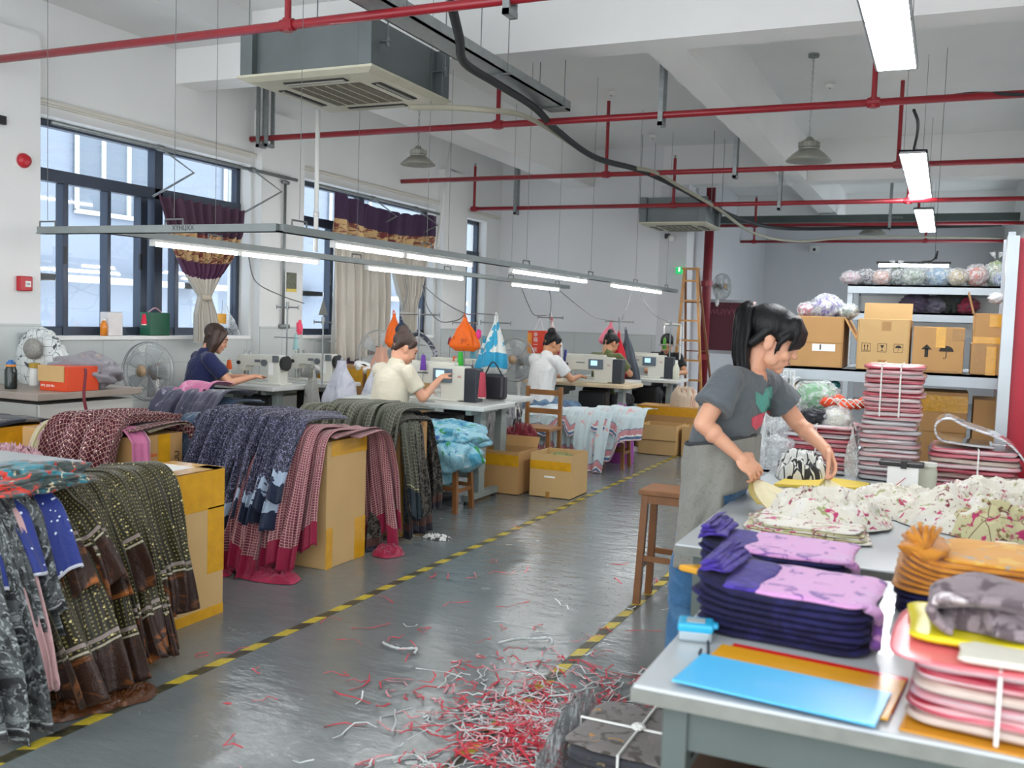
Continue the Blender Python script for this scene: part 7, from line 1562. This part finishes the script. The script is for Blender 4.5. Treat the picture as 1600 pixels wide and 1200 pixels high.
# apron skirt
apr = fabric('grey felt apron', '8B8A82', [('noise', 60, .5, .7, '7E7D76')], coord='Object', rough=.95, wr=.25)
m = MB()
def ap(u, v):
    a = math.radians(-158 + 300 * u); z = .985 - .5 * v; hx = hip.x + .0 - .02 * v; r = .138 + .012 * v + (.003 + .011 * v) * math.sin(a * 6 + 2.5 * v) + .02 * nz(a * 2, v * 2.5) * (.2 + v) - .01 * abs(nz(a * 3 + v * 4, v * 5))
    x = hx + r * math.cos(a) * 1.05; y = hip.y + .0 + r * math.sin(a) * 1.5
    if z < .765 and x > -.775: x = -.775 - .006 * abs(math.sin(a * 5))
    return (x, y, z + .03 * math.cos(a)), (u, v)
m.grid(ap, 90, 36); m.build('apron', apr, t, smooth=True, solid=.006)
MB().tube([(hip.x + .142 * math.cos(a), hip.y + .21 * math.sin(a), .99 + .03 * math.cos(a)) for a in [2 * PI * i / 30 for i in range(30)]], .008, n=6, closed=True).build('apron_waistband', mat('dark binding', '3A3C3E', .8), t, smooth=True)
# hair: cap, fringe, ponytail
P = lambda p: hc + HM @ (Vector(p) * hk)
b = Body(); b.ell(P((0, -.028, .05)), (.086 * hk, .1 * hk, .082 * hk), HM, 22, 14); b.ell(P((0, .022, .066)), (.078 * hk, .078 * hk, .06 * hk), HM, 22, 14)
for s in (-1, 1):
    b.cap(P((s * .05, .05, .09)), P((s * .07, .035, .02)), .024, .014); b.cap(P((s * .066, -.03, .03)), P((s * .066, -.06, -.04)), .026, .02)
    b.cap(P((s * .07, .03, .03)), P((s * .068, .04, -.02)), .012, .006)
for s in (-1, -.8, -.6, -.4, -.2, 0, .2, .4, .6, .8, 1): b.chain([P((s * .05, .05, .1)), P((s * .057, .092 - .02 * abs(s), .074)), P((s * .061, .106 - .028 * abs(s), .04)), P((s * .06, .104 - .03 * abs(s), .012 - .02 * abs(s)))], [.024, .018, .012, .005])
b.chain([P((-.07, .05, .05)), P((-.074, .03, .0)), P((-.07, .035, -.045))], [.016, .01, .004]); b.chain([P((.07, .05, .05)), P((.074, .03, .0)), P((.07, .035, -.045))], [.016, .01, .004])
b.cap(P((0, -.08, 0)), P((0, -.09, -.05)), .045, .03)
fused(b, 'hair', hairb, t, .006, 4)
b = Body(); tie = P((0, -.115, .075)); pt = fold([tie, tie + Vector((-.03, -.02, .0)), A(1161, 518, 3.9), A(1158, 555, 3.89), A(1164, 592, 3.88), A(1178, 630, 3.87)], 14)
rr = [.014, .022, .028, .031, .032, .032, .031, .03, .029, .027, .025, .021, .016, .01, .004]
b.chain(pt, rr)
for q_ in range(9):
    an = q_ * .7; r3 = random.Random(q_)
    b.chain([p + Vector((math.cos(an) * rr[i] * .9, math.sin(an) * rr[i] * .9, -.012 * (q_ % 3) * i / 14)) + Vector((.006 * nz(i * .5, q_), 0, 0)) for i, p in enumerate(pt)], [x * .42 for x in rr]); fused(b, 'ponytail', hairb, t, .004, 2)
m = MB(); m.tube([tie + HM @ Vector((.026 * math.cos(a), 0, .026 * math.sin(a))) + Vector((-.012, 0, 0)) for a in [2 * PI * i / 14 for i in range(14)]], .008, n=6, closed=True); m.build('hair_tie', mat('pale pink scrunchie', 'D8B9B5', .7), t, smooth=True)
# the held scarf, stretched between the two hands
ht = fabric('sheer cream chiffon', 'DDD3AC', [('noise', 9, .62, .66, 'B8607A'), ('side', .03, 'A5913A')], rough=.6)
def held(name, top, low, w0, w1, seed):
    m = MB(); T, Lw = Vector(top), Vector(low)
    def fn(u, v):
        w_ = w0 + (w1 - w0) * v; p = T.lerp(Lw, v); s = math.sin(u * 9 + seed) * .018 * v
        return (p.x + (u - .5) * w_ + .05 * math.sin(PI * v) * (u - .5), p.y + s + .05 * (u - .5) * v, p.z - .03 * math.sin(PI * v) * 0 + .012 * math.sin(u * 14 + seed) * v), (u * w1, v * .2)
    m.grid(fn, 40, 24); return m
m = held('l', tn[1], (-.5, 3.58, .79), .02, .2, 1); o1 = tag(m.build('held_scarf', ht, smooth=True, solid=.002), 'sheer cream scarf end pinched in the near hand of the standing person', 'scarf')
m = held('r', tf[1], (-.33, 3.84, .8), .02, .12, 3); tag(m.build('held_scarf', ht, smooth=True, solid=.002), 'sheer cream scarf end pinched in the far hand of the standing person', 'scarf')

# ---- seated sewers
def seated(loc, rz, label, shirt_c, pants_c, hair, bun=True, lean=.0, headF=(.35, .75, -.5), sk=skin, sleeve=.45, handl=((-.12, .44, .84), (.14, .44, .86)), k=1., bob=False, cap=None, elbow=((-.25, .22, .84), (.25, .22, .84))):
    t = thing('person', label, 'person', (0, 0, 0)); V = lambda *p: Vector(p) * k + Vector((0, lean * max(0, p[2] - .55), 0))
    hp, ws_, ch, nk = V(0, 0, .56), V(0, .02, .75), V(0, .06, .94), V(0, .1, 1.1); hc = V(0, .17, 1.2) ; M = basis(headF, (0, .2, 1))
    sh = [V(-.165, .07, 1.03), V(.165, .07, 1.03)]; el = [V(*elbow[0]), V(*elbow[1])]; wr = [V(*handl[0]), V(*handl[1])]
    b = Body(); b.chain([ch, ws_, hp], [.115, .1, .13]); 
    for s in (-1, 1): b.cap(ch + Vector((.055 * s, 0, 0)), hp + Vector((.05 * s, 0, 0)), .095, .11)
    b.cap(sh[0], sh[1], .048, .048); b.cap(nk, hc + M @ Vector((0, -.03, -.06)), .048, .047); b.cap(ch, nk, .1, .055)
    for i in (0, 1):
        b.chain([sh[i], el[i], wr[i]], [.045, .035, .024]); hand(b, wr[i], wr[i] - el[i] + Vector((0, .1, 0)), (0, 0, -1), 1 if i == 0 else -1, .95 * k, .35)
        s = -1 if i == 0 else 1; b.chain([V(.09 * s, .02, .53), V(.13 * s, .42, .52), V(.13 * s, .44, .1)], [.085, .055, .04])
    head_prims(b, hc, M, k); body = fused(b, 'body', sk, t, .009, 3); face_parts(t, hc, M, k)
    b = Body(); b.cap(ch, ws_, .128, .12); b.cap(ws_, hp, .12, .14, eb=False)
    for s in (-1, 1): b.cap(ch + Vector((.055 * s, 0, 0)), ws_ + Vector((.05 * s, 0, 0)), .108, .11); b.cap(ws_ + Vector((.05 * s, 0, 0)), hp + Vector((.05 * s, 0, .02)), .11, .125, eb=False)
    b.cap(sh[0], sh[1], .06, .06); b.cap(ch, nk - Vector((0, .01, .03)), .11, .07)
    for i in (0, 1): b.cap(sh[i], sh[i].lerp(el[i], sleeve * 1.5), .062, .062, eb=False)
    crease(fused(b, 'shirt', shirt_c, t, .009, 5), .006, 9, (1, 1, .5), len(label))
    b = Body(); b.cap(hp - Vector((.05, 0, .02)), hp + Vector((.05, 0, -.02)), .142, .142)
    for s in (-1, 1): b.chain([V(.09 * s, .02, .54), V(.13 * s, .42, .52), V(.13 * s, .44, .12)], [.105, .075, .06], eb=False)
    crease(fused(b, 'trousers', pants_c, t, .012, 5), .006, 8, (1, 1, 1), 2)
    for s in (-1, 1): q = V(.13 * s, .44, 0); b = Body(); b.cap(q + Vector((0, -.04, .045)), q + Vector((0, .14, .035)), .04, .034); fused(b, 'shoe', MC['dark shoe'], t, .012, 4)
    P = lambda *p: hc + M @ (Vector(p) * k)
    b = Body(); b.ell(P(0, -.026, .05), (.085 * k, .098 * k, .082 * k), M, 20, 12)
    for s in (-1, 1): b.cap(P(s * .06, .03, .07), P(s * .074, .01, .01), .024, .012); b.cap(P(s * .05, -.06, .02), P(s * .03, -.07, -.04), .035, .02)
    if bun: b.ell(P(0, -.08, .125), (.042, .04, .036)); b.ell(P(0.01, -.1, .11), (.03, .03, .03))
    if bob:
        for s in (-1, -.5, 0, .5, 1): b.chain([P(s * .07, -.05 + .03 * abs(s), .05), P(s * .085, -.05 + .05 * abs(s), -.05), P(s * .085, -.04 + .05 * abs(s), -.14)], [.04, .036, .02])
        for s in (-1, 1): b.chain([P(s * .06, .05, .08), P(s * .078, .04, 0), P(s * .08, .03, -.12)], [.024, .022, .012])
    fused(b, 'hair', hair, t, .008, 4)
    if bun: MB().ell(P(.02, -.06, .112), .008).build('hair_clip', labw, t, smooth=True)
    t.location = loc; t.rotation_euler.z = rz; return t
cream = fabric('cream cotton tee', 'D8D1BC', [('noise', 3, .5, .7, 'CFC8B2')], coord='Object', wr=.7); whit = fabric('white cotton tee', 'DDDEDD', coord='Object', wr=.7); nvt = fabric('navy cotton tee', '1C2450', coord='Object', wr=.7); dk = fabric('dark trousers cloth', '22252C', coord='Object'); den = fabric('washed denim', '54708C', [('noise', 6, .5, .6, '6E8BA6')], coord='Object'); blk = fabric('black cloth', '17181C', coord='Object')
p = A(612, 600, 6.28); seated((p.x, 6.2, 0), -.35, 'seated person in a cream t-shirt, brown hair in a bun, at the second sewing table', cream, dk, hairn, handl=((-.1, .42, .86), (.16, .4, .98)), elbow=((-.24, .2, .86), (.24, .16, .84)))
p = A(318, 600, 6.45); seated((p.x, 6.35, 0), -.55, 'seated person in a navy t-shirt with a brown bob, at the first sewing table', nvt, dk, hairn, bun=False, bob=True, handl=((-.06, .42, .87), (.12, .46, .88)), headF=(.25, .85, -.4))
p = A(848, 590, 9.5); seated((p.x, 9.42, 0), -.4, 'seated person in a white t-shirt with a black bun, at the third sewing table', whit, den, hairb, sk=skin2, handl=((-.08, .4, .85), (.14, .46, .86)))
p = A(1036, 570, 12.35); seated((p.x, 12.42, 0), PI + .35, 'seated person in black facing the camera behind the farthest sewing machine', blk, dk, hairb, bun=False, bob=False, sk=skin2, headF=(.1, .8, -.6), lean=.1)
p = A(945, 570, 10.95); seated((p.x - .02, 10.95, 0), -.2, 'seated person in olive mostly hidden behind the red jacket', fabric('olive cloth', '5A6238', coord='Object'), dk, hairb, bun=True, sk=skin2)
c = bpy.data.objects['person.003'].location; tag(heap(MB(), (c.x, c.y, .472), .17, .14, .06, 5, 40, pw=.3, rough=.2).build('seat_cushion', fabric('white cushion', 'E0DEDC'), smooth=True), 'white cushion on the stool of the person in white', 'cushion')
